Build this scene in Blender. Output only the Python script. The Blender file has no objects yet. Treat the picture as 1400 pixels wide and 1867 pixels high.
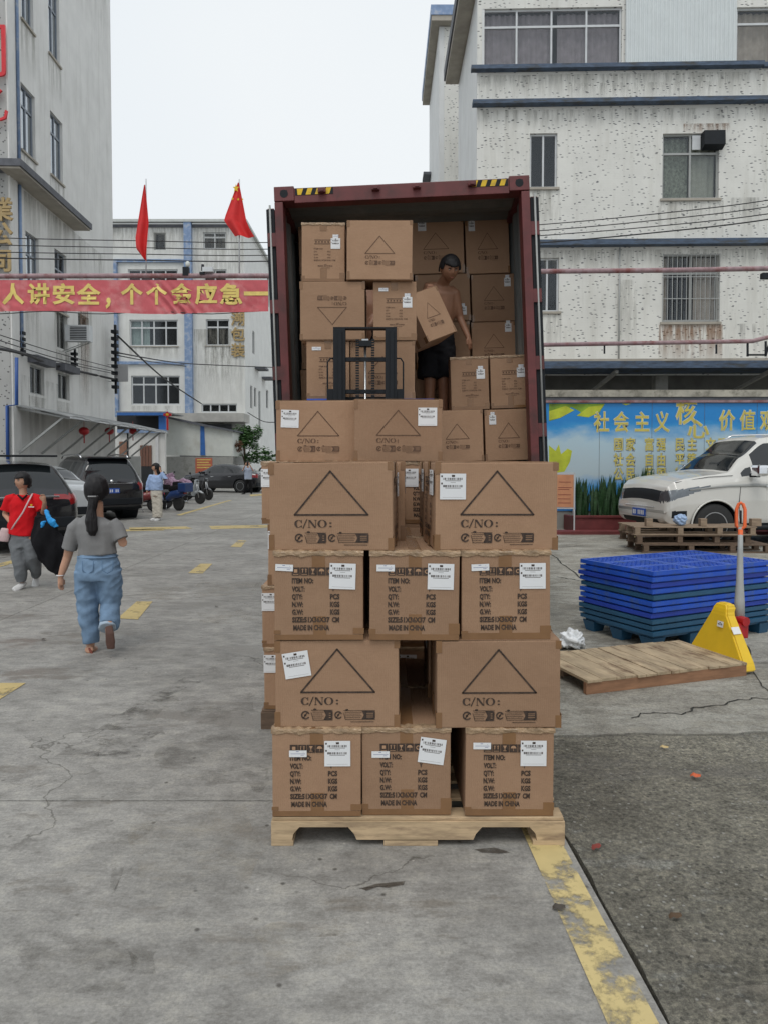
import bpy, bmesh, math, random
from mathutils import Vector, Matrix, noise
R = math.radians
random.seed(7)
SC = bpy.context.scene
COL = SC.collection
# ------------------------------------------------------------------ camera, sky, sun, exposure
FPX, CX, CY, PITCH, EYE = 1294.0, 700.0, 842 + 1294 * math.tan(R(1.8)), R(1.8), 1.57
cd = bpy.data.cameras.new('camera')
cam = bpy.data.objects.new('camera', cd); COL.objects.link(cam); SC.camera = cam
cd.sensor_fit = 'VERTICAL'; cd.sensor_height = 36; cd.sensor_width = 27
cd.lens = 36 * FPX / 1867; cd.shift_y = -(933.5 - CY) / 1867
cd.clip_start = .05; cd.clip_end = 900
cam.location = (0, 0, EYE); cam.rotation_euler = (R(90) - PITCH, 0, 0)
W = bpy.data.worlds.new('World'); SC.world = W; W.use_nodes = True
nt = W.node_tree; nt.nodes.clear()
sky = nt.nodes.new('ShaderNodeTexSky'); sky.sky_type = 'NISHITA'; sky.sun_disc = False
sky.sun_elevation = R(60); sky.sun_rotation = R(200); sky.dust_density = 6; sky.air_density = 1.5
sc_ = nt.nodes.new('ShaderNodeVectorMath'); sc_.operation = 'SCALE'; sc_.inputs[3].default_value = .1
mx = nt.nodes.new('ShaderNodeMix'); mx.data_type = 'RGBA'; mx.inputs[0].default_value = .93
# a thick cloud layer: near white, a touch darker in broad soft patches
tcw = nt.nodes.new('ShaderNodeTexCoord'); nzw = nt.nodes.new('ShaderNodeTexNoise'); nzw.inputs['Scale'].default_value = 1.6
crw = nt.nodes.new('ShaderNodeValToRGB'); crw.color_ramp.elements[0].position = .3; crw.color_ramp.elements[1].position = .7
crw.color_ramp.elements[0].color = (.775, .835, .89, 1); crw.color_ramp.elements[1].color = (.88, .915, .935, 1)
bg = nt.nodes.new('ShaderNodeBackground'); bg.inputs[1].default_value = 1.0
wo = nt.nodes.new('ShaderNodeOutputWorld')
nt.links.new(tcw.outputs['Generated'], nzw.inputs['Vector']); nt.links.new(nzw.outputs[0], crw.inputs[0])
nt.links.new(sky.outputs[0], sc_.inputs[0]); nt.links.new(sc_.outputs[0], mx.inputs[6]); nt.links.new(crw.outputs[0], mx.inputs[7])
nt.links.new(mx.outputs[2], bg.inputs[0]); nt.links.new(bg.outputs[0], wo.inputs[0])
sl = bpy.data.lights.new('sun', 'SUN'); sl.energy = 1.0; sl.angle = R(25); sl.color = (1, .97, .93)
so = bpy.data.objects.new('sun', sl); COL.objects.link(so); so.rotation_euler = (R(28), R(-6), 0); so.location = (0, 0, 30)
vs = SC.view_settings; vs.view_transform = 'Standard'; vs.look = 'None'; vs.exposure = .08; vs.gamma = 1; vs.use_curve_mapping = False

# ------------------------------------------------------------------ measuring helpers
def ray(px, py):
    c, s = math.cos(PITCH), math.sin(PITCH)
    u = (px - CX) / FPX; v = (CY - py) / FPX
    return Vector((u, c + v * s, -s + v * c))
def P(px, py, Y):
    d = ray(px, py); t = Y / d.y
    return Vector((t * d.x, Y, EYE + t * d.z))
def G(px, py, z=0):
    d = ray(px, py); t = (z - EYE) / d.z
    return Vector((t * d.x, t * d.y, z))
def onplane(px, py, O, u):          # (distance along u, height) where the line of sight meets a vertical wall
    d = ray(px, py); n = Vector((-u.y, u.x, 0))
    t = (Vector((O.x, O.y, 0))).dot(n) / d.dot(n)
    p = d * t
    return ((p - Vector((O.x, O.y, 0))).dot(u), EYE + p.z)

# ------------------------------------------------------------------ materials
MATS = {}
def nodes_of(name):
    m = bpy.data.materials.new(name); m.use_nodes = True
    t = m.node_tree; b = t.nodes['Principled BSDF']
    return m, t, b
def N(t, typ, **kw):
    n = t.nodes.new(typ)
    for k, v in kw.items():
        if k in ('inp',):
            for kk, vv in v.items(): n.inputs[kk].default_value = vv
        else: setattr(n, k, v)
    return n
def mapped(t, scale=(1, 1, 1), coord='Object', rot=(0, 0, 0)):
    tc = N(t, 'ShaderNodeTexCoord'); mp = N(t, 'ShaderNodeMapping')
    mp.inputs['Scale'].default_value = scale; mp.inputs['Rotation'].default_value = rot
    t.links.new(tc.outputs[coord], mp.inputs[0]); return mp.outputs[0]
def ntex(t, vec, scale, detail=4, rough=.6):
    n = N(t, 'ShaderNodeTexNoise'); n.inputs['Scale'].default_value = scale
    n.inputs['Detail'].default_value = detail; n.inputs['Roughness'].default_value = rough
    t.links.new(vec, n.inputs['Vector']); return n.outputs[0]
def ramp(t, src, stops):
    r = N(t, 'ShaderNodeValToRGB'); e = r.color_ramp.elements
    while len(e) < len(stops): e.new(.5)
    for i, (p, c) in enumerate(stops):
        e[i].position = p; e[i].color = tuple(c) + (1,) if len(c) == 3 else c
    t.links.new(src, r.inputs[0]); return r.outputs[0]
def mixc(t, fac, a, b, mode='MIX'):
    m = N(t, 'ShaderNodeMix', data_type='RGBA', blend_type=mode)
    for i, s in ((0, fac), (6, a), (7, b)):
        if isinstance(s, (int, float)): m.inputs[i].default_value = s
        elif isinstance(s, tuple): m.inputs[i].default_value = s + (1,) if len(s) == 3 else s
        else: t.links.new(s, m.inputs[i])
    return m.outputs[2]
def bump(t, b, src, strength=.3, dist=.01):
    n = N(t, 'ShaderNodeBump'); n.inputs['Strength'].default_value = strength; n.inputs['Distance'].default_value = dist
    t.links.new(src, n.inputs['Height']); t.links.new(n.outputs[0], b.inputs['Normal'])
def mat(name, col, rough=.6, var=.12, scale=6, bmp=.1, metal=0, bscale=None, dirt=None, dirtscale=1.5, stretch=(1, 1, 1), coat=0, dist=.004, coord='Object', spec=None):
    if name in MATS: return MATS[name]
    m, t, b = nodes_of(name)
    v = mapped(t, stretch, coord); n = ntex(t, v, scale, 5)
    lo = tuple(c * (1 - var) for c in col); hi = tuple(min(1, c * (1 + var)) for c in col)
    c = ramp(t, n, [(.3, lo), (.7, hi)])
    if dirt:
        d = ntex(t, v, dirtscale, 6, .65)
        c = mixc(t, ramp(t, d, [(.5, (0, 0, 0)), (.68, (1, 1, 1))]), c, dirt)
    t.links.new(c, b.inputs['Base Color'])
    b.inputs['Roughness'].default_value = rough; b.inputs['Metallic'].default_value = metal
    if spec is not None: b.inputs['Specular IOR Level'].default_value = spec
    if coat: b.inputs['Coat Weight'].default_value = coat; b.inputs['Coat Roughness'].default_value = .06
    if bmp: bump(t, b, ntex(t, v, bscale or scale * 4, 4), bmp, dist)
    m.diffuse_color = tuple(col) + (1,)
    MATS[name] = m; return m
def glassmat(name, tint=(.05, .06, .065), fac=.35, glow=.7):
    m, t, b = nodes_of(name)
    t.nodes.remove(b); o = t.nodes['Material Output']
    tr = N(t, 'ShaderNodeBsdfTransparent'); tr.inputs[0].default_value = (glow, glow, glow, 1)
    gl = N(t, 'ShaderNodeBsdfGlossy'); gl.inputs[0].default_value = (.75, .8, .85, 1); gl.inputs['Roughness'].default_value = .08
    mi = N(t, 'ShaderNodeMixShader'); mi.inputs[0].default_value = fac
    t.links.new(tr.outputs[0], mi.inputs[1]); t.links.new(gl.outputs[0], mi.inputs[2]); t.links.new(mi.outputs[0], o.inputs[0])
    MATS[name] = m; return m

def cardboard():
    m, t, b = nodes_of('cardboard')
    oi = N(t, 'ShaderNodeObjectInfo')
    ad = N(t, 'ShaderNodeVectorMath', operation='ADD'); mp = mapped(t)
    t.links.new(mp, ad.inputs[0]); t.links.new(oi.outputs['Location'], ad.inputs[1])
    v = ad.outputs[0]
    c = ramp(t, ntex(t, v, 3.2, 4), [(.3, (.325, .198, .122)), (.7, (.375, .236, .148))])
    fib = N(t, 'ShaderNodeVectorMath', operation='MULTIPLY'); fib.inputs[1].default_value = (6, 6, 60); t.links.new(v, fib.inputs[0])
    c = mixc(t, .16, c, ramp(t, ntex(t, fib.outputs[0], 5, 3), [(.3, (.26, .155, .095)), (.7, (.43, .285, .19))]))
    r_ = N(t, 'ShaderNodeMath', operation='MULTIPLY_ADD'); r_.inputs[1].default_value = .30; r_.inputs[2].default_value = .85
    t.links.new(oi.outputs['Random'], r_.inputs[0])
    s = N(t, 'ShaderNodeVectorMath', operation='SCALE'); t.links.new(c, s.inputs[0]); t.links.new(r_.outputs[0], s.inputs[3])
    scuff = ramp(t, ntex(t, v, 9, 8, .75), [(.66, (0, 0, 0)), (.78, (1, 1, 1))])
    c2 = mixc(t, scuff, s.outputs[0], (.45, .32, .22))
    t.links.new(c2, b.inputs['Base Color']); b.inputs['Roughness'].default_value = .8; b.inputs['Specular IOR Level'].default_value = .25
    w = N(t, 'ShaderNodeTexWave', bands_direction='X'); w.inputs['Scale'].default_value = 38; w.inputs['Distortion'].default_value = .6; t.links.new(v, w.inputs[0])
    ma = N(t, 'ShaderNodeMath', operation='MULTIPLY_ADD'); ma.inputs[1].default_value = .12; t.links.new(w.outputs[1], ma.inputs[0]); t.links.new(ntex(t, v, 7, 4), ma.inputs[2])
    bump(t, b, ma.outputs[0], .55, .012)
    MATS['cardboard'] = m; return m
def tiled_wall(name, base, speck=True, grime=.5, rot=0.09, sx=6.5, sz=18, thr=.33, dark=(.045, .05, .055), lines=True, tint=(.30, .28, .22)):
    m, t, b = nodes_of(name)
    v = mapped(t)
    c = ramp(t, ntex(t, v, 1.1, 6), [(.3, tuple(k * .90 for k in base)), (.7, tuple(min(1, k * 1.06) for k in base))])
    if speck:
        v2 = mapped(t, (sx, sx, sz), rot=(0, rot, 0))
        vo = N(t, 'ShaderNodeTexVoronoi'); vo.inputs['Scale'].default_value = 1; vo.inputs['Randomness'].default_value = .95
        t.links.new(v2, vo.inputs['Vector'])
        nz = ntex(t, v2, 4, 2)
        ad = N(t, 'ShaderNodeMath', operation='MULTIPLY_ADD'); ad.inputs[1].default_value = .22; t.links.new(nz, ad.inputs[0]); t.links.new(vo.outputs['Distance'], ad.inputs[2])
        sc2 = N(t, 'ShaderNodeSeparateColor'); t.links.new(vo.outputs['Color'], sc2.inputs[0]); keep = ramp(t, sc2.outputs[0], [(.62, (0, 0, 0)), (.66, (1, 1, 1))])
        k = ramp(t, ad.outputs[0], [(thr + .06, (1, 1, 1)), (thr + .10, (0, 0, 0))])
        c = mixc(t, mixc(t, 1.0, k, keep, 'MULTIPLY'), c, dark)
    # grime running down in vertical streaks, and mould in patches
    v3 = mapped(t, (1.6, 1.6, .16)); g = ramp(t, ntex(t, v3, 1.6, 7, .7), [(.5, (0, 0, 0)), (.78, (1, 1, 1))])
    gm = N(t, 'ShaderNodeMath', operation='MULTIPLY'); gm.inputs[1].default_value = grime; t.links.new(g, gm.inputs[0])
    c = mixc(t, gm.outputs[0], c, tint)
    t.links.new(c, b.inputs['Base Color']); b.inputs['Roughness'].default_value = .55
    if lines:
        br = N(t, 'ShaderNodeTexBrick'); br.inputs['Scale'].default_value = 1; br.inputs['Brick Width'].default_value = .095; br.inputs['Row Height'].default_value = .048
        br.inputs['Mortar Size'].default_value = .006; br.inputs['Color1'].default_value = (1, 1, 1, 1); br.inputs['Color2'].default_value = (.85, .85, .85, 1); br.inputs['Mortar'].default_value = (0, 0, 0, 1)
        sp = N(t, 'ShaderNodeSeparateXYZ'); cb = N(t, 'ShaderNodeCombineXYZ'); t.links.new(v, sp.inputs[0]); t.links.new(sp.outputs[0], cb.inputs[0]); t.links.new(sp.outputs[2], cb.inputs[1])
        t.links.new(cb.outputs[0], br.inputs['Vector']); bump(t, b, br.outputs[0], .5, .004)
    MATS[name] = m; return m
def concrete(name, lo, hi, stain, stain2, roughness=.75, agg=0, patch=None, pth=.545):
    m, t, b = nodes_of(name)
    v = mapped(t); vs_ = mapped(t, (.55, 1.5, 1))
    wet = ntex(t, vs_, 1.05, 12, .74)
    c = ramp(t, ntex(t, v, .8, 12, .74), [(.40, lo), (.5, tuple((a + b_) / 2 for a, b_ in zip(lo, hi))), (.60, hi)])
    c = mixc(t, .8, c, mixc(t, 1.0, c, ramp(t, ntex(t, mapped(t, (1, 1.6, 1)), 6, 8, .8), [(.36, (.60, .59, .57)), (.5, (1, 1, 1)), (.64, (1.34, 1.32, 1.26))]), 'MULTIPLY'))
    c = mixc(t, ramp(t, wet, [(.555, (0, 0, 0)), (.60, (.85, .85, .85))]), c, stain)
    c = mixc(t, ramp(t, ntex(t, mapped(t, (.6, 2.0, 1)), 3.4, 12, .8), [(.60, (0, 0, 0)), (.66, (.8, .8, .8))]), c, stain2)
    c = mixc(t, ramp(t, ntex(t, mapped(t, (2.2, 5.5, 1), rot=(0, 0, .2)), 3.0, 5, .6), [(.70, (0, 0, 0)), (.74, (.75, .75, .75))]), c, tuple(k * .55 for k in stain2))
    if patch:
        c = mixc(t, ramp(t, ntex(t, mapped(t, (.6, 1.2, 1)), 1.7, 14, .82), [(pth, (0, 0, 0)), (pth + .055, (.85, .85, .85))]), c, patch)
    fine = ntex(t, v, 70, 8, .85)
    c = mixc(t, .75, c, mixc(t, 1.0, c, ramp(t, fine, [(.36, (.62, .62, .62)), (.5, (1, 1, 1)), (.64, (1.35, 1.35, 1.35))]), 'MULTIPLY'))
    if agg:
        sp = ramp(t, ntex(t, v, 40, 10, .95), [(.42, (.30, .29, .27)), (.5, (.95, .94, .9)), (.58, (2.1, 2.05, 1.9))])
        c = mixc(t, agg, c, mixc(t, 1.0, c, sp, 'MULTIPLY'))
        vo = N(t, 'ShaderNodeTexVoronoi'); vo.inputs['Scale'].default_value = 48; t.links.new(v, vo.inputs['Vector'])
        sc3 = N(t, 'ShaderNodeSeparateColor'); t.links.new(vo.outputs['Color'], sc3.inputs[0])
        chip = mixc(t, 1.0, ramp(t, sc3.outputs[0], [(.86, (0, 0, 0)), (.90, (1, 1, 1))]), ramp(t, vo.outputs['Distance'], [(.22, (1, 1, 1)), (.34, (0, 0, 0))]), 'MULTIPLY')
        dk = mixc(t, 1.0, ramp(t, sc3.outputs[1], [(.80, (0, 0, 0)), (.84, (.7, .7, .7))]), ramp(t, vo.outputs['Distance'], [(.3, (1, 1, 1)), (.42, (0, 0, 0))]), 'MULTIPLY')
        if agg > .5: c = mixc(t, chip, c, (.42, .41, .37)); c = mixc(t, dk, c, (.05, .048, .04))
        bump(t, b, ntex(t, v, 45, 10, .9), .9, .02)
    else:
        br = ntex(t, mapped(t, (1.2, 42, 1), rot=(0, 0, .012)), 2.2, 6, .7)
        c = mixc(t, .28, c, mixc(t, 1.0, c, ramp(t, br, [(.38, (.86, .86, .86)), (.62, (1.1, 1.1, 1.1))]), 'MULTIPLY'))
        vo = N(t, 'ShaderNodeTexVoronoi'); vo.inputs['Scale'].default_value = 16; t.links.new(v, vo.inputs['Vector']); sc3 = N(t, 'ShaderNodeSeparateColor'); t.links.new(vo.outputs['Color'], sc3.inputs[0])
        c = mixc(t, mixc(t, 1.0, ramp(t, sc3.outputs[0], [(.90, (0, 0, 0)), (.93, (.8, .8, .8))]), ramp(t, vo.outputs['Distance'], [(.08, (1, 1, 1)), (.2, (0, 0, 0))]), 'MULTIPLY'), c, (.05, .045, .038))
        c = mixc(t, mixc(t, 1.0, ramp(t, sc3.outputs[1], [(.93, (0, 0, 0)), (.95, (.7, .7, .7))]), ramp(t, vo.outputs['Distance'], [(.05, (1, 1, 1)), (.12, (0, 0, 0))]), 'MULTIPLY'), c, (.55, .53, .48))
        vc = N(t, 'ShaderNodeTexVoronoi', feature='DISTANCE_TO_EDGE'); vc.inputs['Scale'].default_value = .55; wv = N(t, 'ShaderNodeVectorMath', operation='MULTIPLY_ADD'); nn_ = N(t, 'ShaderNodeTexNoise'); nn_.inputs['Scale'].default_value = 2.2; nn_.inputs['Detail'].default_value = 9; t.links.new(v, nn_.inputs['Vector'])
        t.links.new(nn_.outputs['Color'], wv.inputs[0]); wv.inputs[1].default_value = (.9, .9, 0); t.links.new(v, wv.inputs[2]); t.links.new(wv.outputs[0], vc.inputs['Vector'])
        c = mixc(t, mixc(t, 1.0, ramp(t, vc.outputs['Distance'], [(.0, (.75, .75, .75)), (.0035, (0, 0, 0))]), ramp(t, ntex(t, v, .7, 3), [(.50, (0, 0, 0)), (.56, (1, 1, 1))]), 'MULTIPLY'), c, (.06, .055, .045))
        bump(t, b, mixc(t, .5, br, fine), .3, .006)
    t.links.new(c, b.inputs['Base Color'])
    rr = ramp(t, wet, [(.5, (roughness,) * 3), (.62, (roughness * .5,) * 3)])
    t.links.new(rr, b.inputs['Roughness'])
    MATS[name] = m; return m
def wornpaint(name, col, thr=.55, scale=2.2):
    m, t, b = nodes_of(name); o = t.nodes['Material Output']
    v = mapped(t)
    t.links.new(ramp(t, ntex(t, v, 5, 6), [(.3, tuple(k * .82 for k in col)), (.7, col)]), b.inputs['Base Color']); b.inputs['Roughness'].default_value = .65
    tr = N(t, 'ShaderNodeBsdfTransparent'); mi = N(t, 'ShaderNodeMixShader')
    k = ramp(t, ntex(t, v, scale, 12, .72), [(thr - .03, (0, 0, 0)), (thr + .06, (1, 1, 1))])
    t.links.new(k, mi.inputs[0]); t.links.new(b.outputs[0], mi.inputs[1]); t.links.new(tr.outputs[0], mi.inputs[2]); t.links.new(mi.outputs[0], o.inputs[0])
    MATS[name] = m; return m
CARD = cardboard()
INK = mat('print_ink', (.045, .028, .02), .7, .75, 45, 0)
INKF = mat('faint_print_ink', (.11, .06, .036), .75, .3, 30, 0)
CARDP = mat('bare_card_in_print', (.40, .24, .14), .8, .05)
PAPER = mat('white_paper', (.74, .75, .76), .55, .04, 4, .05)
TAPE = mat('brown_packing_tape', (.225, .122, .058), .25, .12, 9, .25, dist=.003)
TAPEC = mat('wrinkled_clear_tape', (.36, .25, .155), .22, .35, 18, .6, dist=.008)
PALLETW = mat('pale_pine', (.47, .345, .21), .8, .3, 3, .35, stretch=(1.5, 6, 9), dirt=(.27, .19, .12), dirtscale=3.5)
OLDWOOD = mat('weathered_plank', (.40, .31, .20), .8, .33, 3, .35, dirt=(.17, .11, .065), dirtscale=4, stretch=(3, 1, 4))
REDWOOD = mat('reddish_board', (.27, .14, .075), .75, .28, 3, .3, stretch=(1.5, 6, 8))
DKWOOD = mat('dark_old_wood', (.14, .095, .065), .85, .35, 5, .3, stretch=(1, 5, 5))
LWOOD = mat('grey_brown_wood', (.27, .20, .14), .85, .3, 5, .3, stretch=(1, 5, 5))
MAROON = mat('container_red_paint', (.125, .026, .026), .5, .25, 4, .12, dirt=(.06, .02, .018), dirtscale=3)
CINT = mat('container_grey_interior', (.13, .145, .145), .6, .12, 3, .1, dirt=(.2, .2, .19), dirtscale=2)
BLACKM = mat('black_painted_metal', (.012, .0145, .018), .6, .15, 8, .06, spec=.25)
DARKR = mat('black_rubber', (.02, .02, .02), .75, .2, 20, .1)
STEEL = mat('bare_steel', (.45, .46, .47), .3, .1, 8, .05, metal=.9)
ALU = mat('white_aluminium_frame', (.55, .57, .58), .45, .08, 5, .05)
GREYM = mat('grey_painted_steel', (.33, .34, .33), .5, .1, 5, .1)
BLUEP = mat('bright_blue_plastic', (.012, .085, .52), .36, .15, 5, .08, dirt=(.05, .11, .3), dirtscale=7)
BLUEQ = mat('royal_blue_plastic', (.012, .05, .40), .4, .15, 5, .08)
TEALP = mat('dark_teal_plastic', (.015, .085, .17), .45, .15, 5, .08)
YELP = mat('yellow_paint_steel', (.72, .47, .01), .42, .1, 6, .08, dirt=(.35, .22, .03), dirtscale=5)
REDP = mat('red_paint_steel', (.42, .015, .02), .4, .15, 6, .08)
ORNG = mat('orange_rubber_grip', (.75, .13, .03), .5, .1, 6, .08)
WHITEW = tiled_wall('white_mosaic_tile', (.69, .685, .64), grime=.4, dark=(.12, .125, .13), sx=7.5, sz=24, thr=.33)
WHITEP = tiled_wall('white_plaster_side', (.64, .65, .64), speck=False, grime=.32, lines=False)
LEFTW = tiled_wall('left_white_tile', (.69, .685, .66), speck=False, grime=.5, tint=(.34, .33, .29))
LEFTG = tiled_wall('left_grey_mosaic', (.40, .40, .385), thr=.36, sx=11, sz=14, rot=.8, grime=.35, dark=(.1, .1, .1))
BACKW = tiled_wall('back_white_tile', (.68, .685, .66), speck=False, grime=.28, tint=(.42, .40, .34))
BAND = mat('blue_painted_band', (.06, .09, .14), .65, .4, 4, .3, dirt=(.05, .048, .04), dirtscale=2.5, stretch=(1, 1, 4))
LBAND = mat('faded_blue_pillar', (.20, .29, .46), .6, .2, 3, .1, dirt=(.4, .43, .47), dirtscale=3)
DGREY = mat('dark_grey_cornice', (.10, .105, .12), .7, .25, 4, .2)
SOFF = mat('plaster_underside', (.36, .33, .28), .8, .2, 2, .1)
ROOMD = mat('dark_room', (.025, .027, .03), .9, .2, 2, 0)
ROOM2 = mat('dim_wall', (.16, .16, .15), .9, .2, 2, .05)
CURT = mat('beige_curtain', (.50, .45, .38), .9, .15, 5, .1)
CURTL = mat('lilac_curtain', (.36, .33, .35), .9, .15, 5, .1)
GLASS = glassmat('window_glass', fac=.045, glow=.85)
GLASSB = glassmat('bright_window_glass', fac=.55, glow=.5)
CARGL = mat('dark_car_glass', (.015, .018, .02), .06, .1, 2, 0, spec=.7)
CBLACK = mat('black_car_paint', (.010, .010, .013), .22, .1, 2, 0, coat=.8)
CWHITE = mat('pearl_white_car_paint', (.60, .59, .55), .3, .03, 2, 0, coat=.8)
CSILV = mat('silver_car_paint', (.55, .58, .6), .3, .03, 2, 0, coat=.7)
CHROME = mat('chrome', (.75, .76, .78), .12, .03, 3, 0, metal=1)
LAMPR = mat('red_lamp_lens', (.28, .012, .014), .15, .1, 8, 0, coat=.6)
LAMPC = mat('clear_lamp_lens', (.15, .165, .18), .12, .25, 5, .04, metal=.6, coat=.6)
PLATE = mat('blue_number_plate', (.02, .09, .42), .4, .1, 5, 0)
ROOFM = mat('grey_sheet_roof', (.25, .26, .26), .5, .15, 4, .1)
SHEET = mat('pale_sheet_metal', (.60, .62, .58), .5, .05, 3, .08, dirt=(.50, .50, .45), dirtscale=1)
BLUES = mat('blue_sheet_metal', (.035, .14, .42), .5, .15, 4, .08)
GREYC = mat('grey_concrete_wall', (.32, .32, .30), .8, .2, 2, .2, dirt=(.2, .2, .18), dirtscale=2)
PIPEM = mat('rusty_pink_pipe', (.30, .20, .21), .6, .3, 8, .1, dirt=(.2, .06, .055), dirtscale=3)
WIREM = mat('black_cable', (.02, .02, .022), .6, .1, 5, 0)
REDB = mat('faded_red_banner', (.54, .10, .115), .6, .12, 3, .3, dirt=(.60, .22, .22), dirtscale=2.5, dist=.02)
YELT = mat('banner_yellow', (.72, .56, .16), .6, .15, 8, 0)
FLAGR = mat('red_flag_cloth', (.60, .02, .02), .7, .15, 3, .2)
GOLD = mat('gilt_lettering', (.38, .27, .12), .5, .2, 8, .05)
REDL = mat('red_sign_letter', (.6, .02, .03), .5, .1, 8, .05)
SKIN = mat('light_skin', (.48, .27, .18), .55, .08, 12, .05, spec=.35)
SKIND = mat('tanned_skin', (.27, .135, .08), .5, .1, 12, .05, spec=.4)
HAIR = mat('black_hair', (.012, .011, .012), .5, .4, 60, .8, stretch=(1, 1, .10), bscale=160, dist=.004, spec=.3)
EYEW = mat('eye_white', (.6, .58, .55), .3, .03)
TEEG = mat('grey_tshirt', (.215, .215, .215), .9, .08, 10, .3, bscale=320, dist=.0015, spec=.15)
TEER = mat('red_polo', (.60, .012, .018), .85, .08, 10, .3, bscale=320, dist=.0015, spec=.15)
DENIM = mat('light_denim', (.175, .265, .385), .9, .28, 5, .4, bscale=320, dist=.0015, spec=.15)
GREYT = mat('grey_trousers', (.17, .18, .19), .9, .12, 10, .3, bscale=320, dist=.0015, spec=.15)
BLKC = mat('black_cloth', (.012, .012, .014), .9, .2, 10, .3, bscale=320, dist=.0015, spec=.15)
SKYB = mat('pale_blue_jumper', (.33, .44, .66), .9, .1, 10, .3, bscale=320, dist=.0015, spec=.15)
CREAM = mat('cream_trousers', (.60, .56, .48), .9, .1, 10, .3, bscale=320, dist=.0015, spec=.15)
SOLE = mat('brown_sole', (.10, .05, .038), .7, .2, 20, .2)
SHOEW = mat('white_shoe', (.65, .65, .64), .6, .06, 10, .05)
BAGP = mat('pink_bag', (.55, .40, .40), .6, .1, 10, .1)
STRAPB = mat('bright_blue_strap', (.02, .32, .75), .6, .1, 10, .1)
LEAF = mat('snake_plant_leaf', (.03, .075, .028), .45, .45, 9, .1, stretch=(1, 1, 3))
TREEL = mat('tree_leaf', (.05, .12, .03), .6, .5, 7, .1)
BARK = mat('bark', (.14, .10, .07), .9, .3, 8, .4)
BRICKR = mat('red_planter_tile', (.16, .035, .035), .6, .25, 5, .15)
PLASW = mat('white_film_bag', (.72, .74, .75), .35, .08, 15, .4, dist=.01)
PINKC = mat('pink_scooter_cover', (.42, .27, .38), .6, .1, 6, .2)
KHAKI = mat('khaki_cover', (.42, .35, .22), .8, .15, 6, .3)
JUGB = mat('pale_blue_plastic_bottle', (.30, .42, .62), .25, .3, 20, .4)

# ------------------------------------------------------------------ mesh helpers
def link_mesh(name, me, m=None, parent=None, smooth=False, loc=None):
    if m is not None:
        for k in (m if isinstance(m, (list, tuple)) else [m]): me.materials.append(k)
    if smooth: me.shade_smooth()
    o = bpy.data.objects.new(name, me); COL.objects.link(o)
    if parent is not None: o.parent = parent
    if loc is not None: o.location = loc
    return o
def obj(name, bm, m, parent=None, smooth=False, loc=None):
    me = bpy.data.meshes.new(name); bmesh.ops.recalc_face_normals(bm, faces=bm.faces); bm.to_mesh(me); bm.free()
    return link_mesh(name, me, m, parent, smooth, loc)
def tag(o, label=None, cat=None, group=None, kind=None):
    if label: o['label'] = label
    if cat: o['category'] = cat
    if group: o['group'] = group
    if kind: o['kind'] = kind
    return o
def empty(name, loc=(0, 0, 0), rz=0, label=None, cat=None, group=None):
    o = bpy.data.objects.new(name, None); COL.objects.link(o); o.location = loc; o.rotation_euler = (0, 0, rz); o.empty_display_size = .2
    return tag(o, label, cat, group)
KIDS = {}
def copy_tree(o, parent=None):
    c = o.copy(); COL.objects.link(c)
    if parent is not None:
        c.parent = parent
    for ch in [k for k in COL.objects if k.parent == o]: copy_tree(ch, c)
    return c
def bx(bm, x0, x1, y0, y1, z0, z1, M=None, bev=0):
    vs_ = [bm.verts.new((x, y, z)) for x in (x0, x1) for y in (y0, y1) for z in (z0, z1)]
    fs = [bm.faces.new([vs_[i] for i in f]) for f in ((0, 1, 3, 2), (4, 6, 7, 5), (0, 4, 5, 1), (2, 3, 7, 6), (0, 2, 6, 4), (1, 5, 7, 3))]
    if bev:
        es = list({e for f in fs for e in f.edges})
        r = bmesh.ops.bevel(bm, geom=es, offset=bev, segments=2, affect='EDGES', profile=.6)
        vs_ = [v for v in {v for f in r['faces'] for v in f.verts} | {v for v in vs_ if v.is_valid}]
    if M is not None: bmesh.ops.transform(bm, matrix=M, verts=vs_)
    return vs_
def box(name, x0, x1, y0, y1, z0, z1, m, parent=None, bev=0, M=None):
    bm = bmesh.new(); bx(bm, x0, x1, y0, y1, z0, z1, M, bev); return obj(name, bm, m, parent)
def frame(t):
    t = t.normalized(); a = t.cross(Vector((0, 1, 0)))
    if a.length < .05: a = t.cross(Vector((1, 0, 0)))
    a.normalize(); return a, a.cross(t).normalized()
def tube(bm, pts, r, n=8, cap=True, closed=False):
    """swept ring; r: number, list of numbers or of (rx, ry)"""
    pts = [Vector(p) for p in pts]; rings = []
    L = len(pts)
    for i, p in enumerate(pts):
        if closed: t = pts[(i + 1) % L] - pts[i - 1]
        else: t = pts[min(i + 1, L - 1)] - pts[max(i - 1, 0)]
        a, b = frame(t)
        rr = r[i] if isinstance(r, (list, tuple)) and not isinstance(r[0], (int, float)) or isinstance(r, list) else r
        rx, ry = rr if isinstance(rr, (list, tuple)) else (rr, rr)
        rings.append([bm.verts.new(p + a * rx * math.cos(k * 2 * math.pi / n) + b * ry * math.sin(k * 2 * math.pi / n)) for k in range(n)])
    for i in range(L if closed else L - 1):
        A, B = rings[i], rings[(i + 1) % L]
        for k in range(n): bm.faces.new((A[k], A[(k + 1) % n], B[(k + 1) % n], B[k]))
    if cap and not closed:
        bm.faces.new(rings[0][::-1]); bm.faces.new(rings[-1])
    return rings
def tubeo(name, pts, r, m, parent=None, n=8, smooth=True, closed=False):
    bm = bmesh.new(); tube(bm, pts, r, n, closed=closed); return obj(name, bm, m, parent, smooth)
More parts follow.
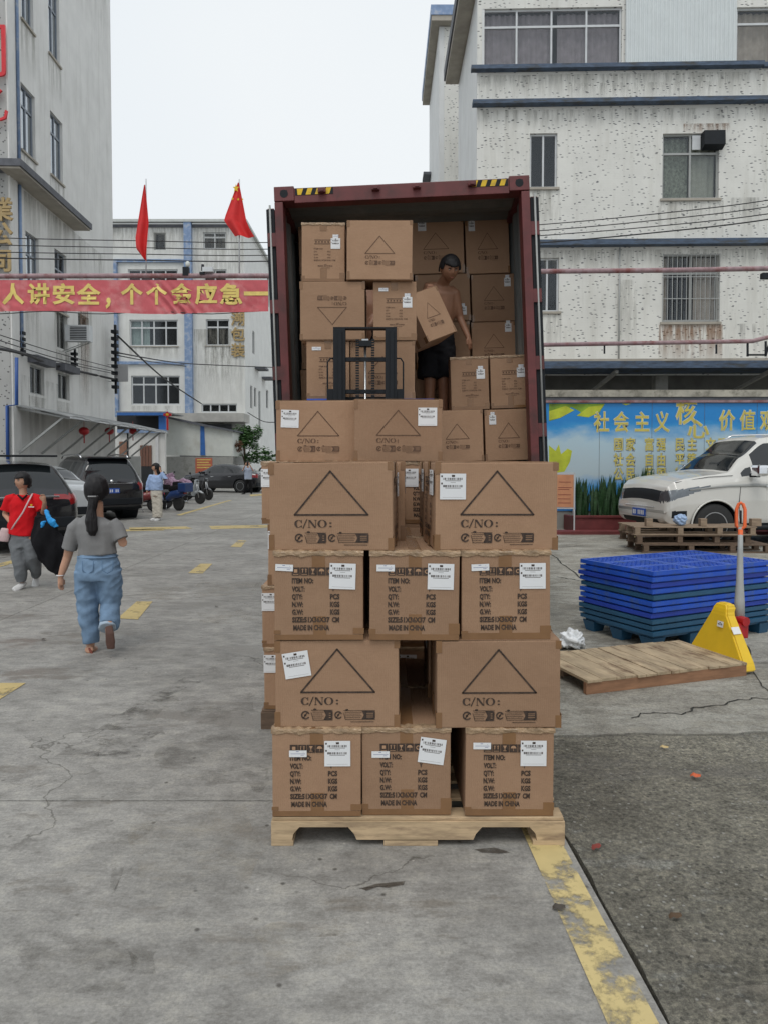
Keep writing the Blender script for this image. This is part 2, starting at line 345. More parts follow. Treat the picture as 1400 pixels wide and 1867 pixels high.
def lathe(bm, prof, c=(0, 0, 0), axis='x', n=24):
    rings = []
    for (u, r) in prof:
        ring = []
        for k in range(n):
            a = k * 2 * math.pi / n; p = (u, r * math.cos(a), r * math.sin(a))
            if axis == 'y': p = (p[1], p[0], p[2])
            if axis == 'z': p = (p[1], p[2], p[0])
            ring.append(bm.verts.new(Vector(p) + Vector(c)))
        rings.append(ring)
    for A, B in zip(rings, rings[1:]):
        for k in range(n): bm.faces.new((A[k], A[(k + 1) % n], B[(k + 1) % n], B[k]))
    bm.faces.new(rings[0][::-1]); bm.faces.new(rings[-1])
def prism(bm, poly, d0, d1, axis='y', M=None):
    def p3(u, v, d): return {'y': (u, d, v), 'x': (d, u, v), 'z': (u, v, d)}[axis]
    A = [bm.verts.new(p3(u, v, d0)) for u, v in poly]; B = [bm.verts.new(p3(u, v, d1)) for u, v in poly]
    bm.faces.new(A); bm.faces.new(B[::-1])
    for i in range(len(poly)): bm.faces.new((A[i], B[i], B[(i + 1) % len(poly)], A[(i + 1) % len(poly)]))
    if M is not None: bmesh.ops.transform(bm, matrix=M, verts=A + B)
def beam(bm, a, b, w, h=None):
    a, b = Vector(a), Vector(b); h = h or w; t = b - a; L = t.length; q = t.to_track_quat('Z', 'Y').to_matrix().to_4x4()
    bx(bm, -w / 2, w / 2, -h / 2, h / 2, 0, L, Matrix.Translation(a) @ q)
def blob(name, chains, m, parent=None, voxel=.009, smooth=6, fold=0, fscale=14, zs=1.7, balls=(), extra=None):
    """closed lofts and balls fused into one continuous skin"""
    bm = bmesh.new()
    for pts, rad in chains: tube(bm, pts, rad, 14)
    for c, s in balls:
        r = bmesh.ops.create_icosphere(bm, subdivisions=3, radius=1)
        bmesh.ops.transform(bm, matrix=Matrix.Translation(c) @ Matrix.Diagonal((*s, 1)), verts=r['verts'])
    bmesh.ops.recalc_face_normals(bm, faces=bm.faces)
    me = bpy.data.meshes.new('tmp'); bm.to_mesh(me); bm.free()
    t = bpy.data.objects.new('tmp', me); COL.objects.link(t)
    rm = t.modifiers.new('r', 'REMESH'); rm.mode = 'VOXEL'; rm.voxel_size = voxel
    if smooth: s_ = t.modifiers.new('s', 'SMOOTH'); s_.factor = .5; s_.iterations = smooth
    dg = bpy.context.evaluated_depsgraph_get(); me2 = bpy.data.meshes.new_from_object(t.evaluated_get(dg))
    bpy.data.objects.remove(t)
    if fold:
        nn = [v.normal.copy() for v in me2.vertices]
        for v, n in zip(me2.vertices, nn):
            q = Vector((v.co.x * fscale, v.co.y * fscale, (v.co.z + .5 * v.co.x) * fscale * zs)); q2 = Vector((v.co.x * fscale * .8, v.co.y * fscale, (v.co.z - .6 * v.co.x) * fscale * zs * 1.2))
            v.co += n * fold * (noise.noise(q) * 1.2 + .9 * (.35 - abs(noise.noise(q2 + Vector((7, 3, 1)))) * 1.6))
    me2.name = name; me2.materials.clear()
    if extra: 
        b2 = bmesh.new(); b2.from_mesh(me2); extra(b2); b2.to_mesh(me2); b2.free()
    return link_mesh(name, me2, m, parent, True)
def ballo(name, c, s, m, parent=None, sub=3):
    bm = bmesh.new(); r = bmesh.ops.create_icosphere(bm, subdivisions=sub, radius=1)
    bmesh.ops.transform(bm, matrix=Matrix.Translation(c) @ Matrix.Diagonal((*s, 1)), verts=r['verts']); return obj(name, bm, m, parent, True)
def text_bm(bm, s, x, z, h, sx=1.0, bold=0, y=0, align='LEFT', M=None, depth=0):
    c = bpy.data.curves.new('t', 'FONT'); c.body = s; c.size = h / .72; c.offset = bold * h; c.align_x = align; c.resolution_u = 2
    if depth: c.extrude = depth
    o = bpy.data.objects.new('t', c); COL.objects.link(o)
    dg = bpy.context.evaluated_depsgraph_get(); me = bpy.data.meshes.new_from_object(o.evaluated_get(dg))
    mm = Matrix.Translation((x, y, z)) @ Matrix.Rotation(R(90), 4, 'X') @ Matrix.Diagonal((sx, 1, 1, 1))
    if M is not None: mm = M @ mm
    me.transform(mm); bm.from_mesh(me)
    bpy.data.objects.remove(o); bpy.data.curves.remove(c); bpy.data.meshes.remove(me)
class Pr:                                     # flat print, drawn on the x-z plane
    def __init__(s): s.bm = bmesh.new()
    def poly(s, pts): s.bm.faces.new([s.bm.verts.new((x, 0, z)) for x, z in pts])
    def rect(s, x0, x1, z0, z1): s.poly([(x0, z0), (x1, z0), (x1, z1), (x0, z1)])
    def line(s, a, b, w):
        d = (Vector(b) - Vector(a)).normalized(); n = Vector((-d.y, d.x)) * w / 2; a, b = Vector(a) - d * w * .3, Vector(b) + d * w * .3
        s.poly([a - n, b - n, b + n, a + n])
    def ell(s, cx, cz, ax, az, bx_, bz, a0=0, a1=360, n=24, off=0):
        q = []
        for i in range(n + 1):
            a = R(a0 + (a1 - a0) * i / n); q.append(((cx + ax * math.cos(a), cz + az * math.sin(a)), (cx + off + bx_ * math.cos(a), cz + bz * math.sin(a))))
        for (o0, i0), (o1, i1) in zip(q, q[1:]): s.poly([o0, o1, i1, i0])
    def done(s, name):
        me = bpy.data.meshes.new(name); 
        for f in s.bm.faces:
            f.normal_update()
            if f.normal.y > 0: f.normal_flip()
        s.bm.to_mesh(me); s.bm.free(); return me

# ------------------------------------------------------------------ ground
CONC = concrete('concrete_slab', (.215, .208, .192), (.315, .306, .285), (.185, .172, .15), (.145, .132, .11), .72)
YARDN = concrete('rough_old_paving', (.15, .142, .118), (.26, .248, .21), (.20, .19, .165), (.12, .113, .092), .85, agg=.75, patch=(.27, .27, .25))
YARDF = concrete('patched_yard_concrete', (.245, .232, .20), (.38, .366, .325), (.17, .158, .13), (.12, .112, .095), .7, agg=.35, pth=.505, patch=(.46, .45, .405))
def sheet(name, poly, z, m, parent=None, thick=.06, kind='structure'):
    bm = bmesh.new(); prism(bm, [(p[0], p[1]) for p in poly], z - thick, z, 'z')
    o = obj(name, bm, m, parent)
    if parent is None and kind: o['kind'] = kind
    return o
base = sheet('ground', [(-400, -20), (400, -20), (400, 600), (-400, 600)], -.05, mat('dark_soil', (.05, .048, .042), .95, .3, 3, .4), thick=.5)
e0, e1 = G(1030, 1530), G(1216, 1867)
dv = (e0 - e1).normalized()
def edge(Y, off=0): return e1.x + dv.x / dv.y * (Y - e1.y) + off
road = empty('road'); road['kind'] = 'structure'
ys = [-2, G(300, 1460).y, 7.95, 12.7, 17.5, 22.3, 27.1, 31.9, 42, 60]
for i in range(len(ys) - 1):
    a, b = ys[i] + .005, ys[i + 1] - .005
    tl = .02 if i else .0
    sheet('slab', [(-3.795, a), (edge(a), a), (edge(b), b), (-3.795, b + tl)], 0, CONC, road)
    sheet('slab', [(-8.4, a), (-3.805, a), (-3.805, b), (-8.4, b)], -.001, CONC, road)
    sheet('slab', [(-13, a), (-8.41, a), (-8.41, b), (-13, b)], .0, CONC, road)
sheet('far_ground', [(-120, 60), (120, 60), (120, 500), (-120, 500)], 0, CONC)
sheet('side_ground', [(-120, -5), (-13.01, -5), (-13.01, 60), (-120, 60)], 0, CONC)
def jag(p, q, n, amp, seed, sc=3.0):
    out = []
    for i in range(n + 1):
        t = i / n; v = Vector(p).lerp(Vector(q), t); d = (Vector(q) - Vector(p)).normalized()
        k = amp * (noise.noise(Vector((t * n * .37 * sc / 3, seed, 0))) + .6 * noise.noise(Vector((t * n * .11, seed + 5, 0))) * 2)
        out.append((v.x - d.y * k, v.y + d.x * k))
    return out
cr0 = G(1010, 1342); cr1 = G(1400, 1334)
left = jag((edge(-2) + .014, -2), (edge(cr0.y) + .014, cr0.y), 110, .016, 1)
sheet('near_yard', left + [(x, y - .02) for x, y in jag((edge(cr0.y) + .03, cr0.y), (cr1.x + 1.5, cr1.y + .05), 60, .02, 9)] + [(30, cr1.y + 1.2), (30, -2)], -.004, YARDN)
left2 = jag((edge(cr0.y) + .02, cr0.y), (edge(30) + .02, 30), 90, .02, 3)
sheet('far_yard', [(30, 60), (30, cr1.y + 1.22)] + [(x, y + .004) for x, y in jag((edge(cr0.y) + .02, cr0.y), (cr1.x + 1.5, cr1.y + .05), 60, .02, 9)][::-1] + left2[1:] + [(edge(60) + .02, 60)], .0, YARDF)
def thinline(name, pts, w, m, z=.004, kind='structure'):
    bm = bmesh.new(); pts = [Vector((p[0], p[1], 0)) for p in pts]; prev = None
    for i, p in enumerate(pts):
        t = (pts[min(i + 1, len(pts) - 1)] - pts[max(i - 1, 0)]).normalized(); n_ = Vector((-t.y, t.x, 0)) * w * random.uniform(.5, 1.4) / 2
        a, b = bm.verts.new(p + n_ + Vector((0, 0, z))), bm.verts.new(p - n_ + Vector((0, 0, z)))
        if prev: bm.faces.new((prev[0], a, b, prev[1]))
        prev = (a, b)
    o = obj(name, bm, m); o['kind'] = kind; return o
CRK = mat('crack_shadow_dirt', (.03, .03, .026), .95, .2, 8, 0)
for k, (a, b, n_, w) in enumerate([((1150, 1310), (1400, 1272), 40, .012), ((1000, 1010), (1070, 1062), 24, .02), ((1330, 1180), (1400, 1262), 20, .01), ((1015, 1052), (1075, 1062), 20, .018), ((1010, 998), (1140, 990), 30, .012)]):
    A, B = G(*a), G(*b); thinline('crack', jag((A.x, A.y), (B.x, B.y), n_, .05, k + 20), w, CRK)
A, B = G(215, 1093), G(500, 1090)
# yellow edge line and dashes
YP = wornpaint('worn_yellow_paint', (.60, .48, .22), .515, 3.4)
YP2 = wornpaint('faded_yellow_paint', (.54, .42, .18), .57, 3.0)
def painted(name, pix, m, z=.004, world=None):
    pts = world or [G(*p) for p in pix]
    bm = bmesh.new(); vv = [bm.verts.new((p[0], p[1], z)) for p in pts]; f = bm.faces.new(vv)
    o = obj(name, bm, m); o['kind'] = 'structure'; return o
l0, l1 = G(975, 1530), G(1112, 1867)
def ledge(Y): return l1.x + (l0.x - l1.x) / (l0.y - l1.y) * (Y - l1.y)
painted('edge_line', None, YP, world=[(edge(1.2, -.17), 1.2), (edge(1.2, -.025), 1.2), (edge(6.5, -.025), 6.5), (edge(6.5, -.155), 6.5)])
for q in [[(-60, 1290), (0, 1276), (48, 1246), (-20, 1246)], [(215, 1128), (252, 1130), (279, 1097), (250, 1097)], [(344, 1045), (370, 1046), (388, 1028), (366, 1028)], [(421, 997), (440, 998), (450, 986), (436, 985)]]:
    painted('lane_dash', q, YP2)
for q in [[(322, 939), (330, 940), (424, 912), (418, 912)], [(236, 962), (340, 960), (352, 964), (238, 967)], [(382, 959), (500, 957), (500, 962), (386, 965)], [(1100, 962), (1108, 962), (1170, 980), (1156, 980)], [(0, 1027), (40, 1018), (44, 1022), (0, 1034)], [(455, 902), (500, 899), (500, 902), (458, 905)], [(220, 966), (300, 964), (300, 967), (222, 969)]]:
    painted('bay_line', q, YP2)

def stainmat(name, col, op=.6, thr=.5):
    m, t, b = nodes_of(name); o = t.nodes['Material Output']; v = mapped(t, (1, 1.6, 1))
    b.inputs['Base Color'].default_value = (*col, 1); b.inputs['Roughness'].default_value = .45
    tr = N(t, 'ShaderNodeBsdfTransparent'); mi = N(t, 'ShaderNodeMixShader')
    k = ramp(t, ntex(t, v, 3.2, 14, .8), [(thr - .08, (1, 1, 1)), (thr + .07, (1 - op,) * 3)])
    t.links.new(k, mi.inputs[0]); t.links.new(b.outputs[0], mi.inputs[1]); t.links.new(tr.outputs[0], mi.inputs[2]); t.links.new(mi.outputs[0], o.inputs[0]); return m
ST1, ST2, ST3 = stainmat('damp_mud_stain', (.11, .10, .08), .34, .56), stainmat('dark_oil_stain', (.06, .047, .035), .62, .42), stainmat('pale_dust_stain', (.40, .36, .29), .28, .54)
def stain(pix, m, seed, name='stain'):
    pts = [G(*q) for q in pix]; out = []
    for i, a in enumerate(pts):
        b = pts[(i + 1) % len(pts)]
        for k in range(9):
            q = a.lerp(b, k / 9); w = (b - a).length * .28; n_ = noise.noise(Vector((q.x * 7, q.y * 7, seed))) ; n2 = noise.noise(Vector((q.x * 7, q.y * 7, seed + 9)))
            out.append((q.x + n_ * w, q.y + n2 * w * 1.4))
    bm = bmesh.new(); f = bm.faces.new([bm.verts.new((x, y, .0025 + seed * .00007)) for x, y in out]); f.normal_update()
    o = obj(name, bm, m); o['kind'] = 'structure'
for i, (pix, m) in enumerate((([(656, 1618), (690, 1608), (738, 1607), (736, 1615), (708, 1620), (690, 1617), (668, 1624)], ST2), ([(868, 1551), (900, 1547), (930, 1554), (908, 1557), (880, 1556)], ST2), ([(420, 1205), (340, 1235), (240, 1290), (180, 1320), (120, 1370), (80, 1420), (170, 1412), (200, 1350), (260, 1300), (330, 1260)], ST1), ([(170, 1380), (260, 1345), (240, 1400), (170, 1375), (190, 1330), (240, 1280), (330, 1270), (240, 1370)], ST1), ([(20, 1425), (110, 1405), (140, 1425), (60, 1440)], ST1), ([(0, 1455), (30, 1450), (46, 1462), (0, 1466)], ST1), ([(230, 1440), (270, 1435), (250, 1530), (212, 1620), (196, 1640), (225, 1540)], ST1), ([(340, 1270), (430, 1250), (470, 1290), (400, 1330), (340, 1310)], ST1), ([(300, 1350), (480, 1330), (490, 1440), (380, 1430), (290, 1400)], ST1),
        ([(250, 1480), (420, 1465), (490, 1500), (470, 1600), (300, 1610), (230, 1550)], ST3), ([(30, 1700), (150, 1690), (260, 1750), (200, 1830), (60, 1800)], ST1), ([(230, 1730), (300, 1715), (280, 1800), (250, 1790)], ST1), ([(460, 1700), (620, 1680), (640, 1760), (500, 1780)], ST3), ([(360, 1120), (480, 1105), (490, 1135), (380, 1140)], ST3), ([(250, 1075), (480, 1060), (480, 1085), (260, 1095)], ST3), ([(1210, 1690), (1300, 1700), (1380, 1740), (1290, 1750), (1220, 1730)], ST3), ([(1130, 1560), (1240, 1570), (1220, 1590), (1140, 1585)], ST3), ([(1290, 1830), (1400, 1800), (1400, 1867), (1300, 1860)], ST3), ([(1030, 1345), (1130, 1350), (1180, 1440), (1120, 1520), (1040, 1480)], ST1), ([(820, 1780), (900, 1770), (930, 1810), (860, 1830)], ST1))): stain(pix, m, i + 1)

# ------------------------------------------------------------------ buildings
class Facade:
    """a wall with real openings, placed in the world; local x runs along it, z up, outside is -y"""
    def __init__(s, O, u): s.O, s.u = Vector((O[0], O[1], 0)), Vector((u[0], u[1], 0)).normalized(); s.holes = []
    def M(s): 
        u = s.u; n = Vector((-u.y, u.x, 0)); return Matrix(((u.x, n.x, 0, s.O.x), (u.y, n.y, 0, s.O.y), (0, 0, 1, 0), (0, 0, 0, 1)))
    def at(s, px, py): return onplane(px, py, s.O, s.u)
    def rect(s, x0, y0, x1, y1):
        cx, cy = (x0 + x1) / 2, (y0 + y1) / 2
        a0, a1 = s.at(x0, cy)[0], s.at(x1, cy)[0]; z1, z0 = s.at(cx, y0)[1], s.at(cx, y1)[1]
        return [min(a0, a1), max(a0, a1), z0, z1]
def wall(name, F, x0, x1, z0, z1, holes, m, parent, reveal=.14, rm=None):
    bm = bmesh.new(); xs = sorted({x0, x1, *[h[0] for h in holes], *[h[1] for h in holes]}); zs = sorted({z0, z1, *[h[2] for h in holes], *[h[3] for h in holes]})
    xs = [x for x in xs if x0 <= x <= x1]; zs = [z for z in zs if z0 <= z <= z1]
    V = {}
    def v(x, z, y=0):
        k = (round(x, 4), round(z, 4), y)
        if k not in V: V[k] = bm.verts.new((x, y, z))
        return V[k]
    for a, b in zip(xs, xs[1:]):
        for c, d in zip(zs, zs[1:]):
            mx_, mz = (a + b) / 2, (c + d) / 2
            if any(h[0] < mx_ < h[1] and h[2] < mz < h[3] for h in holes): continue
            bm.faces.new((v(a, c), v(b, c), v(b, d), v(a, d)))
    for h in holes:
        q = [(h[0], h[2]), (h[1], h[2]), (h[1], h[3]), (h[0], h[3])]
        for i in range(4):
            (a, c), (b, d) = q[i], q[(i + 1) % 4]
            bm.faces.new([bm.verts.new(t) for t in ((a, 0, c), (a, reveal, c), (b, reveal, d), (b, 0, d))])
    me = bpy.data.meshes.new(name); bm.to_mesh(me); bm.free()
    o = link_mesh(name, me, m, parent); o.matrix_basis = F.M(); return o
def window(F, h, parent, cols=2, rows=(0, .28), fm=ALU, gm=GLASS, curtain=None, depth=.1, fw=.05, back=ROOMD, sill=True, bars=0, open_=()):
    x0, x1, z0, z1 = h; H = z1 - z0; Wd = x1 - x0
    fb = bmesh.new(); y0, y1 = depth - .03, depth + .03
    bx(fb, x0 + .002, x0 + fw, y0, y1, z0 + .002, z1 - .002); bx(fb, x1 - fw, x1 - .002, y0, y1, z0 + .002, z1 - .002)
    bx(fb, x0 + fw, x1 - fw, y0, y1, z0 + .002, z0 + fw); bx(fb, x0 + fw, x1 - fw, y0, y1, z1 - fw, z1 - .002)
    zt = z1 - H * rows[1] if len(rows) > 1 else None
    if zt: bx(fb, x0 + fw, x1 - fw, y0 - .004, y1 + .004, zt - fw * .6, zt + fw * .6)
    for i in range(1, cols):
        x = x0 + Wd * i / cols; bx(fb, x - fw * .5, x + fw * .5, y0 - .008, y1 + .008, z0 + fw, z1 - fw)
    w = obj('window', fb, fm, parent); w.matrix_basis = F.M()
    for i in range(cols):
        a, b = x0 + Wd * i / cols + fw * .5, x0 + Wd * (i + 1) / cols - fw * .5
        for (c, d, lv) in ([(z0 + fw, zt - fw * .6, 0), (zt + fw * .6, z1 - fw, 1)] if zt else [(z0 + fw, z1 - fw, 0)]):
            if (i, lv) in open_: continue
            box('pane', a, b, depth - .004, depth + .004, c, d, gm, w)
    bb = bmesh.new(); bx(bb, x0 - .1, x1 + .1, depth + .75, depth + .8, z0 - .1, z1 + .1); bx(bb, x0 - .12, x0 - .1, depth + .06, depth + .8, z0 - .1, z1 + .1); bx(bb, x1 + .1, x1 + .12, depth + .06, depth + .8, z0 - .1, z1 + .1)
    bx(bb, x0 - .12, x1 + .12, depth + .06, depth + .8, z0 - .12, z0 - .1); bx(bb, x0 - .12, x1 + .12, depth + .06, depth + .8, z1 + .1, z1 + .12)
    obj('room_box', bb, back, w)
    if curtain:
        for (a, b, cm) in curtain:
            cb = bmesh.new(); n_ = max(6, int((b - a) * Wd * 22)); prev = None
            for i in range(n_ + 1):
                x = x0 + Wd * (a + (b - a) * i / n_); y = depth + .14 + .035 * math.sin(i * 1.7) + .015 * math.sin(i * .6)
                p = (cb.verts.new((x, y, z0 + .02)), cb.verts.new((x, y, z1 - .05)))
                if prev: cb.faces.new((prev[0], p[0], p[1], prev[1]))
                prev = p
            obj('curtain', cb, cm, w, True)
    if bars:
        gb = bmesh.new()
        for i in range(bars + 1): x = x0 + Wd * i / bars; bx(gb, x - .008, x + .008, -.04, -.024, z0, z1)
        for k in (0.02, .34, .66, .98): bx(gb, x0, x1, -.045, -.041, z0 + H * k - .01, z0 + H * k + .01)
        obj('window_grille', gb, GREYM, w)
    if sill: 
        s = box('sill', x0 - .06, x1 + .06, -.06, -.004, z0 - .07, z0 - .005, SOFF, w)
    return w
def fbox(name, F, x0, x1, y0, y1, z0, z1, m, parent, bev=0):
    o = box(name, x0, x1, y0, y1, z0, z1, m, parent, bev); o.matrix_basis = F.M(); return o

# right building
rb = empty('factory_building', (2.6, 20.4, 0), 0, 'white speckled tile factory building with blue bands behind the mural wall', 'building')
rbo = Vector((2.6, 20.4, 0))
def loc_parent(o, root):
    o.matrix_basis = Matrix.Translation(-root.location) @ o.matrix_basis
a_ = R(1.6)
c0 = onplane(868, 400, Vector((0, 20.4, 0)), Vector((1, 0, 0)))[0]
FR = Facade((c0, 20.4), (math.cos(a_), -math.sin(a_)))
rb.location = (0, 0, 0)
zb = {k: FR.at(1100, y)[1] for k, y in (('r', 128), ('b', 190), ('c', 446), ('d', 668), ('t', -40))}
Hs = [FR.rect(965, 243, 1015, 342), FR.rect(1207, 243, 1310, 362), FR.rect(976, 470, 1018, 568), FR.rect(1207, 463, 1310, 587), FR.rect(878, 14, 1133, 120), FR.rect(1342, 12, 1480, 118)]
W2 = [FR.rect(1500, 243, 1600, 362), FR.rect(1500, 463, 1600, 587)]
wall('wall', FR, 0, 18, zb['d'] - .25, 16.6, Hs + W2, WHITEW, rb)
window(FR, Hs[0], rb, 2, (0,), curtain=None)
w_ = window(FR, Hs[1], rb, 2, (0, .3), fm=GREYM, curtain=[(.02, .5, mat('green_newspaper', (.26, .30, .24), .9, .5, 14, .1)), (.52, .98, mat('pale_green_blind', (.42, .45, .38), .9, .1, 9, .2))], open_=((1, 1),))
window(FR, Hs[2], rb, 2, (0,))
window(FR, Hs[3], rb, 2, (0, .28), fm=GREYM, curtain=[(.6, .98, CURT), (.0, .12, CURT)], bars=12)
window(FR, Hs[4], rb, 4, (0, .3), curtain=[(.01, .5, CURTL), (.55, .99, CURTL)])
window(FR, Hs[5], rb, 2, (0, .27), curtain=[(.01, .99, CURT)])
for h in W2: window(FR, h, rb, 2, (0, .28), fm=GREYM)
# hood of an exhaust fan in the upper window
hx = FR.rect(1278, 243, 1316, 274)
bm = bmesh.new(); prism(bm, [(.02, hx[2]), (-.22, hx[2] + .08), (-.20, hx[3]), (.02, hx[3])], hx[0], hx[1], 'x'); hd = obj('exhaust_hood', bm, BLACKM, rb); hd.matrix_basis = FR.M()
hx = FR.rect(1262, 246, 1277, 272); fbox('exhaust_panel', FR, hx[0], hx[1], .03, .06, hx[2], hx[3], ALU, rb)
fbox('roof_band', FR, -.18, 7.9, -.22, .0, zb['r'] - .02, zb['r'] + .09, BAND, rb)
fbox('roof_band', FR, 7.93, 18, -.12, .0, zb['r'] - .02, zb['r'] + .1, BAND, rb)
fbox('floor_band', FR, -.14, 18, -.26, .0, zb['b'] - .05, zb['b'] + .06, BAND, rb)
fbox('floor_band', FR, -.1, 18, -.26, .0, zb['c'] - .07, zb['c'] + .08, BAND, rb)
fbox('floor_band', FR, -.2, 18, -1.3, .0, zb['d'] - .22, zb['d'] - .03, BAND, rb)
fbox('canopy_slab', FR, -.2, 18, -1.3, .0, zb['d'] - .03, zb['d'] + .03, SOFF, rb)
# corrugated cladding between the top windows, one sheet rib by rib
s0, s1 = Hs[4][1] + .08, Hs[5][0] - .03
cb = bmesh.new(); n_ = 26; prev = None
for i in range(n_ * 4 + 1):
    x = s0 + (s1 - s0) * i / (n_ * 4); y = -.06 - (.035 if i % 4 in (1, 2) else 0)
    p = (cb.verts.new((x, y, zb['r'] + .02)), cb.verts.new((x, y, 16.4)))
    if prev: cb.faces.new((prev[0], p[0], p[1], prev[1]))
    prev = p
cl = obj('corrugated_cladding', cb, mat('white_cladding', (.62, .66, .66), .5, .04, 2, .05), rb); cl.matrix_basis = FR.M()
# recessed ground floor
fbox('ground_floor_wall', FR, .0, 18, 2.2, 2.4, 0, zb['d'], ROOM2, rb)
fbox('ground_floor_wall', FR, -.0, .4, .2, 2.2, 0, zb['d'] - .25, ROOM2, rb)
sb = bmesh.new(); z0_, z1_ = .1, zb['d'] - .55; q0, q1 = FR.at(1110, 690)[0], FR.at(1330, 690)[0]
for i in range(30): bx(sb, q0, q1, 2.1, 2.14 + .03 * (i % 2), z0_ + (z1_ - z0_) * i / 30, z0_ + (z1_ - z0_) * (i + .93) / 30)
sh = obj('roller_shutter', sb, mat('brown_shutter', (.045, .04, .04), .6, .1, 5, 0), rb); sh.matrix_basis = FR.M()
for q in (1080, 1345):
    s = FR.at(q, 690)[0]; bb = bmesh.new(); beam(bb, (s - .1, 1.9, zb['d'] - 1.0), (s + .35, -1.1, zb['d'] - .28), .09); o = obj('canopy_brace', bb, GREYC, rb); o.matrix_basis = FR.M()
for i in range(5):
    o = fbox('pillar', FR, 1.0 + i * 4.2, 1.35 + i * 4.2, .3, .65, 0, zb['d'] - .22, GREYC, rb)
# rust stains are in the wall; drain pipe
sx_ = FR.at(1127, 560)[0]; o = tubeo('drain_pipe', [(sx_, -.06, zb['d']), (sx_, -.06, zb['c'] - .1)], .022, GREYM, rb, 6); o.matrix_basis = FR.M()
# near wing side wall and eave
FS = Facade((c0, 20.4), (0, 1)); sideM = Matrix(((0, 1, 0, c0), (1, 0, 0, 20.4), (0, 0, 1, 0), (0, 0, 0, 1)))
def abox(name, x0, x1, y0, y1, z0, z1, m, parent): return box(name, x0, x1, y0, y1, z0, z1, m, parent)
abox('side_wall', c0 + .001, c0 + .2, 20.405, 25.5, 0, 14.9, WHITEP, rb)
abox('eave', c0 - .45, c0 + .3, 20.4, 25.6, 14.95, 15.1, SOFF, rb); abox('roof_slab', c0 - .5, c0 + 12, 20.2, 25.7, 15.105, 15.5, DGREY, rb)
abox('rear_wall', c0 + .2, c0 + 12, 25.4, 25.6, 0, 14.9, WHITEP, rb)
rb2 = empty('factory_block', (c0, 28, 0), 0, 'farther white factory block with blue roof edge, left of the speckled factory', 'building')
XB = P(809, 300, 28).x
box('front_wall', XB - c0, 9, 0, .2, 0, 18.4, WHITEW, rb2); box('side_wall', XB - c0 - .2, XB - c0 - .002, -.002, 6, 0, 18.4, WHITEP, rb2)
box('roof_eave', XB - c0 - .52, 9, -.35, 6.1, 18.42, 18.62, SOFF, rb2); box('roof_band', XB - c0 - .55, 9, -.38, 6.12, 18.625, 19.0, LBAND, rb2); box('rear_wall', XB - c0, 9, 5.9, 6, 0, 18.4, WHITEP, rb2)
for z in (13.2, 14.6): box('window_hood', XB - c0 - .55, XB - c0 - .21, 4.6, 5.6, z, z + .12, DGREY, rb2)

def streakmat(name, col, op=.75, sc=9, lo=.44):
    m, t, b = nodes_of(name); o = t.nodes['Material Output']
    b.inputs['Base Color'].default_value = (*col, 1); b.inputs['Roughness'].default_value = .8
    g = mapped(t, (1, 1, 1), 'Generated'); sp = N(t, 'ShaderNodeSeparateXYZ'); t.links.new(g, sp.inputs[0])
    v = mapped(t, (1, 1, .10)); n_ = ntex(t, v, sc, 7, .75)
    k = mixc(t, 1.0, ramp(t, n_, [(lo, (0, 0, 0)), (lo + .16, (op,) * 3)]), ramp(t, sp.outputs[2], [(.0, (0, 0, 0)), (.85, (1, 1, 1))]), 'MULTIPLY')
    tr = N(t, 'ShaderNodeBsdfTransparent'); mi = N(t, 'ShaderNodeMixShader'); t.links.new(k, mi.inputs[0]); t.links.new(tr.outputs[0], mi.inputs[1]); t.links.new(b.outputs[0], mi.inputs[2]); t.links.new(mi.outputs[0], o.inputs[0]); MATS[name] = m; return m
RUST, MOULD, GRIM = streakmat('rust_streaks', (.25, .12, .05), .62, 7, .40), streakmat('black_mould_streaks', (.09, .09, .075), .30, 5, .47), streakmat('grey_rain_streaks', (.30, .29, .25), .34, 4, .42)
def streak(F, x0, y0, x1, y1, m, root):
    h = F.rect(x0, y0, x1, y1); bm = bmesh.new(); bm.faces.new([bm.verts.new(p) for p in ((h[0], -.004, h[2]), (h[1], -.004, h[2]), (h[1], -.004, h[3]), (h[0], -.004, h[3]))]); o = obj('wall_stain', bm, m, root); o.matrix_basis = F.M()
for q in ((1200, 592, 1316, 668, RUST), (1198, 366, 1318, 440, GRIM), (955, 346, 1022, 430, GRIM), (968, 572, 1022, 660, GRIM), (872, 134, 1400, 182, GRIM), (1040, 150, 1300, 186, MOULD), (870, 198, 1400, 235, MOULD), (1245, 225, 1330, 244, RUST), (990, 455, 1400, 500, GRIM), (1330, 360, 1400, 440, MOULD), (1120, 510, 1160, 660, GRIM), (1320, 590, 1400, 660, MOULD)): streak(FR, *q, rb)

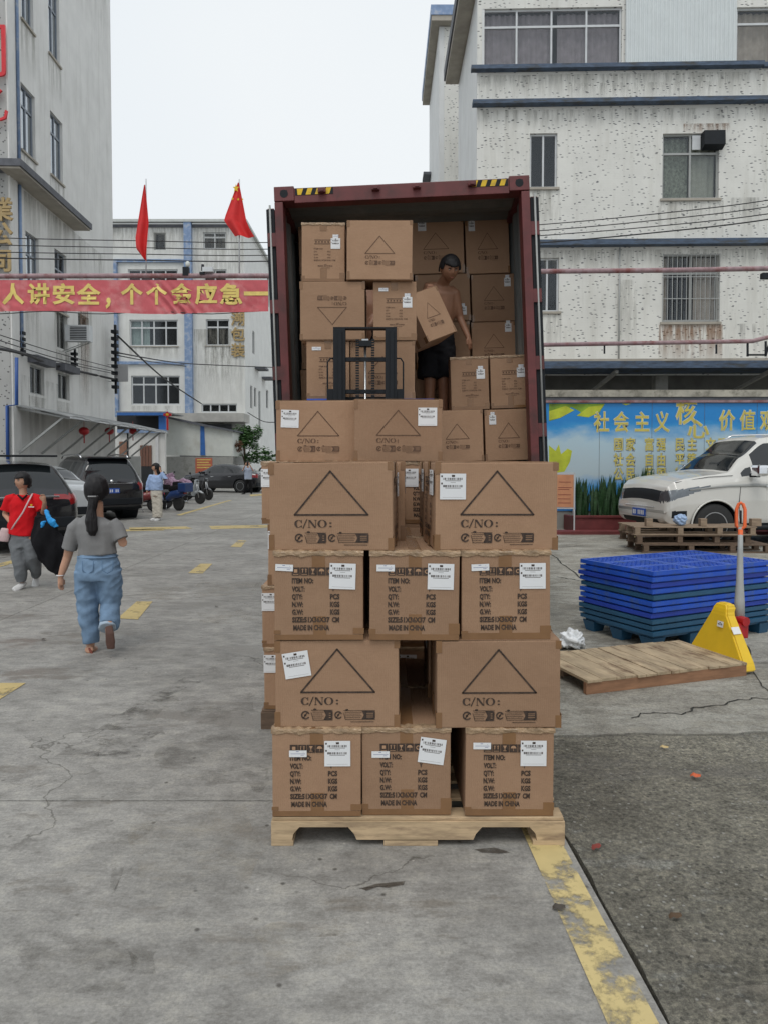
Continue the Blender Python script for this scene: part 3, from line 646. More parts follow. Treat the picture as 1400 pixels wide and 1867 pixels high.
# mural wall with planter
MW = Facade((P(996, 800, 16.6).x, 16.6), (1, -.008))
mw = empty('mural_wall', (0, 0, 0), 0, 'long wall carrying the blue slogan mural, with a concrete coping', 'wall')
zt = MW.at(1200, 735)[1]; zb0 = .42
fbox('wall_body', MW, -.1, 12, .02, .25, 0, zt + .06, GREYC, mw)
fbox('coping', MW, -.16, 12, -.08, .32, zt + .14, zt + .3, mat('stained_coping', (.38, .36, .30), .8, .35, 3, .3, dirt=(.16, .15, .12), dirtscale=4), mw)
fbox('frame_rail', MW, -.12, 12, -.06, .01, zt + .01, zt + .065, PIPEM, mw); fbox('frame_rail', MW, -.12, 12, -.05, .01, zt + .068, zt + .13, DGREY, mw)
fbox('frame_post', MW, -.12, -.06, -.06, .018, .3, zt + .0, ALU, mw)
def mural():
    m, t, b = nodes_of('mural_print'); v = mapped(t); sp = N(t, 'ShaderNodeSeparateXYZ'); t.links.new(v, sp.inputs[0])
    mr = N(t, 'ShaderNodeMapRange'); mr.inputs[1].default_value = .4; mr.inputs[2].default_value = zt; t.links.new(sp.outputs[2], mr.inputs[0])
    nz = ntex(t, mapped(t, (.7, .7, 1.5)), 1.3, 5); ad = N(t, 'ShaderNodeMath', operation='MULTIPLY_ADD'); ad.inputs[1].default_value = .35; t.links.new(nz, ad.inputs[0]); t.links.new(mr.outputs[0], ad.inputs[2])
    c = ramp(t, ad.outputs[0], [(.12, (.02, .16, .50)), (.4, (.08, .34, .70)), (.55, (.48, .58, .62)), (.82, (.46, .62, .70)), (.95, (.03, .30, .66)), (1.0, (.01, .24, .62))])
    c = mixc(t, .8, c, c); t.links.new(c, b.inputs['Base Color']); b.inputs['Roughness'].default_value = .4; MATS['mural_print'] = m; return m
fbox('mural_panel', MW, -.05, 12, .0, .018, zb0, zt, mural(), mw)
MG1 = mat('mural_green', (.22, .38, .02), .5, .5, 2.5, 0); MG2 = mat('mural_lime', (.50, .56, .03), .5, .25, 3, 0)
MYE = mat('mural_yellow_letter', (.62, .52, .10), .5, .12, 6, 0); MOUT = mat('mural_letter_outline', (.60, .62, .5), .5, .1, 6, 0); MSH = mat('mural_letter_shadow', (.2, .22, .24), .5, .1, 6, 0)
def mprint(name, polys, m, y):
    bm = bmesh.new()
    for pl in polys:
        vv = []
        for (px, py) in pl:
            s, z = MW.at(px, py); vv.append(bm.verts.new((s, y, z)))
        f = bm.faces.new(vv); f.normal_update()
    o = obj(name, bm, m, mw); o.matrix_basis = MW.M(); return o
mprint('ribbon_motif', [[(1000, 736), (1102, 736), (1092, 752), (1070, 760), (1052, 748), (1040, 742), (1020, 762), (1000, 768)]], MG1, -.003)
mprint('ribbon_motif', [[(1000, 750), (1030, 740), (1046, 748), (1020, 762), (1000, 766)], [(1050, 758), (1072, 742), (1100, 738), (1090, 752), (1072, 761)], [(1132, 736), (1150, 736), (1140, 739)]], MG2, -.005)
mprint('leaf_motif', [[(1000, 812), (1012, 822), (1018, 810), (1022, 828), (1034, 818), (1042, 822), (1038, 842), (1028, 860), (1012, 862), (1000, 858)]], MG2, -.003)
ml = bmesh.new(); mo = bmesh.new(); ms = bmesh.new()
def mtext(ch, px0, py0, px1, py1, shadow=False, bold=.012):
    s0, z1 = MW.at(px0, py0); s1, z0 = MW.at(px1, py1); h = z1 - z0; sx = (s1 - s0) / (h * 1.30)
    text_bm(mo, ch, s0 - h * .07, z0 + h * .12, h * .82, sx, .055, -.006); text_bm(ml, ch, s0 - h * .07, z0 + h * .12, h * .82, sx, .015, -.010)
    if shadow: text_bm(ms, ch, s0 - h * .07 + .012, z0 + h * .12 - .012, h * .82, sx, .08, -.003)
for ch, x in (('社', 1084), ('会', 1120), ('主', 1158), ('义', 1194)): mtext(ch, x, 754, x + 32, 788)
mtext('核', 1234, 730, 1278, 774); mtext('心', 1254, 768, 1300, 800)
for ch, x in (('价', 1312), ('值', 1350), ('观', 1387)): mtext(ch, x, 751, x + 33, 785)
for row, y in (('国家 富强 民主 文明 和谐', 800), ('社会 自由 平等 公正 法治', 828), ('公民 爱国 敬业 诚信 友善', 854)):
    for i, wd in enumerate(row.split()):
        for j, ch in enumerate(wd): mtext(ch, 1119 + i * 56 + j * 22, y, 1119 + i * 56 + j * 22 + 20, y + 22, True, .008)
for bmm, mm, nm in ((ms, MSH, 'lettering_shadow'), (mo, MOUT, 'lettering_outline'), (ml, MYE, 'slogan_lettering')):
    o = obj(nm, bmm, mm, mw); o.matrix_basis = MW.M()
for k in range(1, 9): fbox('panel_joint', MW, k * 1.22, k * 1.22 + .008, -.002, -.0005, zb0, zt, DGREY, mw)
pl = empty('planter', (0, 0, 0), 0, 'low dark red tiled planter box running along the mural wall', 'planter')
fbox('planter_wall', MW, .4, 12, -.95, -.85, 0, .34, BRICKR, pl); fbox('planter_rim', MW, .36, 12, -.98, -.82, .341, .38, BRICKR, pl); fbox('planter_wall', MW, .4, .5, -.849, -.04, 0, .34, BRICKR, pl)
fbox('soil', MW, .5, 12, -.849, -.04, 0, .3, mat('dark_soil', None), pl); fbox('kerb_step', MW, -.4, 12, -1.35, -.96, 0, .07, BRICKR, pl)
def leaf_plant(px, n, h, seed, label):
    rr = random.Random(seed); s = MW.at(px, 900)[0]; O = MW.O + MW.u * s - Vector((-MW.u.y, MW.u.x, 0)) * rr.uniform(.35, .6)
    bm = bmesh.new()
    for i in range(n):
        bx_, by = rr.uniform(-.13, .13), rr.uniform(-.2, .2); hh = h * rr.uniform(.6, 1.08); an = rr.uniform(0, 6.28); lx, ly = rr.uniform(-.1, .1), rr.uniform(-.1, .1); w = rr.uniform(.022, .036)
        prev = None; dx, dy = math.cos(an), math.sin(an)
        for k in range(6):
            t = k / 5; ww = w * (1 - t ** 3) * (.6 + .8 * math.sin(min(1, t * 1.6) * 1.57)) + .002; c = Vector((bx_ + lx * t * t, by + ly * t * t, hh * t)); tw = t * .8
            d = Vector((math.cos(an + tw), math.sin(an + tw), 0)) * ww
            p = (bm.verts.new(c - d), bm.verts.new(c + d))
            if prev: bm.faces.new((prev[0], prev[1], p[1], p[0]))
            prev = p
    o = obj('snake_plant', bm, LEAF, None, True, (O.x, O.y, .3)); tag(o, label, 'plant', 'snake plants in the red planter'); return o
pls = ['snake plant clump at the left end of the red planter, behind the orange notice board', 'second snake plant clump from the left end of the red planter', 'tall snake plant clump third from the left end of the planter', 'snake plant clump fourth from the left, left of the white SUV nose', 'snake plant clump fifth from the left, just before the white SUV nose', 'tallest snake plant clump, sixth from the left, over the SUV headlight', 'snake plant clump seventh from the left, over the front of the SUV bonnet', 'snake plant clump eighth from the left, over the SUV bonnet', 'snake plant clump ninth from the left, over the middle of the SUV bonnet', 'low snake plant clump tenth from the left, near the SUV windscreen']
for i, lb in enumerate(pls): leaf_plant(1052 + i * 23, 52, [.86, .80, .92, .84, .95, 1.1, .95, 1.0, .98, .95][i], i + 1, lb)

# left building
yaw = -.0464
FLs = Facade((-10.86, 20.77), (yaw, 1))
lb = empty('left_factory_building', (0, 0, 0), 0, 'tall white-grey factory building at the left edge with dark cornice and awning', 'building')
# local x of this wall runs away from the camera; the outside (+x world) is its -y side
def S(px, py): return FLs.at(px, py)
def srect(x0, yt0, x1, yb1): # a wall rectangle whose left jamb is at px x0, top seen at yt0 there, right jamb x1, bottom seen at yb1 there
    a = S(x0, yt0); b = S(x1, yb1); return [a[0], b[0], b[1], a[1]]
class FSide(Facade):
    def M(s):
        u = s.u; n = Vector((-u.y, u.x, 0)); return Matrix(((u.x, n.x, 0, s.O.x), (u.y, n.y, 0, s.O.y), (0, 0, 1, 0), (0, 0, 0, 1)))
FLs = FSide((-10.86, 20.77), (yaw, 1))
# u=(yaw,1): normal (-1,yaw) points to -x, so the inside is +local y. good
LH = [srect(38, 148, 66, 296), srect(92, 200, 116, 338), srect(88, -40, 110, 122), srect(38, -80, 62, 62), srect(47, 420, 73, 560), srect(100, 452, 123, 575), srect(104, 565, 124, 640), srect(143, 570, 163, 610), srect(55, 664, 82, 722), srect(106, 678, 128, 731)]
Lend = S(205, 300)[0]
wall('side_wall', FLs, 0, Lend, 0, 23, LH, LEFTW, lb, .16)
DKF = mat('dull_blue_grey_frame', (.22, .25, .29), .5, .1, 5, .05)
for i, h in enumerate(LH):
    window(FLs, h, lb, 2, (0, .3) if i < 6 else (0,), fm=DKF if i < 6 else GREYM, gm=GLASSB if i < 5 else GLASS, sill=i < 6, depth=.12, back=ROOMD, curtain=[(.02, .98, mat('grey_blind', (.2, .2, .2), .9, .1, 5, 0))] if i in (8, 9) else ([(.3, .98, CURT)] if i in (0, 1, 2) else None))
FLf = Facade((-10.86 - 14, 20.77), (1, 0))
wall('front_wall', FLf, 0, 14, 0, 23, [], LEFTG, lb)
co_z = S(60, 348)[1]
bm = bmesh.new()
prism(bm, [(-.0, 0), (-.62, .0), (-.62, .12), (-.0, .26)], 0, 1, 'x'); bm.free()
Lco = S(137, 430)[0]
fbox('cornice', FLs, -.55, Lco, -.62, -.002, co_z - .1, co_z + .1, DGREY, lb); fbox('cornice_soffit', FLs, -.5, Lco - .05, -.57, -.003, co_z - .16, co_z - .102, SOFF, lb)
box('cornice', -14, -.05, -.55, -.002, co_z - .1, co_z + .1, DGREY, lb).matrix_basis = Matrix.Translation((-10.86, 20.77, 0))
box('pilaster', .02, .5, -.05, -.002, 0, 23, LEFTW, lb).matrix_basis = FLs.M()
for (px, y0, y1, w) in ((24, 480, 650, .03), (30, 660, 830, .05)):
    p0, p1 = S(px, y0), S(px, y1)
o = tubeo('blue_drain_pipe', [(.62, -.06, 23), (.62, -.06, co_z + .15)], .05, LBAND, lb, 8); o.matrix_basis = FLs.M()
o = tubeo('blue_drain_pipe', [(.62, -.06, co_z - .2), (.62, -.06, 5.0)], .05, LBAND, lb, 8); o.matrix_basis = FLs.M()
p = [P(31, 652, 20.69), P(31, 738, 20.69), P(14, 740, 20.69), P(15, 838, 20.69)]
tubeo('blue_drain_pipe', p, .05, mat('blue_pipe', (.03, .09, .3), .5, .1, 6, .05), lb, 8)
for i, (a, b) in enumerate(((54, 500), (106, 530))):
    pass
for h in (LH[8], LH[9]): fbox('window_hood', FLs, h[0] - .15, h[1] + .2, -.3, -.003, h[3] + .05, h[3] + .28, DGREY, lb)
h0 = S(110, 610)
# awning
aw = empty('awning', (0, 0, 0), 0, 'long grey sheet awning on slanted struts along the left building', 'awning')
z_ = S(40, 765)[1]
def LP(s, out, z): return FLs.M() @ Vector((s, -out, z))
sA, sB = .2, Lend + 2.2
bm = bmesh.new(); n_ = 40
g = []
zr = 2.78
for i in range(n_ + 1):
    s = sA + (sB - sA) * i / n_; row = []
    for k in range(5):
        o_ = 1.6 * k / 4; row.append(bm.verts.new(LP(s, .05 + o_, zr + .45 - .32 * (k / 4) ** 1.3 + .03 * math.sin(i * .8) + (.015 if i % 2 else 0))))
    g.append(row)
for A, B in zip(g, g[1:]):
    for k in range(4): bm.faces.new((A[k], A[k + 1], B[k + 1], B[k]))
r_ = bmesh.ops.extrude_face_region(bm, geom=list(bm.faces)); bmesh.ops.translate(bm, vec=(0, 0, -.03), verts=[v for v in r_['geom'] if isinstance(v, bmesh.types.BMVert)])
obj('awning_sheet', bm, ROOFM, aw)
for k in range(8):
    s = sA + .15 + (sB - sA - .3) * k / 7; bb = bmesh.new(); beam(bb, LP(s, .04, zr - .95), LP(s, 1.4, zr + .16), .06); beam(bb, LP(s, .04, zr + .38), LP(s, 1.55, zr + .08), .05); obj('strut', bb, GREYM, aw)
bb = bmesh.new(); beam(bb, LP(sA, 1.62, zr + .1), LP(sB, 1.62, zr + .1), .05); obj('edge_rail', bb, ALU, aw)
for k, (px, lb_) in enumerate(((154, 'red paper lantern under the awning, nearest of the three'), (200, 'red paper lantern under the awning, middle of the three'), (243, 'red paper lantern under the awning, farthest, by the shop'))):
    Yl = (23.5, 26.5, 30)[k]; c = P(px, 786, Yl); e = empty('paper_lantern', c, 0, lb_, 'lantern', 'red lanterns under the awning')
    ballo('lantern_body', (0, 0, 0), (.17, .17, .14), REDP, e, 2); tubeo('tassel', [(0, 0, -.13), (0, 0, -.4)], .02, REDP, e, 6); tubeo('cord', [(0, 0, .13), (0, 0, .4)], .008, REDP, e, 4)
# grey hoarding sheets under the awning
ho = empty('hoarding', (0, 0, 0), 0, 'flat grey sheet hoarding standing beside the shop doorway', 'hoarding')
for x0, x1, y0, Yh in ((165, 209, 832, 26), (211, 257, 832, 26.1)):
    a, b = P(x0, y0, Yh), P(x1, y0, Yh); box('hoarding_sheet', a.x, b.x, Yh, Yh + .04, .05, a.z, GREYM, ho)
for h in LH:
    for q in ((h[0] - .1, h[1] + .1, h[2] - 1.5, h[2] - .08),):
        bm = bmesh.new(); bm.faces.new([bm.verts.new(p) for p in ((q[0], -.004, q[2]), (q[1], -.004, q[2]), (q[1], -.004, q[3]), (q[0], -.004, q[3]))]); o = obj('wall_stain', bm, GRIM, lb); o.matrix_basis = FLs.M()
for q, m_ in (((5.2, 6.6, 3.2, 8.5), GRIM), ((.2, 3.5, 3.0, 4.2), MOULD), ((5.4, 6.2, 3.5, 7.5), RUST), ((0, 8.6, 18, 22), GRIM), ((1, 8, co_z - 1.8, co_z - .2), GRIM)):
    bm = bmesh.new(); bm.faces.new([bm.verts.new(p) for p in ((q[0], -.0055, q[2]), (q[1], -.0055, q[2]), (q[1], -.0055, q[3]), (q[0], -.0055, q[3]))]); o = obj('wall_stain', bm, m_, lb); o.matrix_basis = FLs.M()
# air conditioner on the left wall
ac = empty('air_conditioner', (0, 0, 0), 0, 'white air conditioner unit bracketed on the left building wall', 'air conditioner')
q = S(112, 608); q2 = S(134, 608)
M_ = FLs.M()
zac = q[1]
def acb(name, x0, x1, y0, y1, z0, z1, m, parent=ac): o = box(name, x0, x1, y0, y1, z0, z1, m, parent); return o
ac.matrix_basis = M_ @ Matrix.Translation((q[0] - .0, 0, zac))
acb('casing', 0, .32, -.95, -.12, -.25, .30, ALU)
fg = bmesh.new()
for i in range(8): bx(fg, -.012, -.002, -.86, -.30, -.2 + i * .058, -.17 + i * .058)
obj('front_grille', fg, BLACKM, ac)
bb = bmesh.new(); beam(bb, (.05, -.02, -.6), (.05, -.85, -.27), .03); beam(bb, (.28, -.02, -.6), (.28, -.85, -.27), .03); obj('bracket', bb, GREYM, ac)
# cable racks and small sign board on the wall end
rk = empty('cable_rack', (0, 0, 0), 0, 'black cable insulator rack at the far corner of the left building', 'cable rack')
c = P(212, 660, 29.2)
bm = bmesh.new()
for k in range(9): z = c.z - 1.1 + k * .28; bx(bm, c.x - .1, c.x + .13, c.y - .25, c.y - .02, z, z + .13)
bx(bm, c.x - .03, c.x + .05, c.y - .1, c.y - .0, c.z - 1.3, c.z + 1.5); obj('insulator_stack', bm, BLACKM, rk)
for (px, py, Yq, lbq) in ((42, 625, 21.5, 'small black insulator rack near the front corner of the left building'), (138, 660, 25.2, 'small black insulator rack beside the ground floor windows of the left building')):
    c = P(px, py, Yq); bm = bmesh.new()
    for k in range(4): z = c.z - .32 + k * .18; bx(bm, c.x - .1, c.x + .1, c.y - .15, c.y, z, z + .1)
    bx(bm, c.x - .03, c.x + .03, c.y - .05, c.y + .02, c.z - .4, c.z + .45); o = obj('insulator_rack', bm, BLACKM); tag(o, lbq, 'cable rack')
sg = empty('sign_board', P(222, 680, 29.1), 0, 'blank grey square board hung from the far corner of the left building', 'sign')
box('panel', -.27, .27, -.03, .03, -.34, .34, mat('blank_board_back', (.34, .34, .345), .6, .05, 3, .05), sg); bb = bmesh.new(); beam(bb, (-.75, 0, .34), (.27, 0, .34), .025); beam(bb, (-.75, 0, -.34), (.27, 0, -.34), .025); obj('bracket', bb, GREYM, sg)
# letters on the left front face
def wall_letters(name, chars, pxs, Y, m, label, size, parent_loc=None, sx=1.0):
    bm = bmesh.new()
    for ch, (px, py) in zip(chars, pxs):
        c = P(px, py, Y); text_bm(bm, ch, c.x - size * .65, c.z - size * .45, size, sx, -.01 if m is REDL else .03, Y - .05, depth=.03)
    o = obj(name, bm, m); tag(o, label, 'wall lettering'); return o
wall_letters('red_sign_lettering', '司', [(-33, 98)], 20.7, REDL, 'large red character strokes high on the grey front of the left building', 1.25)
wall_letters('red_sign_lettering', '乙', [(-16, 196)], 20.7, REDL, 'lower red character stroke on the grey front of the left building', .8)
wall_letters('gold_sign_lettering', '業公司', [(3, 385), (3, 430), (3, 478)], 20.7, GOLD, 'gilt characters running down the front face of the left building', .50)

# back building
bk = empty('back_factory_building', (0, 0, 0), 0, 'white four storey factory across the end of the yard with faded blue pillar', 'building')
YB = 50.0; FB = Facade((P(195, 600, YB).x, YB), (1, 0))
BH = [FB.rect(281, 424, 303, 456), FB.rect(371, 423, 413, 454), FB.rect(234, 491, 325, 530), FB.rect(372, 491, 414, 530), FB.rect(237, 583, 325, 631), FB.rect(376, 582, 419, 630), FB.rect(240, 685, 329, 738), FB.rect(368, 736, 433, 752)]
XE = FB.at(447, 600)[0]; ztop = FB.at(300, 408)[1]; z2 = FB.at(400, 415)[1]
wall('front_wall', FB, 0, XE, 0, ztop, BH, BACKW, bk, .2)
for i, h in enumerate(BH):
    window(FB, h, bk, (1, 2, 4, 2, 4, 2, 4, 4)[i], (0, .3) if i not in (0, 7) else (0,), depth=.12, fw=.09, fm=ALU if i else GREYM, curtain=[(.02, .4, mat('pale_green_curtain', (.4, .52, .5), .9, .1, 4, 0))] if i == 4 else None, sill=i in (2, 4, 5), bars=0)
q = FB.at(345, 600)[0]
fbox('blue_pillar', FB, q - .22, q + .3, -.35, -.003, FB.at(350, 760)[1], ztop + .1, LBAND, bk)
q = FB.at(213, 600)[0]; fbox('blue_pillar', FB, q - .15, q + .15, -.3, -.003, FB.at(213, 760)[1], FB.at(213, 480)[1], LBAND, bk)
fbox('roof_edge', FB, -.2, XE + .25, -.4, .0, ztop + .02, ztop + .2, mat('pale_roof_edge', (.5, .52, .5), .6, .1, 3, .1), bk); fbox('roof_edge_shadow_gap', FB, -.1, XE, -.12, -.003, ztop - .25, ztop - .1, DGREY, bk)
for py in (476, 662): z = FB.at(300, py)[1]; fbox('floor_band', FB, 0, FB.at(345, 600)[0] - .25, -.15, -.003, z - .1, z + .1, LBAND if py > 500 else LBAND, bk)
z = FB.at(300, 455 + 7)[1]
FB2 = Facade((FB.O.x + XE, YB), (0.0, 1)); 
sm = Matrix(((0, -1, 0, FB.O.x + XE), (1, 0, 0, YB), (0, 0, 1, 0), (0, 0, 0, 1)))
def bs(px, py):
    X = FB.O.x + XE; d = ray(px, py); t = X / d.x; return (t * d.y - YB, EYE + t * d.z)
class FX(Facade):
    pass
FBs = FX((FB.O.x + XE, YB), (0, 1))
sh_ = []
for (x0, y0, x1, y1) in ((461, 602, 464, 646), (457, 702, 460, 745), (464, 706, 467, 742), (472, 712, 475, 800), (488, 500, 491, 560), (486, 710, 489, 745)):
    a, b = bs(x0, y0), bs(x1, y1); sh_.append([a[0], b[0] + .25, b[1], a[1]])
wall('side_wall', FBs, 0, 14, 0, ztop, sh_, BACKW, bk, .15)
for h in sh_: window(FBs, h, bk, 1, (0,), sill=False, depth=.1)
fbox('roof_edge', FBs, 0, 14, -.25, .0, ztop + .02, ztop + .2, mat('pale_roof_edge', None), bk)
for (px, py) in ((465, 672), (478, 690)):
    a = bs(px, py); fbox('window_hood', FBs, a[0], a[0] + 1.6, -.8, -.004, a[1], a[1] + .15, DGREY, bk)
fbox('lower_slab', FB, FB.at(310, 760)[0], XE + .3, -2.2, -.01, FB.at(400, 772)[1], FB.at(400, 757)[1], mat('grey_canopy_slab', (.42, .41, .38), .8, .15, 2, .1), bk)
fbox('lower_recess', FB, FB.at(330, 760)[0], FB.at(424, 760)[0], -.3, -.012, 0, FB.at(400, 774)[1], DGREY, bk)
wall_letters('gilt_wall_lettering', '潮包装', [(434, 583), (434, 611), (434, 640)], YB - .02, GOLD, 'three gilt characters on the corner of the back factory', .72)

for q in ((236, 632, 330, 658, GRIM), (372, 632, 424, 700, GRIM), (205, 412, 345, 470, GRIM), (240, 740, 330, 755, MOULD), (355, 415, 446, 560, GRIM), (355, 600, 446, 750, GRIM)): streak(FB, *q, bk)
# shop hut and pale sheet shed
hut = empty('shop_hut', (0, 0, 0), 0, 'small shop hut with blue roof edge and dark opening below the back factory', 'hut')
YH = 41.0
def hb(name, x0, y0, x1, y1, Y0, Y1, m, zmin=None): 
    a, b = P(x0, y0, Y0), P(x1, y1, Y0); return box(name, a.x, b.x, Y0, Y1, b.z if zmin is None else zmin, a.z, m, hut)
hb('back_wall', 214, 752, 300, 900, YH + 3, YH + 3.1, ROOMD, 0); hb('roof_beam', 214, 752, 302, 757, YH - .3, YH, BLUES)
hb('lower_wall', 214, 789, 302, 860, YH, YH + .15, LEFTW, 0); hb('wall_ledge', 214, 783, 303, 789, YH - .2, YH + .2, LBAND); hb('side_wall', 290, 757, 303, 783, YH, YH + .1, BLUES)
hb('roof_sheet', 212, 750, 304, 752, YH - .3, YH + 3.2, ROOFM); hb('pillar', 284, 792, 290, 860, YH - .1, YH - .01, mat('white_pillar', (.6, .6, .6), .6, .1, 4, .1), 0)
for i in range(4): hb('door_plank', 256 + i * 5.4, 812, 260.8 + i * 5.4, 850, YH - .08, YH - .02, mat('brown_plank', (.17, .08, .055), .7, .2, 4, .1, stretch=(8, 8, 1)))
hb('door_lower_panel', 258, 850, 280, 880, YH - .07, YH - .02, ROOMD, 0); hb('brown_poster', 218, 805, 232, 850, YH - .06, YH - .01, mat('brown_poster', (.28, .15, .1), .7, .2, 4, .1), 0); hb('dark_doorway', 232, 790, 235, 860, YH - .05, YH - .01, ROOMD, 0)
sd = empty('sheet_metal_shed', (0, 0, 0), 0, 'pale sheet metal shed with a blue stripe and sloping roof', 'shed')
YS = 44.0
def spoly(name, pix, Y0, d, m, parent=sd):
    bm = bmesh.new(); prism(bm, [(P(x, y, Y0).x, P(x, y, Y0).z) for x, y in pix], Y0, Y0 + d, 'y'); return obj(name, bm, m, parent)
spoly('upper_wall', [(304, 830), (425, 832), (425, 785), (370, 776), (312, 762), (304, 762)], YS, .08, SHEET)
a, b, c, d = P(302, 760, YS), P(370, 775, YS), P(427, 784, YS), P(427, 787, YS)
spoly('roof', [(302, 762), (370, 777), (428, 787), (428, 784), (370, 773), (302, 758)], YS - .25, 5, DGREY)
spoly('blue_strip', [(366, 830), (375, 830), (373, 777), (366, 776)], YS - .04, .035, BLUES)
bm = bmesh.new(); a, b = P(304, 832, YS), P(425, 832, YS); bx(bm, a.x, b.x, YS + .02, YS + .2, 0, a.z - .01); obj('lower_wall', bm, GREYC, sd)
spoly('side_wall', [(424, 832), (425, 832), (425, 787), (424, 787)], YS + .09, 4.5, SHEET)
pa = P(357, 835, YS); pb = P(388, 864, YS)
nb = empty('notice_poster', (0, 0, 0), 0, 'orange notice poster with yellow print on the shed wall', 'poster')
box('poster_sheet', pa.x, pb.x, YS - .01, YS + .0, pb.z, pa.z, mat('orange_poster', (.5, .14, .08), .6, .15, 5, 0), nb)
pr = Pr()
for i in range(4): pr.rect(pa.x + .1, pb.x - .1 - .1 * (i % 2), pa.z - .14 - i * .16, pa.z - .08 - i * .16)
o = link_mesh('poster_print', pr.done('poster_print'), YELT, nb, loc=(0, YS - .014, 0))
# chinese knot decoration
kn = empty('knot_decoration', P(306, 756, 39), 0, 'red and gold festive knot on a pole above the shop hut', 'decoration')
bm = bmesh.new(); bx(bm, -.13, .13, -.03, .03, -.13, .13, Matrix.Rotation(R(45), 4, 'Y')); bx(bm, -.22, .22, -.025, .025, -.07, .07); obj('knot', bm, REDP, kn); box('knot_centre', -.07, .07, -.04, -.031, -.05, .06, YELP, kn)
box('tassel', -.05, .05, -.02, .02, -.85, -.2, REDP, kn); tubeo('pole', [(.0, .03, -1.2), (0, .03, .3)], .015, GREYM, kn, 6)

# trees
def crown(name, c, s, n, size, seed, parent, m=TREEL):
    rr = random.Random(seed); bm = bmesh.new(); cl = [(Vector((rr.gauss(0, .42), rr.gauss(0, .42), rr.gauss(0, .42))), rr.uniform(.18, .42)) for _ in range(16)]
    for i in range(n):
        k, r = rr.choice(cl); d = Vector((rr.gauss(0, 1), rr.gauss(0, 1), rr.gauss(0, 1))).normalized() * r * rr.random() ** .4
        p = k + d; p = Vector((p.x * s[0], p.y * s[1], p.z * s[2])) + Vector(c)
        q = Matrix.Rotation(rr.uniform(0, 6.28), 3, 'Z') @ Matrix.Rotation(rr.uniform(-1.1, 1.1), 3, 'X'); z = size * rr.uniform(.6, 1.3)
        bm.faces.new([bm.verts.new(p + q @ Vector(v)) for v in ((-z, 0, 0), (0, -z * .45, 0), (z, 0, 0), (0, z * .45, 0))])
    me = bpy.data.meshes.new(name); bm.to_mesh(me); bm.free(); return link_mesh(name, me, m, parent)
t1 = empty('small_tree', Vector((P(447, 800, 47).x, P(447, 800, 47).y, 0)), 0, 'small bushy green tree beside the pale shed', 'tree')
b0 = t1.location
crown('crown', (0.0, 0, P(447, 797, b0.y).z), (1.05, 1.0, 1.45), 3600, .10, 1, t1)
bm = bmesh.new(); tube(bm, [(0, 0, 0), (.05, 0, 1.2), (-.05, 0, 2.6), (.1, 0, 3.4)], [.12, .1, .07, .03]); tube(bm, [(0, 0, 1.6), (.4, .1, 2.6)], [.05, .02]); tube(bm, [(0, 0, 1.5), (-.4, .1, 2.7)], [.05, .02]); obj('trunk', bm, BARK, t1, True)
t2 = empty('round_shrub', Vector((P(484, 800, 46).x, P(484, 800, 46).y, 0)), 0, 'low dark green shrub behind the white car', 'shrub')
crown('foliage', (0, 0, P(484, 826, t2.location.y).z), (1.3, .8, .55), 1500, .09, 2, t2); tubeo('stem', [(0, 0, 0), (0, 0, 1.4)], .06, BARK, t2, 6)
t3 = empty('potted_shrub', Vector((P(432, 800, 45).x, P(432, 800, 45).y, 0)), 0, 'small shrub with reddish leaves at the foot of the tree', 'shrub')
crown('foliage', (0, 0, P(432, 815, t3.location.y).z + .0), (.5, .5, .5), 500, .08, 3, t3, mat('reddish_leaf', (.16, .07, .035), .6, .4, 7, .1)); tubeo('stem', [(0, 0, 0), (0, 0, 1.3)], .05, BARK, t3, 6)

# ------------------------------------------------------------------ cartons
def put_text(bm, s, x0, x1, z0, h, bold=.05, y=0):
    b2 = bmesh.new(); text_bm(b2, s, 0, 0, h, 1, bold, y)
    xs = [v.co.x for v in b2.verts]; a, b = min(xs), max(xs); k = (x1 - x0) / (b - a)
    for v in b2.verts: v.co.x = x0 + (v.co.x - a) * k; v.co.z += z0
    me = bpy.data.meshes.new('t'); b2.to_mesh(me); b2.free(); bm.from_mesh(me); bpy.data.meshes.remove(me)
def cno(p, x, z, w, h):                       # C/NO: in a high-contrast serif letter
    u = w / 5.2
    p.ell(x + .5 * u, z + h / 2, .52 * u, h / 2, .26 * u, h * .44, 42, 318, 18, .04 * u); p.rect(x + .86 * u, x + .97 * u, z + h * .6, z + h * .98); p.rect(x + .86 * u, x + .97 * u, z + h * .04, z + h * .3)
    p.line((x + 1.12 * u, z - h * .06), (x + 1.62 * u, z + h * 1.04), .13 * u)
    a = x + 1.75 * u; p.rect(a + .12 * u, a + .2 * u, z, z + h); p.rect(a + 1.0 * u, a + 1.08 * u, z, z + h); p.poly([(a + .05 * u, z + h), (a + .35 * u, z + h), (a + 1.1 * u, z), (a + .85 * u, z)])
    for q in (a, a + .86 * u): p.rect(q, q + .34 * u, z + (0 if q == a else h * .93), z + (h * .07 if q == a else h))
    p.ell(x + 3.65 * u, z + h / 2, .62 * u, h / 2, .34 * u, h * .45)
    for zz in (.12, .55): p.ell(x + 4.75 * u, z + h * zz + h * .04, .15 * u, h * .11, .001, .001, n=10)
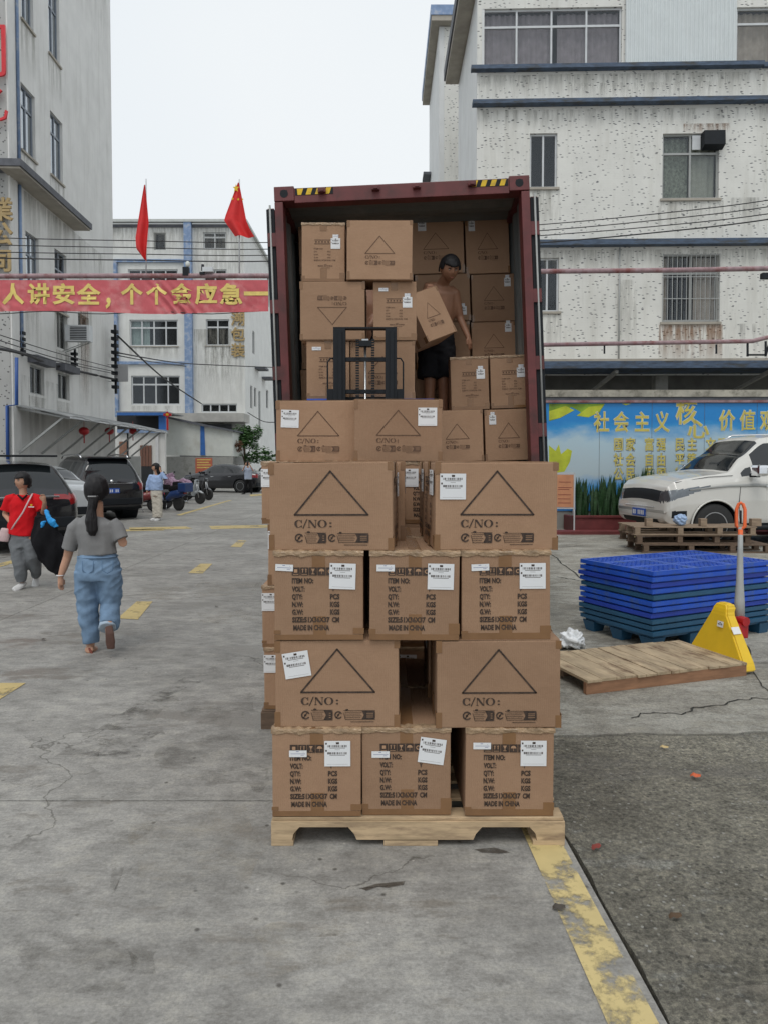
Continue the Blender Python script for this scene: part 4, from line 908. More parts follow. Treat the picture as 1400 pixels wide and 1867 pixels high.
def picto(p, x, z, w, h, ps):                # one round arrow and one rounded box of tiny print
    r = h * .42; p.ell(x + r, z + h * .5, r, r, r * .68, r * .68, 20, 330, 14); p.line((x + r * .6, z + h * .25), (x + r * 1.4, z + h * .75), h * .1); p.rect(x + r * .7, x + r * 1.2, z + h * .42, z + h * .58)
    a, b = x + r * 2.3, x + w; m_ = b - (b - a) * .42; t = h * .05
    p.rect(a, b, z + h - t, z + h); p.rect(a + h * .2, b, z, z + t); p.line((a, z + h * .75), (a + h * .2, z), t)
    p.poly([(m_, z + t), (b - h * .12, z + t), (b, z + h * .15), (b, z + h * .85), (b - h * .12, z + h - t), (m_, z + h - t), (m_ + h * .22, z + h * .5)])
    for i in range(4): p.rect(a + h * .12, m_ - h * (.0 if i % 2 else .12), z + h * (.2 + i * .19), z + h * (.245 + i * .19))
    for i in range(3):
        if ps: ps.rect(m_ + h * .5, b - h * .18, z + h * (.26 + i * .2), z + h * (.31 + i * .2))
    p.ell(a + h * .35, z + h * 1.06, h * .16, h * .09, .001, .001, n=8)
def tri_print(name, w, h, s=1.0, cx=0, thick=.0068, simple=False):
    p, q = Pr(), Pr(); k = h / 160.0
    def X(px): return cx + (px - 616) * k * s
    def Z(py): return h * .5 + (1243 - py) * k * s
    A, B, C = (X(551), Z(1258)), (X(683), Z(1258)), (X(616), Z(1180))
    for a, b in ((A, B), (B, C), (C, A)): p.line(a, b, thick)
    cno(p, X(551), Z(1281), (X(622) - X(551)), Z(1267) - Z(1281))
    picto(p, X(551), Z(1309), X(608) - X(551), Z(1290) - Z(1309), q); picto(p, X(611), Z(1308), X(684) - X(611), Z(1291) - Z(1308), q)
    p.rect(X(640), X(682), Z(1312.5), Z(1311.5))
    return p.done(name), q.done(name + '_reverse')
def item_print(name, h, bold=.06):
    p, q = Pr(), Pr(); k = h / 162.0
    X = lambda px: (px - 582) * k; Z = lambda py: (1160 - py) * k
    for i in range(5):
        a = X(534 + i * 15.6); b = a + 14.4 * k; z0, z1 = Z(1041.5), Z(1027); c = (a + b) / 2; m_ = (z0 + z1) / 2; u = k
        p.rect(a, b, z0, z1)
        if i == 0: q.rect(c - 3 * u, c + 3 * u, m_ - 2 * u, m_ + 4 * u); q.rect(c - 5 * u, c + 5 * u, z0 + 1.5 * u, z0 + 2.5 * u)
        if i == 1: q.rect(c - 5 * u, c + 5 * u, z0 + 1.5 * u, z0 + 2.5 * u); [q.rect(c + d * u - .7 * u, c + d * u + .7 * u, m_ - 2 * u, m_ + 4 * u) for d in (-3, 3)]; [q.poly([(c + d * u - 2 * u, m_ + 3 * u), (c + d * u + 2 * u, m_ + 3 * u), (c + d * u, m_ + 5.5 * u)]) for d in (-3, 3)]
        if i == 2: q.poly([(c - 3.5 * u, m_ + 5 * u), (c + 3.5 * u, m_ + 5 * u), (c + .8 * u, m_), (c - .8 * u, m_)]); q.rect(c - .6 * u, c + .6 * u, m_ - 4 * u, m_); q.rect(c - 3 * u, c + 3 * u, m_ - 5 * u, m_ - 4 * u)
        if i == 3: q.ell(c, m_, 5 * u, 5 * u, .0001, .0001, 0, 180, 12); q.rect(c - .4 * u, c + .4 * u, m_ - 5 * u, m_)
        if i == 4: q.ell(c, m_, 4 * u, 4 * u, 2.4 * u, 2.4 * u, 0, 300, 12)
    for s, x0, x1, y in (('ITEM NO:', 534, 573, 1051), ('VOLT:', 534, 557, 1066), ('QTY:', 534, 553, 1080), ('N.W:', 534, 554, 1094), ('G.W:', 534, 554, 1108), ('SIZE:51X36X37', 534, 602, 1122), ('CM', 606, 619, 1122), ('MADE IN CHINA', 536, 601, 1136.5), ('V', 606, 611, 1066), ('PCS', 603, 620, 1080), ('KGS', 603, 620, 1094), ('KGS', 603, 620, 1108)):
        put_text(p.bm, s, X(x0), X(x1), Z(y + 4.6), 9.2 * k, bold)
    return p.done(name), q.done(name + '_reverse')
def faint_item(name, w, h):
    p = Pr(); X = lambda u: (u - .5) * w; Z = lambda v: v * h
    for v0, v1 in ((.64, .65), (.705, .715)): p.rect(X(.30), X(.68), Z(v0), Z(v1))
    for i in range(5): p.rect(X(.32 + i * .07), X(.32 + i * .07 + .035), Z(.665), Z(.69))
    for s, a, b, v in (('ITEM NO:', .29, .5, .55), ('QTY:', .29, .37, .50), ('N.W:', .29, .39, .45), ('G.W:', .29, .39, .40), ('PCS', .6, .67, .50), ('KGS', .6, .67, .45), ('KGS', .6, .67, .40), ('SIZE:51X36X46 CM', .29, .78, .355)): put_text(p.bm, s, X(a), X(b), Z(v), .022 * h * 1.1, .02)
    put_text(p.bm, 'MADE IN CHINA', X(.38), X(.72), Z(.26), .022 * h, .03); p.rect(X(.46), X(.66), Z(.235), Z(.24)); p.rect(X(.52), X(.58), Z(.288), Z(.295))
    return p.done(name), None
HC, HB = .3636, .462
BODY = {}
def body_mesh(kind, w, d, h):
    out = []
    for v in range(3):
        rr = random.Random(v * 7 + len(kind)); bm = bmesh.new(); bx(bm, -w / 2 + .002, w / 2 - .002, -d / 2, d / 2, .0015, h - .0015, None, .005)
        for vt in bm.verts:
            pass
        for cx_ in (-1, 1):
            for cz_ in (0, 1):
                for cy_ in (-1, 1):
                    a_, b_ = rr.uniform(0, .003), rr.uniform(0, .003)
                    for vt in bm.verts:
                        if abs(vt.co.x - cx_ * w / 2) < .012 and abs(vt.co.z - cz_ * h) < .012 and abs(vt.co.y - cy_ * d / 2) < .012: vt.co.x -= cx_ * a_; vt.co.z += b_ * (1 - 2 * cz_); vt.co.y -= cy_ * b_ * .5
        # top flaps: two sheets meeting along the seam, slightly lifted
        for sgn in (-1, 1):
            if w > d: x0, x1, y0, y1 = -w / 2 + .006, w / 2 - .006, sgn * .001, sgn * (d / 2 - .004)
            else: x0, x1, y0, y1 = sgn * .001, sgn * (w / 2 - .004), -d / 2 + .006, d / 2 - .006
            bx(bm, min(x0, x1), max(x0, x1), min(y0, y1), max(y0, y1), h - .0012, h + .0012)
        bmesh.ops.recalc_face_normals(bm, faces=bm.faces); me = bpy.data.meshes.new('body'); bm.to_mesh(me); bm.free(); me.materials.append(CARD); out.append(me)
    return out
def tape_mesh(w, d, h, item, v):
    rr = random.Random(v + 11); bm = bmesh.new(); y = -d / 2 - .0010
    def fr(x0, x1, z0, z1, yy=y): bx(bm, x0, x1, yy, -d / 2 + .0004, z0, z1)
    jx = rr.uniform(-.012, .012)
    if item:
        fr(-.025 + jx, .028 + jx, h - rr.uniform(.05, .075), h + .003); fr(-.022 + jx, .03 + jx, 0.002, rr.uniform(.075, .11), y - .0002)
        fr(-w / 2 + .003, w / 2 - .003, .002, .022 + rr.uniform(0, .008), y + .0003)
        fr(w / 2 - .045, w / 2 - .0005, .026, rr.uniform(.05, .09)); fr(-w / 2 + .0005, -w / 2 + .028, .026, rr.uniform(.03, .06))
        bx(bm, -.025, .028, -d / 2, d / 2, h + .001, h + .0024)
    else:
        for x0, x1 in ((-w / 2 + .0005, -w / 2 + .024), (w / 2 - .024, w / 2 - .0005)):
            fr(x0, x1, .002, rr.uniform(.05, .075)); fr(x0, x1, h - rr.uniform(.035, .06), h - .002)
            bx(bm, (x1 if x1 > 0 else x0) - .0008, (x1 if x1 > 0 else x0) + .0012, -d / 2 + .001, -d / 2 + .05, .002, .06)
        bx(bm, -w / 2, w / 2, -.025, .025, h + .001, h + .0024)
        for s_ in (-1, 1): bx(bm, s_ * w / 2 - .001, s_ * w / 2 + .001, -.025, .025, h - .07, h + .001); bx(bm, s_ * w / 2 - .001, s_ * w / 2 + .001, -.025, .025, .002, .09)
    me = bpy.data.meshes.new('tape'); bmesh.ops.recalc_face_normals(bm, faces=bm.faces); bm.to_mesh(me); bm.free(); me.materials.append(TAPE); return me
def wrinkle_mesh(w, d, h, v, side=False):       # tape folded over the top edge, creased
    bm = bmesh.new(); rows = []; n_ = 46
    for i in range(n_ + 1):
        x = -w / 2 + w * i / n_; row = []
        for k, (yy, zz) in enumerate(((-d / 2 + .035, h + .0035), (-d / 2 + .012, h + .0045), (-d / 2 - .002, h + .001), (-d / 2 - .0035, h - .006), (-d / 2 - .003, h - .012), (-d / 2 - .002, h - .018 - .007 * noise.noise(Vector((x * 22, v * 3.1, 0)))))):
            a = .0045 * noise.noise(Vector((x * 48, k * .9, v * 3.3))); row.append(bm.verts.new((x, yy - abs(a) * (1 if k > 1 else 0), zz + (a if k < 3 else a * .6))))
        rows.append(row)
    for A, B in zip(rows, rows[1:]):
        for k in range(5): bm.faces.new((A[k], A[k + 1], B[k + 1], B[k]))
    me = bpy.data.meshes.new('wrinkled_tape'); bm.to_mesh(me); bm.free(); me.materials.append(TAPEC); return me
def label_mesh(w, h):
    bm = bmesh.new(); bx(bm, -w / 2, w / 2, -.0006, 0, -h / 2, h / 2); me = bpy.data.meshes.new('shipping_label'); bm.to_mesh(me); bm.free(); me.materials.append(PAPER)
    p = Pr(); rr = random.Random(3)
    for z in (.30, .02):
        x = -w * .38
        while x < w * .36: t = rr.choice((.0009, .0014, .0022, .0035)); p.rect(x, x + t, h * z - .005, h * z + .004); x += t + rr.choice((.0008, .0013, .003))
        p.rect(-w * .46, -w * .40, h * (z + .06), h * (z + .13))
    p.rect(-w * .05, w * .07, h * .37, h * .45); p.rect(-w * .1, w * .1, h * .15, h * .16); p.rect(-w * .4, w * .4, -h * .42, -h * .415)
    for z in (.22, -.06): p.rect(-w * .3, w * .3, h * z - .001, h * z + .001)
    m2 = p.done('label_print'); m2.materials.append(INK); return me, m2
def smlabel_mesh(w, h):
    bm = bmesh.new(); bx(bm, -w / 2, w / 2, -.0006, 0, -h / 2, h / 2); me = bpy.data.meshes.new('paper_slip'); bm.to_mesh(me); bm.free(); me.materials.append(PAPER)
    p = Pr(); [p.rect(-w * .4 + abs(z) * .2, w * (.42 - abs(z) * .4), h * z - .0008, h * z + .0008) for z in (.25, .0, -.2)]; p.rect(-w * .1, w * .05, h * .3, h * .38)
    m2 = p.done('slip_print'); m2.materials.append(mat('blue_ink', (.12, .14, .3), .7, .1, 9, 0)); return me, m2
LBL, LBLP = label_mesh(.106, .105); LBS, LBSP = label_mesh(.075, .083); SLP, SLPP = smlabel_mesh(.072, .027); TOP_, TOPP = smlabel_mesh(.045, .03)
KIND = {}
for k, (w, d, h) in {'tri': (.512, .368, HC), 'item': (.368, .512, HC), 'bigtri': (.515, .35, HB), 'bigitem': (.345, .515, HB), 'lefttri': (.50, .35, HC)}.items():
    it = 'item' in k
    pr_ = item_print('item_lettering', h) if k == 'item' else (faint_item('item_lettering', w, h) if k == 'bigitem' else tri_print('triangle_print', w, h, 1.0 if k == 'tri' else (.6 if k == 'bigtri' else .82), 0, .0068 if k == 'tri' else .0045))
    for j, me in enumerate(pr_):
        if me: me.materials.append(INK if k in ('tri', 'item') and j == 0 else (INKF if j == 0 else CARDP))
    KIND[k] = dict(w=w, d=d, h=h, body=body_mesh(k, w, d, h), tape=[tape_mesh(w, d, h, it, v) for v in range(3)], wr=[wrinkle_mesh(w, d, h, v) for v in range(3)] if it else None, pr=pr_)
NC = [0]
def child(name, me, parent, loc=(0, 0, 0), rz=0, ry=0):
    o = bpy.data.objects.new(name, me); COL.objects.link(o); o.parent = parent; o.location = loc; o.rotation_euler = (0, ry, rz); return o
def carton(kind, loc, rz, label, group, lab=None, slip=None, sides=(), flip=False, M=None, wr=True, big=False):
    K = KIND[kind]; NC[0] += 1; v = NC[0] % 3; w, d, h = K['w'], K['d'], K['h']
    e = empty('carton', loc, rz, label, 'carton', group)
    if flip: e.rotation_euler = (0, R(180), rz); e.location.z += h
    if M is not None: e.matrix_basis = M
    elif not flip: e.rotation_euler.y = R(random.uniform(-.45, .45))
    child('body', K['body'][v], e); child('tape', K['tape'][v], e)['kind'] = 'stuff'
    if K['wr'] and wr: child('wrinkled_tape', K['wr'][v], e)
    def prn(kk, rot, dist):
        for j, me in enumerate(KIND[kk]['pr']):
            if me:
                q = Matrix.Rotation(rot, 3, 'Z') @ Vector((0, -dist - .0016 - .0003 * j, 0)); child('printing' if j == 0 else 'reversed_printing', me, e, q, rot)
    prn(kind, 0, d / 2)
    other = {'tri': 'item', 'item': 'tri', 'bigtri': 'bigitem', 'bigitem': 'bigtri', 'lefttri': 'item'}[kind]
    for s_ in sides: prn(other, R(90) * (1 if s_ == 'R' else -1), w / 2); 
    if 'R' in sides: c = child('shipping_label', LBL, e, (w / 2 + .0024, .10, h * .72), R(90)); child('label_print', LBLP, c, (0, -.0009, 0))
    if 'L' in sides: c = child('shipping_label', LBL, e, (-w / 2 - .0024, -.10, h * .76), R(-90)); child('label_print', LBLP, c, (0, -.0009, 0))
    if lab:
        x, z, ry = (tuple(lab) + (0,))[:3]; a, b = (LBS, LBSP) if big else (LBL, LBLP)
        c = child('shipping_label', a, e, (x, -d / 2 - .0022, z), 0, ry); child('label_print', b, c, (0, -.0009, 0))
        if big: c = child('paper_slip', TOP_, e, (x, -d / 2 - .0022, z + .055), 0, ry); child('slip_print', TOPP, c, (0, -.0009, 0))
    if slip:
        x, z, ry = (tuple(slip) + (0,))[:3]; c = child('paper_slip', SLP, e, (x, -d / 2 - .0022, z), 0, ry); child('slip_print', SLPP, c, (0, -.0009, 0))
    return e
# wooden pallet
def wood_pallet(loc, w, d, label, name='wooden_pallet', nb=7, PALLETW=PALLETW):
    e = empty(name, loc, 0, label, 'pallet', 'wooden pallets under the cartons')
    L = w / 2
    for k, y in enumerate((-d / 2, -.02, d / 2 - .04)):
        p = [(-L, .022), (-L + .085, .022), (-L + .09, .05), (-L + .115, .078), (-.285, .078), (-.26, .05), (-.25, .026), (.225, .026), (.235, .05), (.26, .078), (.455, .078), (.48, .05), (.485, .022), (L, .022), (L, .1), (-L, .1)]
        bm = bmesh.new(); prism(bm, p, y, y + .04, 'y'); obj('stringer', bm, PALLETW, e)
    for x0, x1 in ((-L, -L + .09), (-.14, .08), (L - .13, L)): box('bottom_board', x0, x1, -d / 2, d / 2, 0, .0215, PALLETW, e, .002)
    for i in range(nb):
        y = -d / 2 + .01 + i * (d - .09) / (nb - 1); box('deck_board', -L + .003, L - .003, y, y + .085, .101, .114, PALLETW, e, .002)
    return e
YF = 2.854
def XW(px, Y, z): # world x seen at px for depth Y, height z
    return (px - CX) / FPX * (Y * math.cos(PITCH) + (EYE - z) * math.sin(PITCH))
zf = .116
FG = 'cartons on the front pallet'
pc = (XW(495, YF, .06) + XW(1029, YF, .06)) / 2; pw = XW(1029, YF, .06) - XW(495, YF, .06)
wood_pallet((pc, YF + .54, 0), pw, 1.08, 'pale wooden pallet carrying the front stack of cartons')
rows = [('item', [(495, 658), (662, 823), (848, 1008)]), ('tri', [(500, 727), (797, 1022)]), ('item', [(497, 667), (671, 837), (842, 1005)]), ('tri', [(495, 717), (805, 1013)])]
pos3, pos2 = ('left', 'middle', 'right'), ('left', 'right')
rown = ('bottom row', 'second row up', 'third row up', 'top row')
labs = {(0, 0): ((.086, .262), (-.075, .262)), (0, 1): ((.105, .268, R(8)), (-.105, .254)), (0, 2): ((.096, .262), (-.115, .292)), (1, 0): ((-.165, .262, R(-9)), None), (1, 1): (None, None), (2, 0): ((.098, .262, R(2)), (-.138, .298, R(3))), (2, 1): ((.105, .262, R(1)), (-.118, .296)), (2, 2): ((.108, .262), (-.105, .298, R(-2))), (3, 0): (None, None), (3, 1): ((-.182, .262), None)}
desc = {'item': 'lettered carton', 'tri': 'triangle carton'}
for r, (k, xs) in enumerate(rows):
    z = zf + r * HC
    for i, (a, b) in enumerate(xs):
        x = (XW(a, YF, z + .18) + XW(b, YF, z + .18)) / 2; d = KIND[k]['d']; rz = 0
        y = YF + .012 + d / 2 + (.0, .012, .004)[(r + i) % 3]
        if r == 3: rz = R(-4.2) if i == 0 else R(4.0); y += .015; x += .006 if i == 0 else -.016
        if r != 3: rz = R((.3, -.5, .6)[(r * 2 + i) % 3])
        nm = (pos3 if len(xs) == 3 else pos2)[i]; l_, s_ = labs[(r, i)]
        extra = ' with a tilted white label' if (r, i) in ((1, 0), (0, 1)) else ''
        carton(k, (x, y, z), rz, f'{nm} {desc[k]}{extra} facing front, {rown[r]} of front pallet', FG, l_, s_, sides=('R',) if (r == 3 and i == 0) else (('L',) if r == 3 else ()))
        nd = 1 if k == 'item' else 2
        for q in range(1, nd + 1):
            where = 'behind the front one' if nd == 1 else ('second from the front' if q == 1 else 'rearmost')
            kk = 'item' if k == 'item' else 'tri'
            carton(kk, (x + (.012 if (q + i) % 2 else -.01) + (.035 if r == 3 and i == 0 else 0), y + q * (d + .006), z), 0 if r != 3 else R(1 if i else -1), f'{nm} {desc[k]} {where} {rown[r]} of front pallet', FG, sides=('R',) if (i == 0 and kk == 'tri') else (('L',) if kk == 'tri' else ()))
# second pallet, five rows high
Y2 = 4.12; SG = 'cartons on the second pallet'
XL = XW(475, Y2, .8)
wood_pallet((XL + .60, Y2 + .54, 0), 1.2, 1.08, 'dark wooden pallet under the five-high carton stack behind the front pallet', PALLETW=DKWOOD)
rows2 = [('item', [XL + .2, XL + .60, XL + .99]), ('item', [XL + .185, XL + .595, XL + .985]), ('tri', [XL + .30, XL + .86]), ('item', [XL + .19, XL + .60, XL + 1.0])]
rn2 = ('bottom', 'second', 'third', 'fourth')
for r, (k, xs) in enumerate(rows2):
    z = zf + r * HC
    for i, x in enumerate(xs):
        d = KIND[k]['d']; nm = (pos3 if len(xs) == 3 else pos2)[i]
        carton(k, (x, Y2 + .01 + d / 2 + .01 * ((r + i) % 2), z), R((0, 1, -1)[(r + i) % 3]), f'{nm} {desc[k]} facing front, {rn2[r]} row of second pallet', SG, (-.13, .27) if k == 'item' else (-.2, .27), (.05, .30) if i else None)
        carton(k, (x, Y2 + .025 + d * 1.5, z), 0, f'{nm} {desc[k]} behind the front one, {rn2[r]} row of second pallet', SG)
z = zf + 4 * HC
def cen(a, b, Y): return (XW(a, Y, z + .18) + XW(b, Y, z + .18)) / 2
carton('lefttri', (cen(504, 650, Y2 + .1) + .01, Y2 + .1 + .175, z), 0, 'left triangle carton atop the second pallet, white label on its left', SG, (-.165, .255, R(2)))
KIND['tri2'] = dict(KIND['tri']); p2 = tri_print('triangle_print', .512, HC, .62, -.02, .0045); p2[0].materials.append(INK); p2[1].materials.append(CARDP); KIND['tri2']['pr'] = p2
_o = dict(KIND); 
def carton2(kind, *a, **k): return carton(kind, *a, **k)
KIND['tri2x'] = KIND['tri2']
c2 = carton('lefttri', (cen(650, 807, Y2) + .0, Y2 + .19, z), R(-3.5), 'right triangle carton atop the second pallet, white label on its right', SG, (.165, .262), None)
c2.scale = (1.03, 1, 1)
carton('tri', (cen(650, 807, Y2) + .02, Y2 + .19 + .40, z), R(-2), 'taped carton behind the right one in the top row of the second pallet', SG, sides=('R',))
carton('tri', (cen(508, 650, Y2 + .1), Y2 + .1 + .56, z), 0, 'carton behind the left one in the top row of the second pallet', SG)

# ------------------------------------------------------------------ container on a trailer
ct = empty('shipping_container', (0, 0, 0), 0, 'dark red shipping container standing open with yellow and black hazard stripes', 'container')
YD = 6.42; ttop = (P(499, 343, YD) + P(963, 320, YD)) / 2
CWd = (XW(963, YD, 3.9) - XW(499, YD, 3.9)); CH = 2.72
ROLL = R(-2.15)
Mc = Matrix.Translation(ttop) @ Matrix.Rotation(ROLL, 4, 'Y') @ Matrix.Rotation(R(-1.5), 4, 'X') @ Matrix.Rotation(R(-1.2), 4, 'Z') @ Matrix.Translation((0, 0, -CH))
ct.matrix_basis = Mc
w2 = CWd / 2; PT = .075; LEN = 11.2
for s_ in (-1, 1):
    x0, x1 = (-w2, -w2 + PT) if s_ < 0 else (w2 - PT, w2)
    bm = bmesh.new(); bx(bm, x0, x1, 0, .16, .12, CH - .13, None, .006); obj('corner_post', bm, MAROON, ct)
    bm = bmesh.new(); xa = x0 if s_ < 0 else x1
    bx(bm, min(xa, xa - s_ * .18), max(xa, xa - s_ * .18), -.006, .17, CH - .125, CH + .006, None, .006); cst = obj('corner_casting', bm, MAROON, ct)
    bm = bmesh.new(); lathe(bm, [(-.008, .036), (-.0065, .036)], (xa - s_ * .09, 0, CH - .06), 'y', 16); bx(bm, xa - s_ * .09 - .03, xa - s_ * .09 + .03, -.0085, -.0068, CH - .062, CH - .03); obj('casting_hole', bm, BLACKM, cst)
    bm = bmesh.new(); bx(bm, min(xa, xa - s_ * .18), max(xa, xa - s_ * .18), -.006, .17, 0, .118, None, .006); obj('corner_casting', bm, MAROON, ct)
    # corrugated side wall
    bm = bmesh.new(); prev = None; n_ = 160; xi = -w2 + .03 if s_ < 0 else w2 - .03
    for i in range(n_ + 1):
        y = .16 + (LEN - .16) * i / n_; x = xi + (.03 * s_ if i % 4 in (1, 2) else 0) - s_ * .01
        p = (bm.verts.new((x, y, .12)), bm.verts.new((x, y, CH - .1)))
        if prev: bm.faces.new((prev[0], p[0], p[1], prev[1]))
        prev = p
    so_ = obj('side_panel', bm, [CINT], ct); sm_ = so_.modifiers.new('s', 'SOLIDIFY'); sm_.thickness = .004; sm_.offset = 0
    bm = bmesh.new(); prev = None
    for i in range(n_ + 1):
        y = .16 + (LEN - .16) * i / n_; x = xi + (.03 * s_ if i % 4 in (1, 2) else 0) + s_ * .0
        p = (bm.verts.new((x, y, .12)), bm.verts.new((x, y, CH - .1)))
        if prev: bm.faces.new((prev[0], p[0], p[1], prev[1]))
        prev = p
    obj('outer_skin', bm, MAROON, ct)
    box('top_rail', x0, x1, .171, LEN, CH - .1, CH - .02, MAROON, ct); box('bottom_rail', x0, x1, .171, LEN, 0, .119, MAROON, ct)
bm = bmesh.new(); bx(bm, -w2 + .181, w2 - .181, .0, .12, CH - .145, CH - .012, None, .005); hdr = obj('door_header', bm, MAROON, ct)
box('door_sill', -w2 + .181, w2 - .181, 0, .14, 0, .13, MAROON, ct)
for k in (-.62, -.2, .12, .55):
    bm = bmesh.new(); bx(bm, k * w2 * 1.0 - .035, k * w2 + .035, -.045, .002, CH - .075, CH - .035, None, .004); bx(bm, k * w2 - .018, k * w2 + .018, -.06, -.046, CH - .07, CH - .045); obj('lock_keeper', bm, MAROON, hdr)
for x0, x1 in ((-w2 + .19, -w2 + .53), (w2 - .53, w2 - .19)):
    st = box('hazard_strip', x0, x1, -.003, -.0015, CH - .078, CH - .018, BLACKM, ct)
    for i in range(4):
        a = x0 + .01 + i * .084; bm = bmesh.new(); lo = 0 if i else .012
        prism(bm, [(a + lo, CH - .076), (a + .044, CH - .076), (a + .065, CH - .02), (a + .02 - (.012 if i == 0 else 0), CH - .02)], -.0042, -.0031, 'y'); obj('yellow_stripe', bm, YELP, st)
bm = bmesh.new(); prev = None; n_ = 140
for i in range(n_ + 1):
    y = .12 + (LEN - .12) * i / n_; z = CH - .05 - (.022 if i % 4 in (1, 2) else 0)
    p = (bm.verts.new((-w2 + .04, y, z)), bm.verts.new((w2 - .04, y, z)))
    if prev: bm.faces.new((prev[0], p[0], p[1], prev[1]))
    prev = p
obj('roof_panel', bm, CINT, ct); box('roof_skin', -w2 + .01, w2 - .01, .13, LEN, CH - .045, CH - .025, MAROON, ct)
box('end_wall', -w2, w2, LEN, LEN + .06, 0, CH, CINT, ct)
for k in range(7): box('floor_board', -w2 + .07 + k * (CWd - .14) / 7 + .003, -w2 + .07 + (k + 1) * (CWd - .14) / 7 - .003, .14, LEN, .12, .15, DKWOOD, ct)
for s_ in (-1, 1):   # doors folded right back along the sides
    x0, x1 = (-w2 - .075, -w2 - .015) if s_ < 0 else (w2 + .015, w2 + .075)
    bm = bmesh.new(); bx(bm, x0, x1, .06, 1.16, .12, CH - .16, None, .005); dr = obj('door', bm, MAROON, ct)
    box('door_gasket', x0 - .006, x1 + .006, .03, .059, .14, CH - .18, BLACKM, dr)
    xr = x0 - .035 if s_ < 0 else x1 + .035
    for yy in (.55, .9): tubeo('lock_rod', [(xr, yy, .1), (xr, yy, CH - .1)], .012, GREYM, dr, 8)
    tubeo('edge_rod', [((x0 + x1) / 2, .015, .14), ((x0 + x1) / 2, .015, CH - .15)], .009, GREYM, dr, 8)
    for zz in (.4, 1.0, 1.6, 2.2): bm = bmesh.new(); bx(bm, min(x0, x0 - s_ * .05) if s_ > 0 else x0, x1 if s_ > 0 else x1 + .05, .01, .055, zz, zz + .12); obj('hinge', bm, MAROON, ct)
# trailer below
tr = empty('trailer', (0, 0, 0), 0, 'dark skeletal trailer with three axles under the container', 'trailer')
tr.matrix_basis = Matrix.Translation((ttop.x + .05, YD, 0))
zc = ttop.z - CH - .04
for x in (-.45, .45): box('chassis_beam', x - .06, x + .06, .1, 11.2, zc - .32, zc - .01, BLACKM, tr)
for k in range(6): box('cross_member', -1.05, 1.05, .1 + k * 2.15, .28 + k * 2.15, zc - .14, zc - .02, BLACKM, tr)
box('rear_bumper', -1.08, 1.08, -.02, .08, .5, .62, BLACKM, tr); box('bumper_hanger', -.5, -.42, 0, .1, .62, zc - .3, BLACKM, tr); box('bumper_hanger', .42, .5, 0, .1, .62, zc - .3, BLACKM, tr)
for k in range(3):
    y = 1.3 + k * 1.25; tubeo('axle', [(-.95, y, .5), (.95, y, .5)], .07, BLACKM, tr)
    for x in (-.95, -.65, .65, .95):
        bm = bmesh.new(); lathe(bm, [(-.12, .3), (-.12, .46), (-.08, .5), (.08, .5), (.12, .46), (.12, .3)], (x, y, .5), 'x', 28); w_ = obj('wheel', bm, DARKR, tr, True)
        bm = bmesh.new(); lathe(bm, [(-.121, .0), (-.121, .29), (.121, .29), (.121, .0)], (x, y, .5), 'x', 20); obj('rim', bm, GREYM, w_)
# load raised by the stacker at the container mouth
YLd = 5.62; RG = 'cartons on the raised load'
zL = P(600, 727, YLd).z
bp = empty('blue_plastic_pallet', (XW(650, YLd, zL), YLd, 0), 0, 'blue plastic pallet raised by the stacker under the tall carton load', 'pallet')
def plastic_pallet(e, w, d, h, m, z, legs=True, grid=True, lx=3, ly=3):
    bm = bmesh.new(); t = .035
    if grid:
        nx, ny = 26, 16
        bx(bm, 0, w, 0, .03, z + h - t, z + h); bx(bm, 0, w, d - .03, d, z + h - t, z + h); bx(bm, 0, .03, .03, d - .03, z + h - t, z + h); bx(bm, w - .03, w, .03, d - .03, z + h - t, z + h)
        for i in range(1, nx):
            x = .03 + (w - .06) * i / nx; ww = .03 if i in (9, 17) else .0065; bx(bm, x - ww, x + ww, .0301, d - .0301, z + h - t + .012, z + h - .001)
        for i in range(1, ny):
            y = .03 + (d - .06) * i / ny; ww = .03 if i in (5, 11) else .0065; bx(bm, .0301, w - .0301, y - ww, y + ww, z + h - t + .0125, z + h - .0015)
    else: bx(bm, 0, w, 0, d, z + h - t, z + h)
    dk = obj('deck', bm, m, e)
    bm = bmesh.new(); q = .035
    for (x0, x1, y0, y1) in ((q, w - q, q, q + .015), (q, w - q, d - q - .015, d - q), (q, q + .015, q + .0151, d - q - .0151), (w - q - .015, w - q, q + .0151, d - q - .0151)): bx(bm, x0, x1, y0, y1, z + h - t - .03, z + h - t - .0005)
    obj('skirt', bm, m, e)
    if legs:
        for i in range(lx):
            for j in range(ly):
                x, y = .09 + (w - .18) * i / (lx - 1), .09 + (d - .18) * j / (ly - 1); bm = bmesh.new(); vs_ = bx(bm, x - .075, x + .075, y - .075, y + .075, z, z + h - t - .0225)
                for v in vs_:
                    if v.co.z < z + .01: v.co.x = x + (v.co.x - x) * .72; v.co.y = y + (v.co.y - y) * .72
                obj('leg', bm, m, e)
bp.location.x = XW(560, YLd, zL); plastic_pallet(bp, 1.0, .9, .13, BLUEP, zL - .13, grid=False)
specs = [ # kind, px left, px right, row from bottom, dy, flip, lab, text
 ('bigitem', 556, 640, 0, .02, False, None, 'carton at the bottom left of the raised load, beside the mast'),
 ('bigtri', 640, 757, 0, .03, False, None, 'carton at the bottom right of the raised load, behind the mast'),
 ('bigtri', 550, 664, 1, .0, True, None, 'carton with its triangle printed upside down in the raised load'),
 ('bigitem', 682, 757, 1, .02, False, (.098, .30), 'lettered carton with white label in the middle row right of the raised load'),
 ('bigitem', 549, 629, 2, .03, False, (.098, .30), 'lettered carton with white label at the top left of the raised load'),
 ('bigtri', 633, 752, 2, -.03, False, None, 'triangle carton at the top of the raised load, right of the lettered one')]
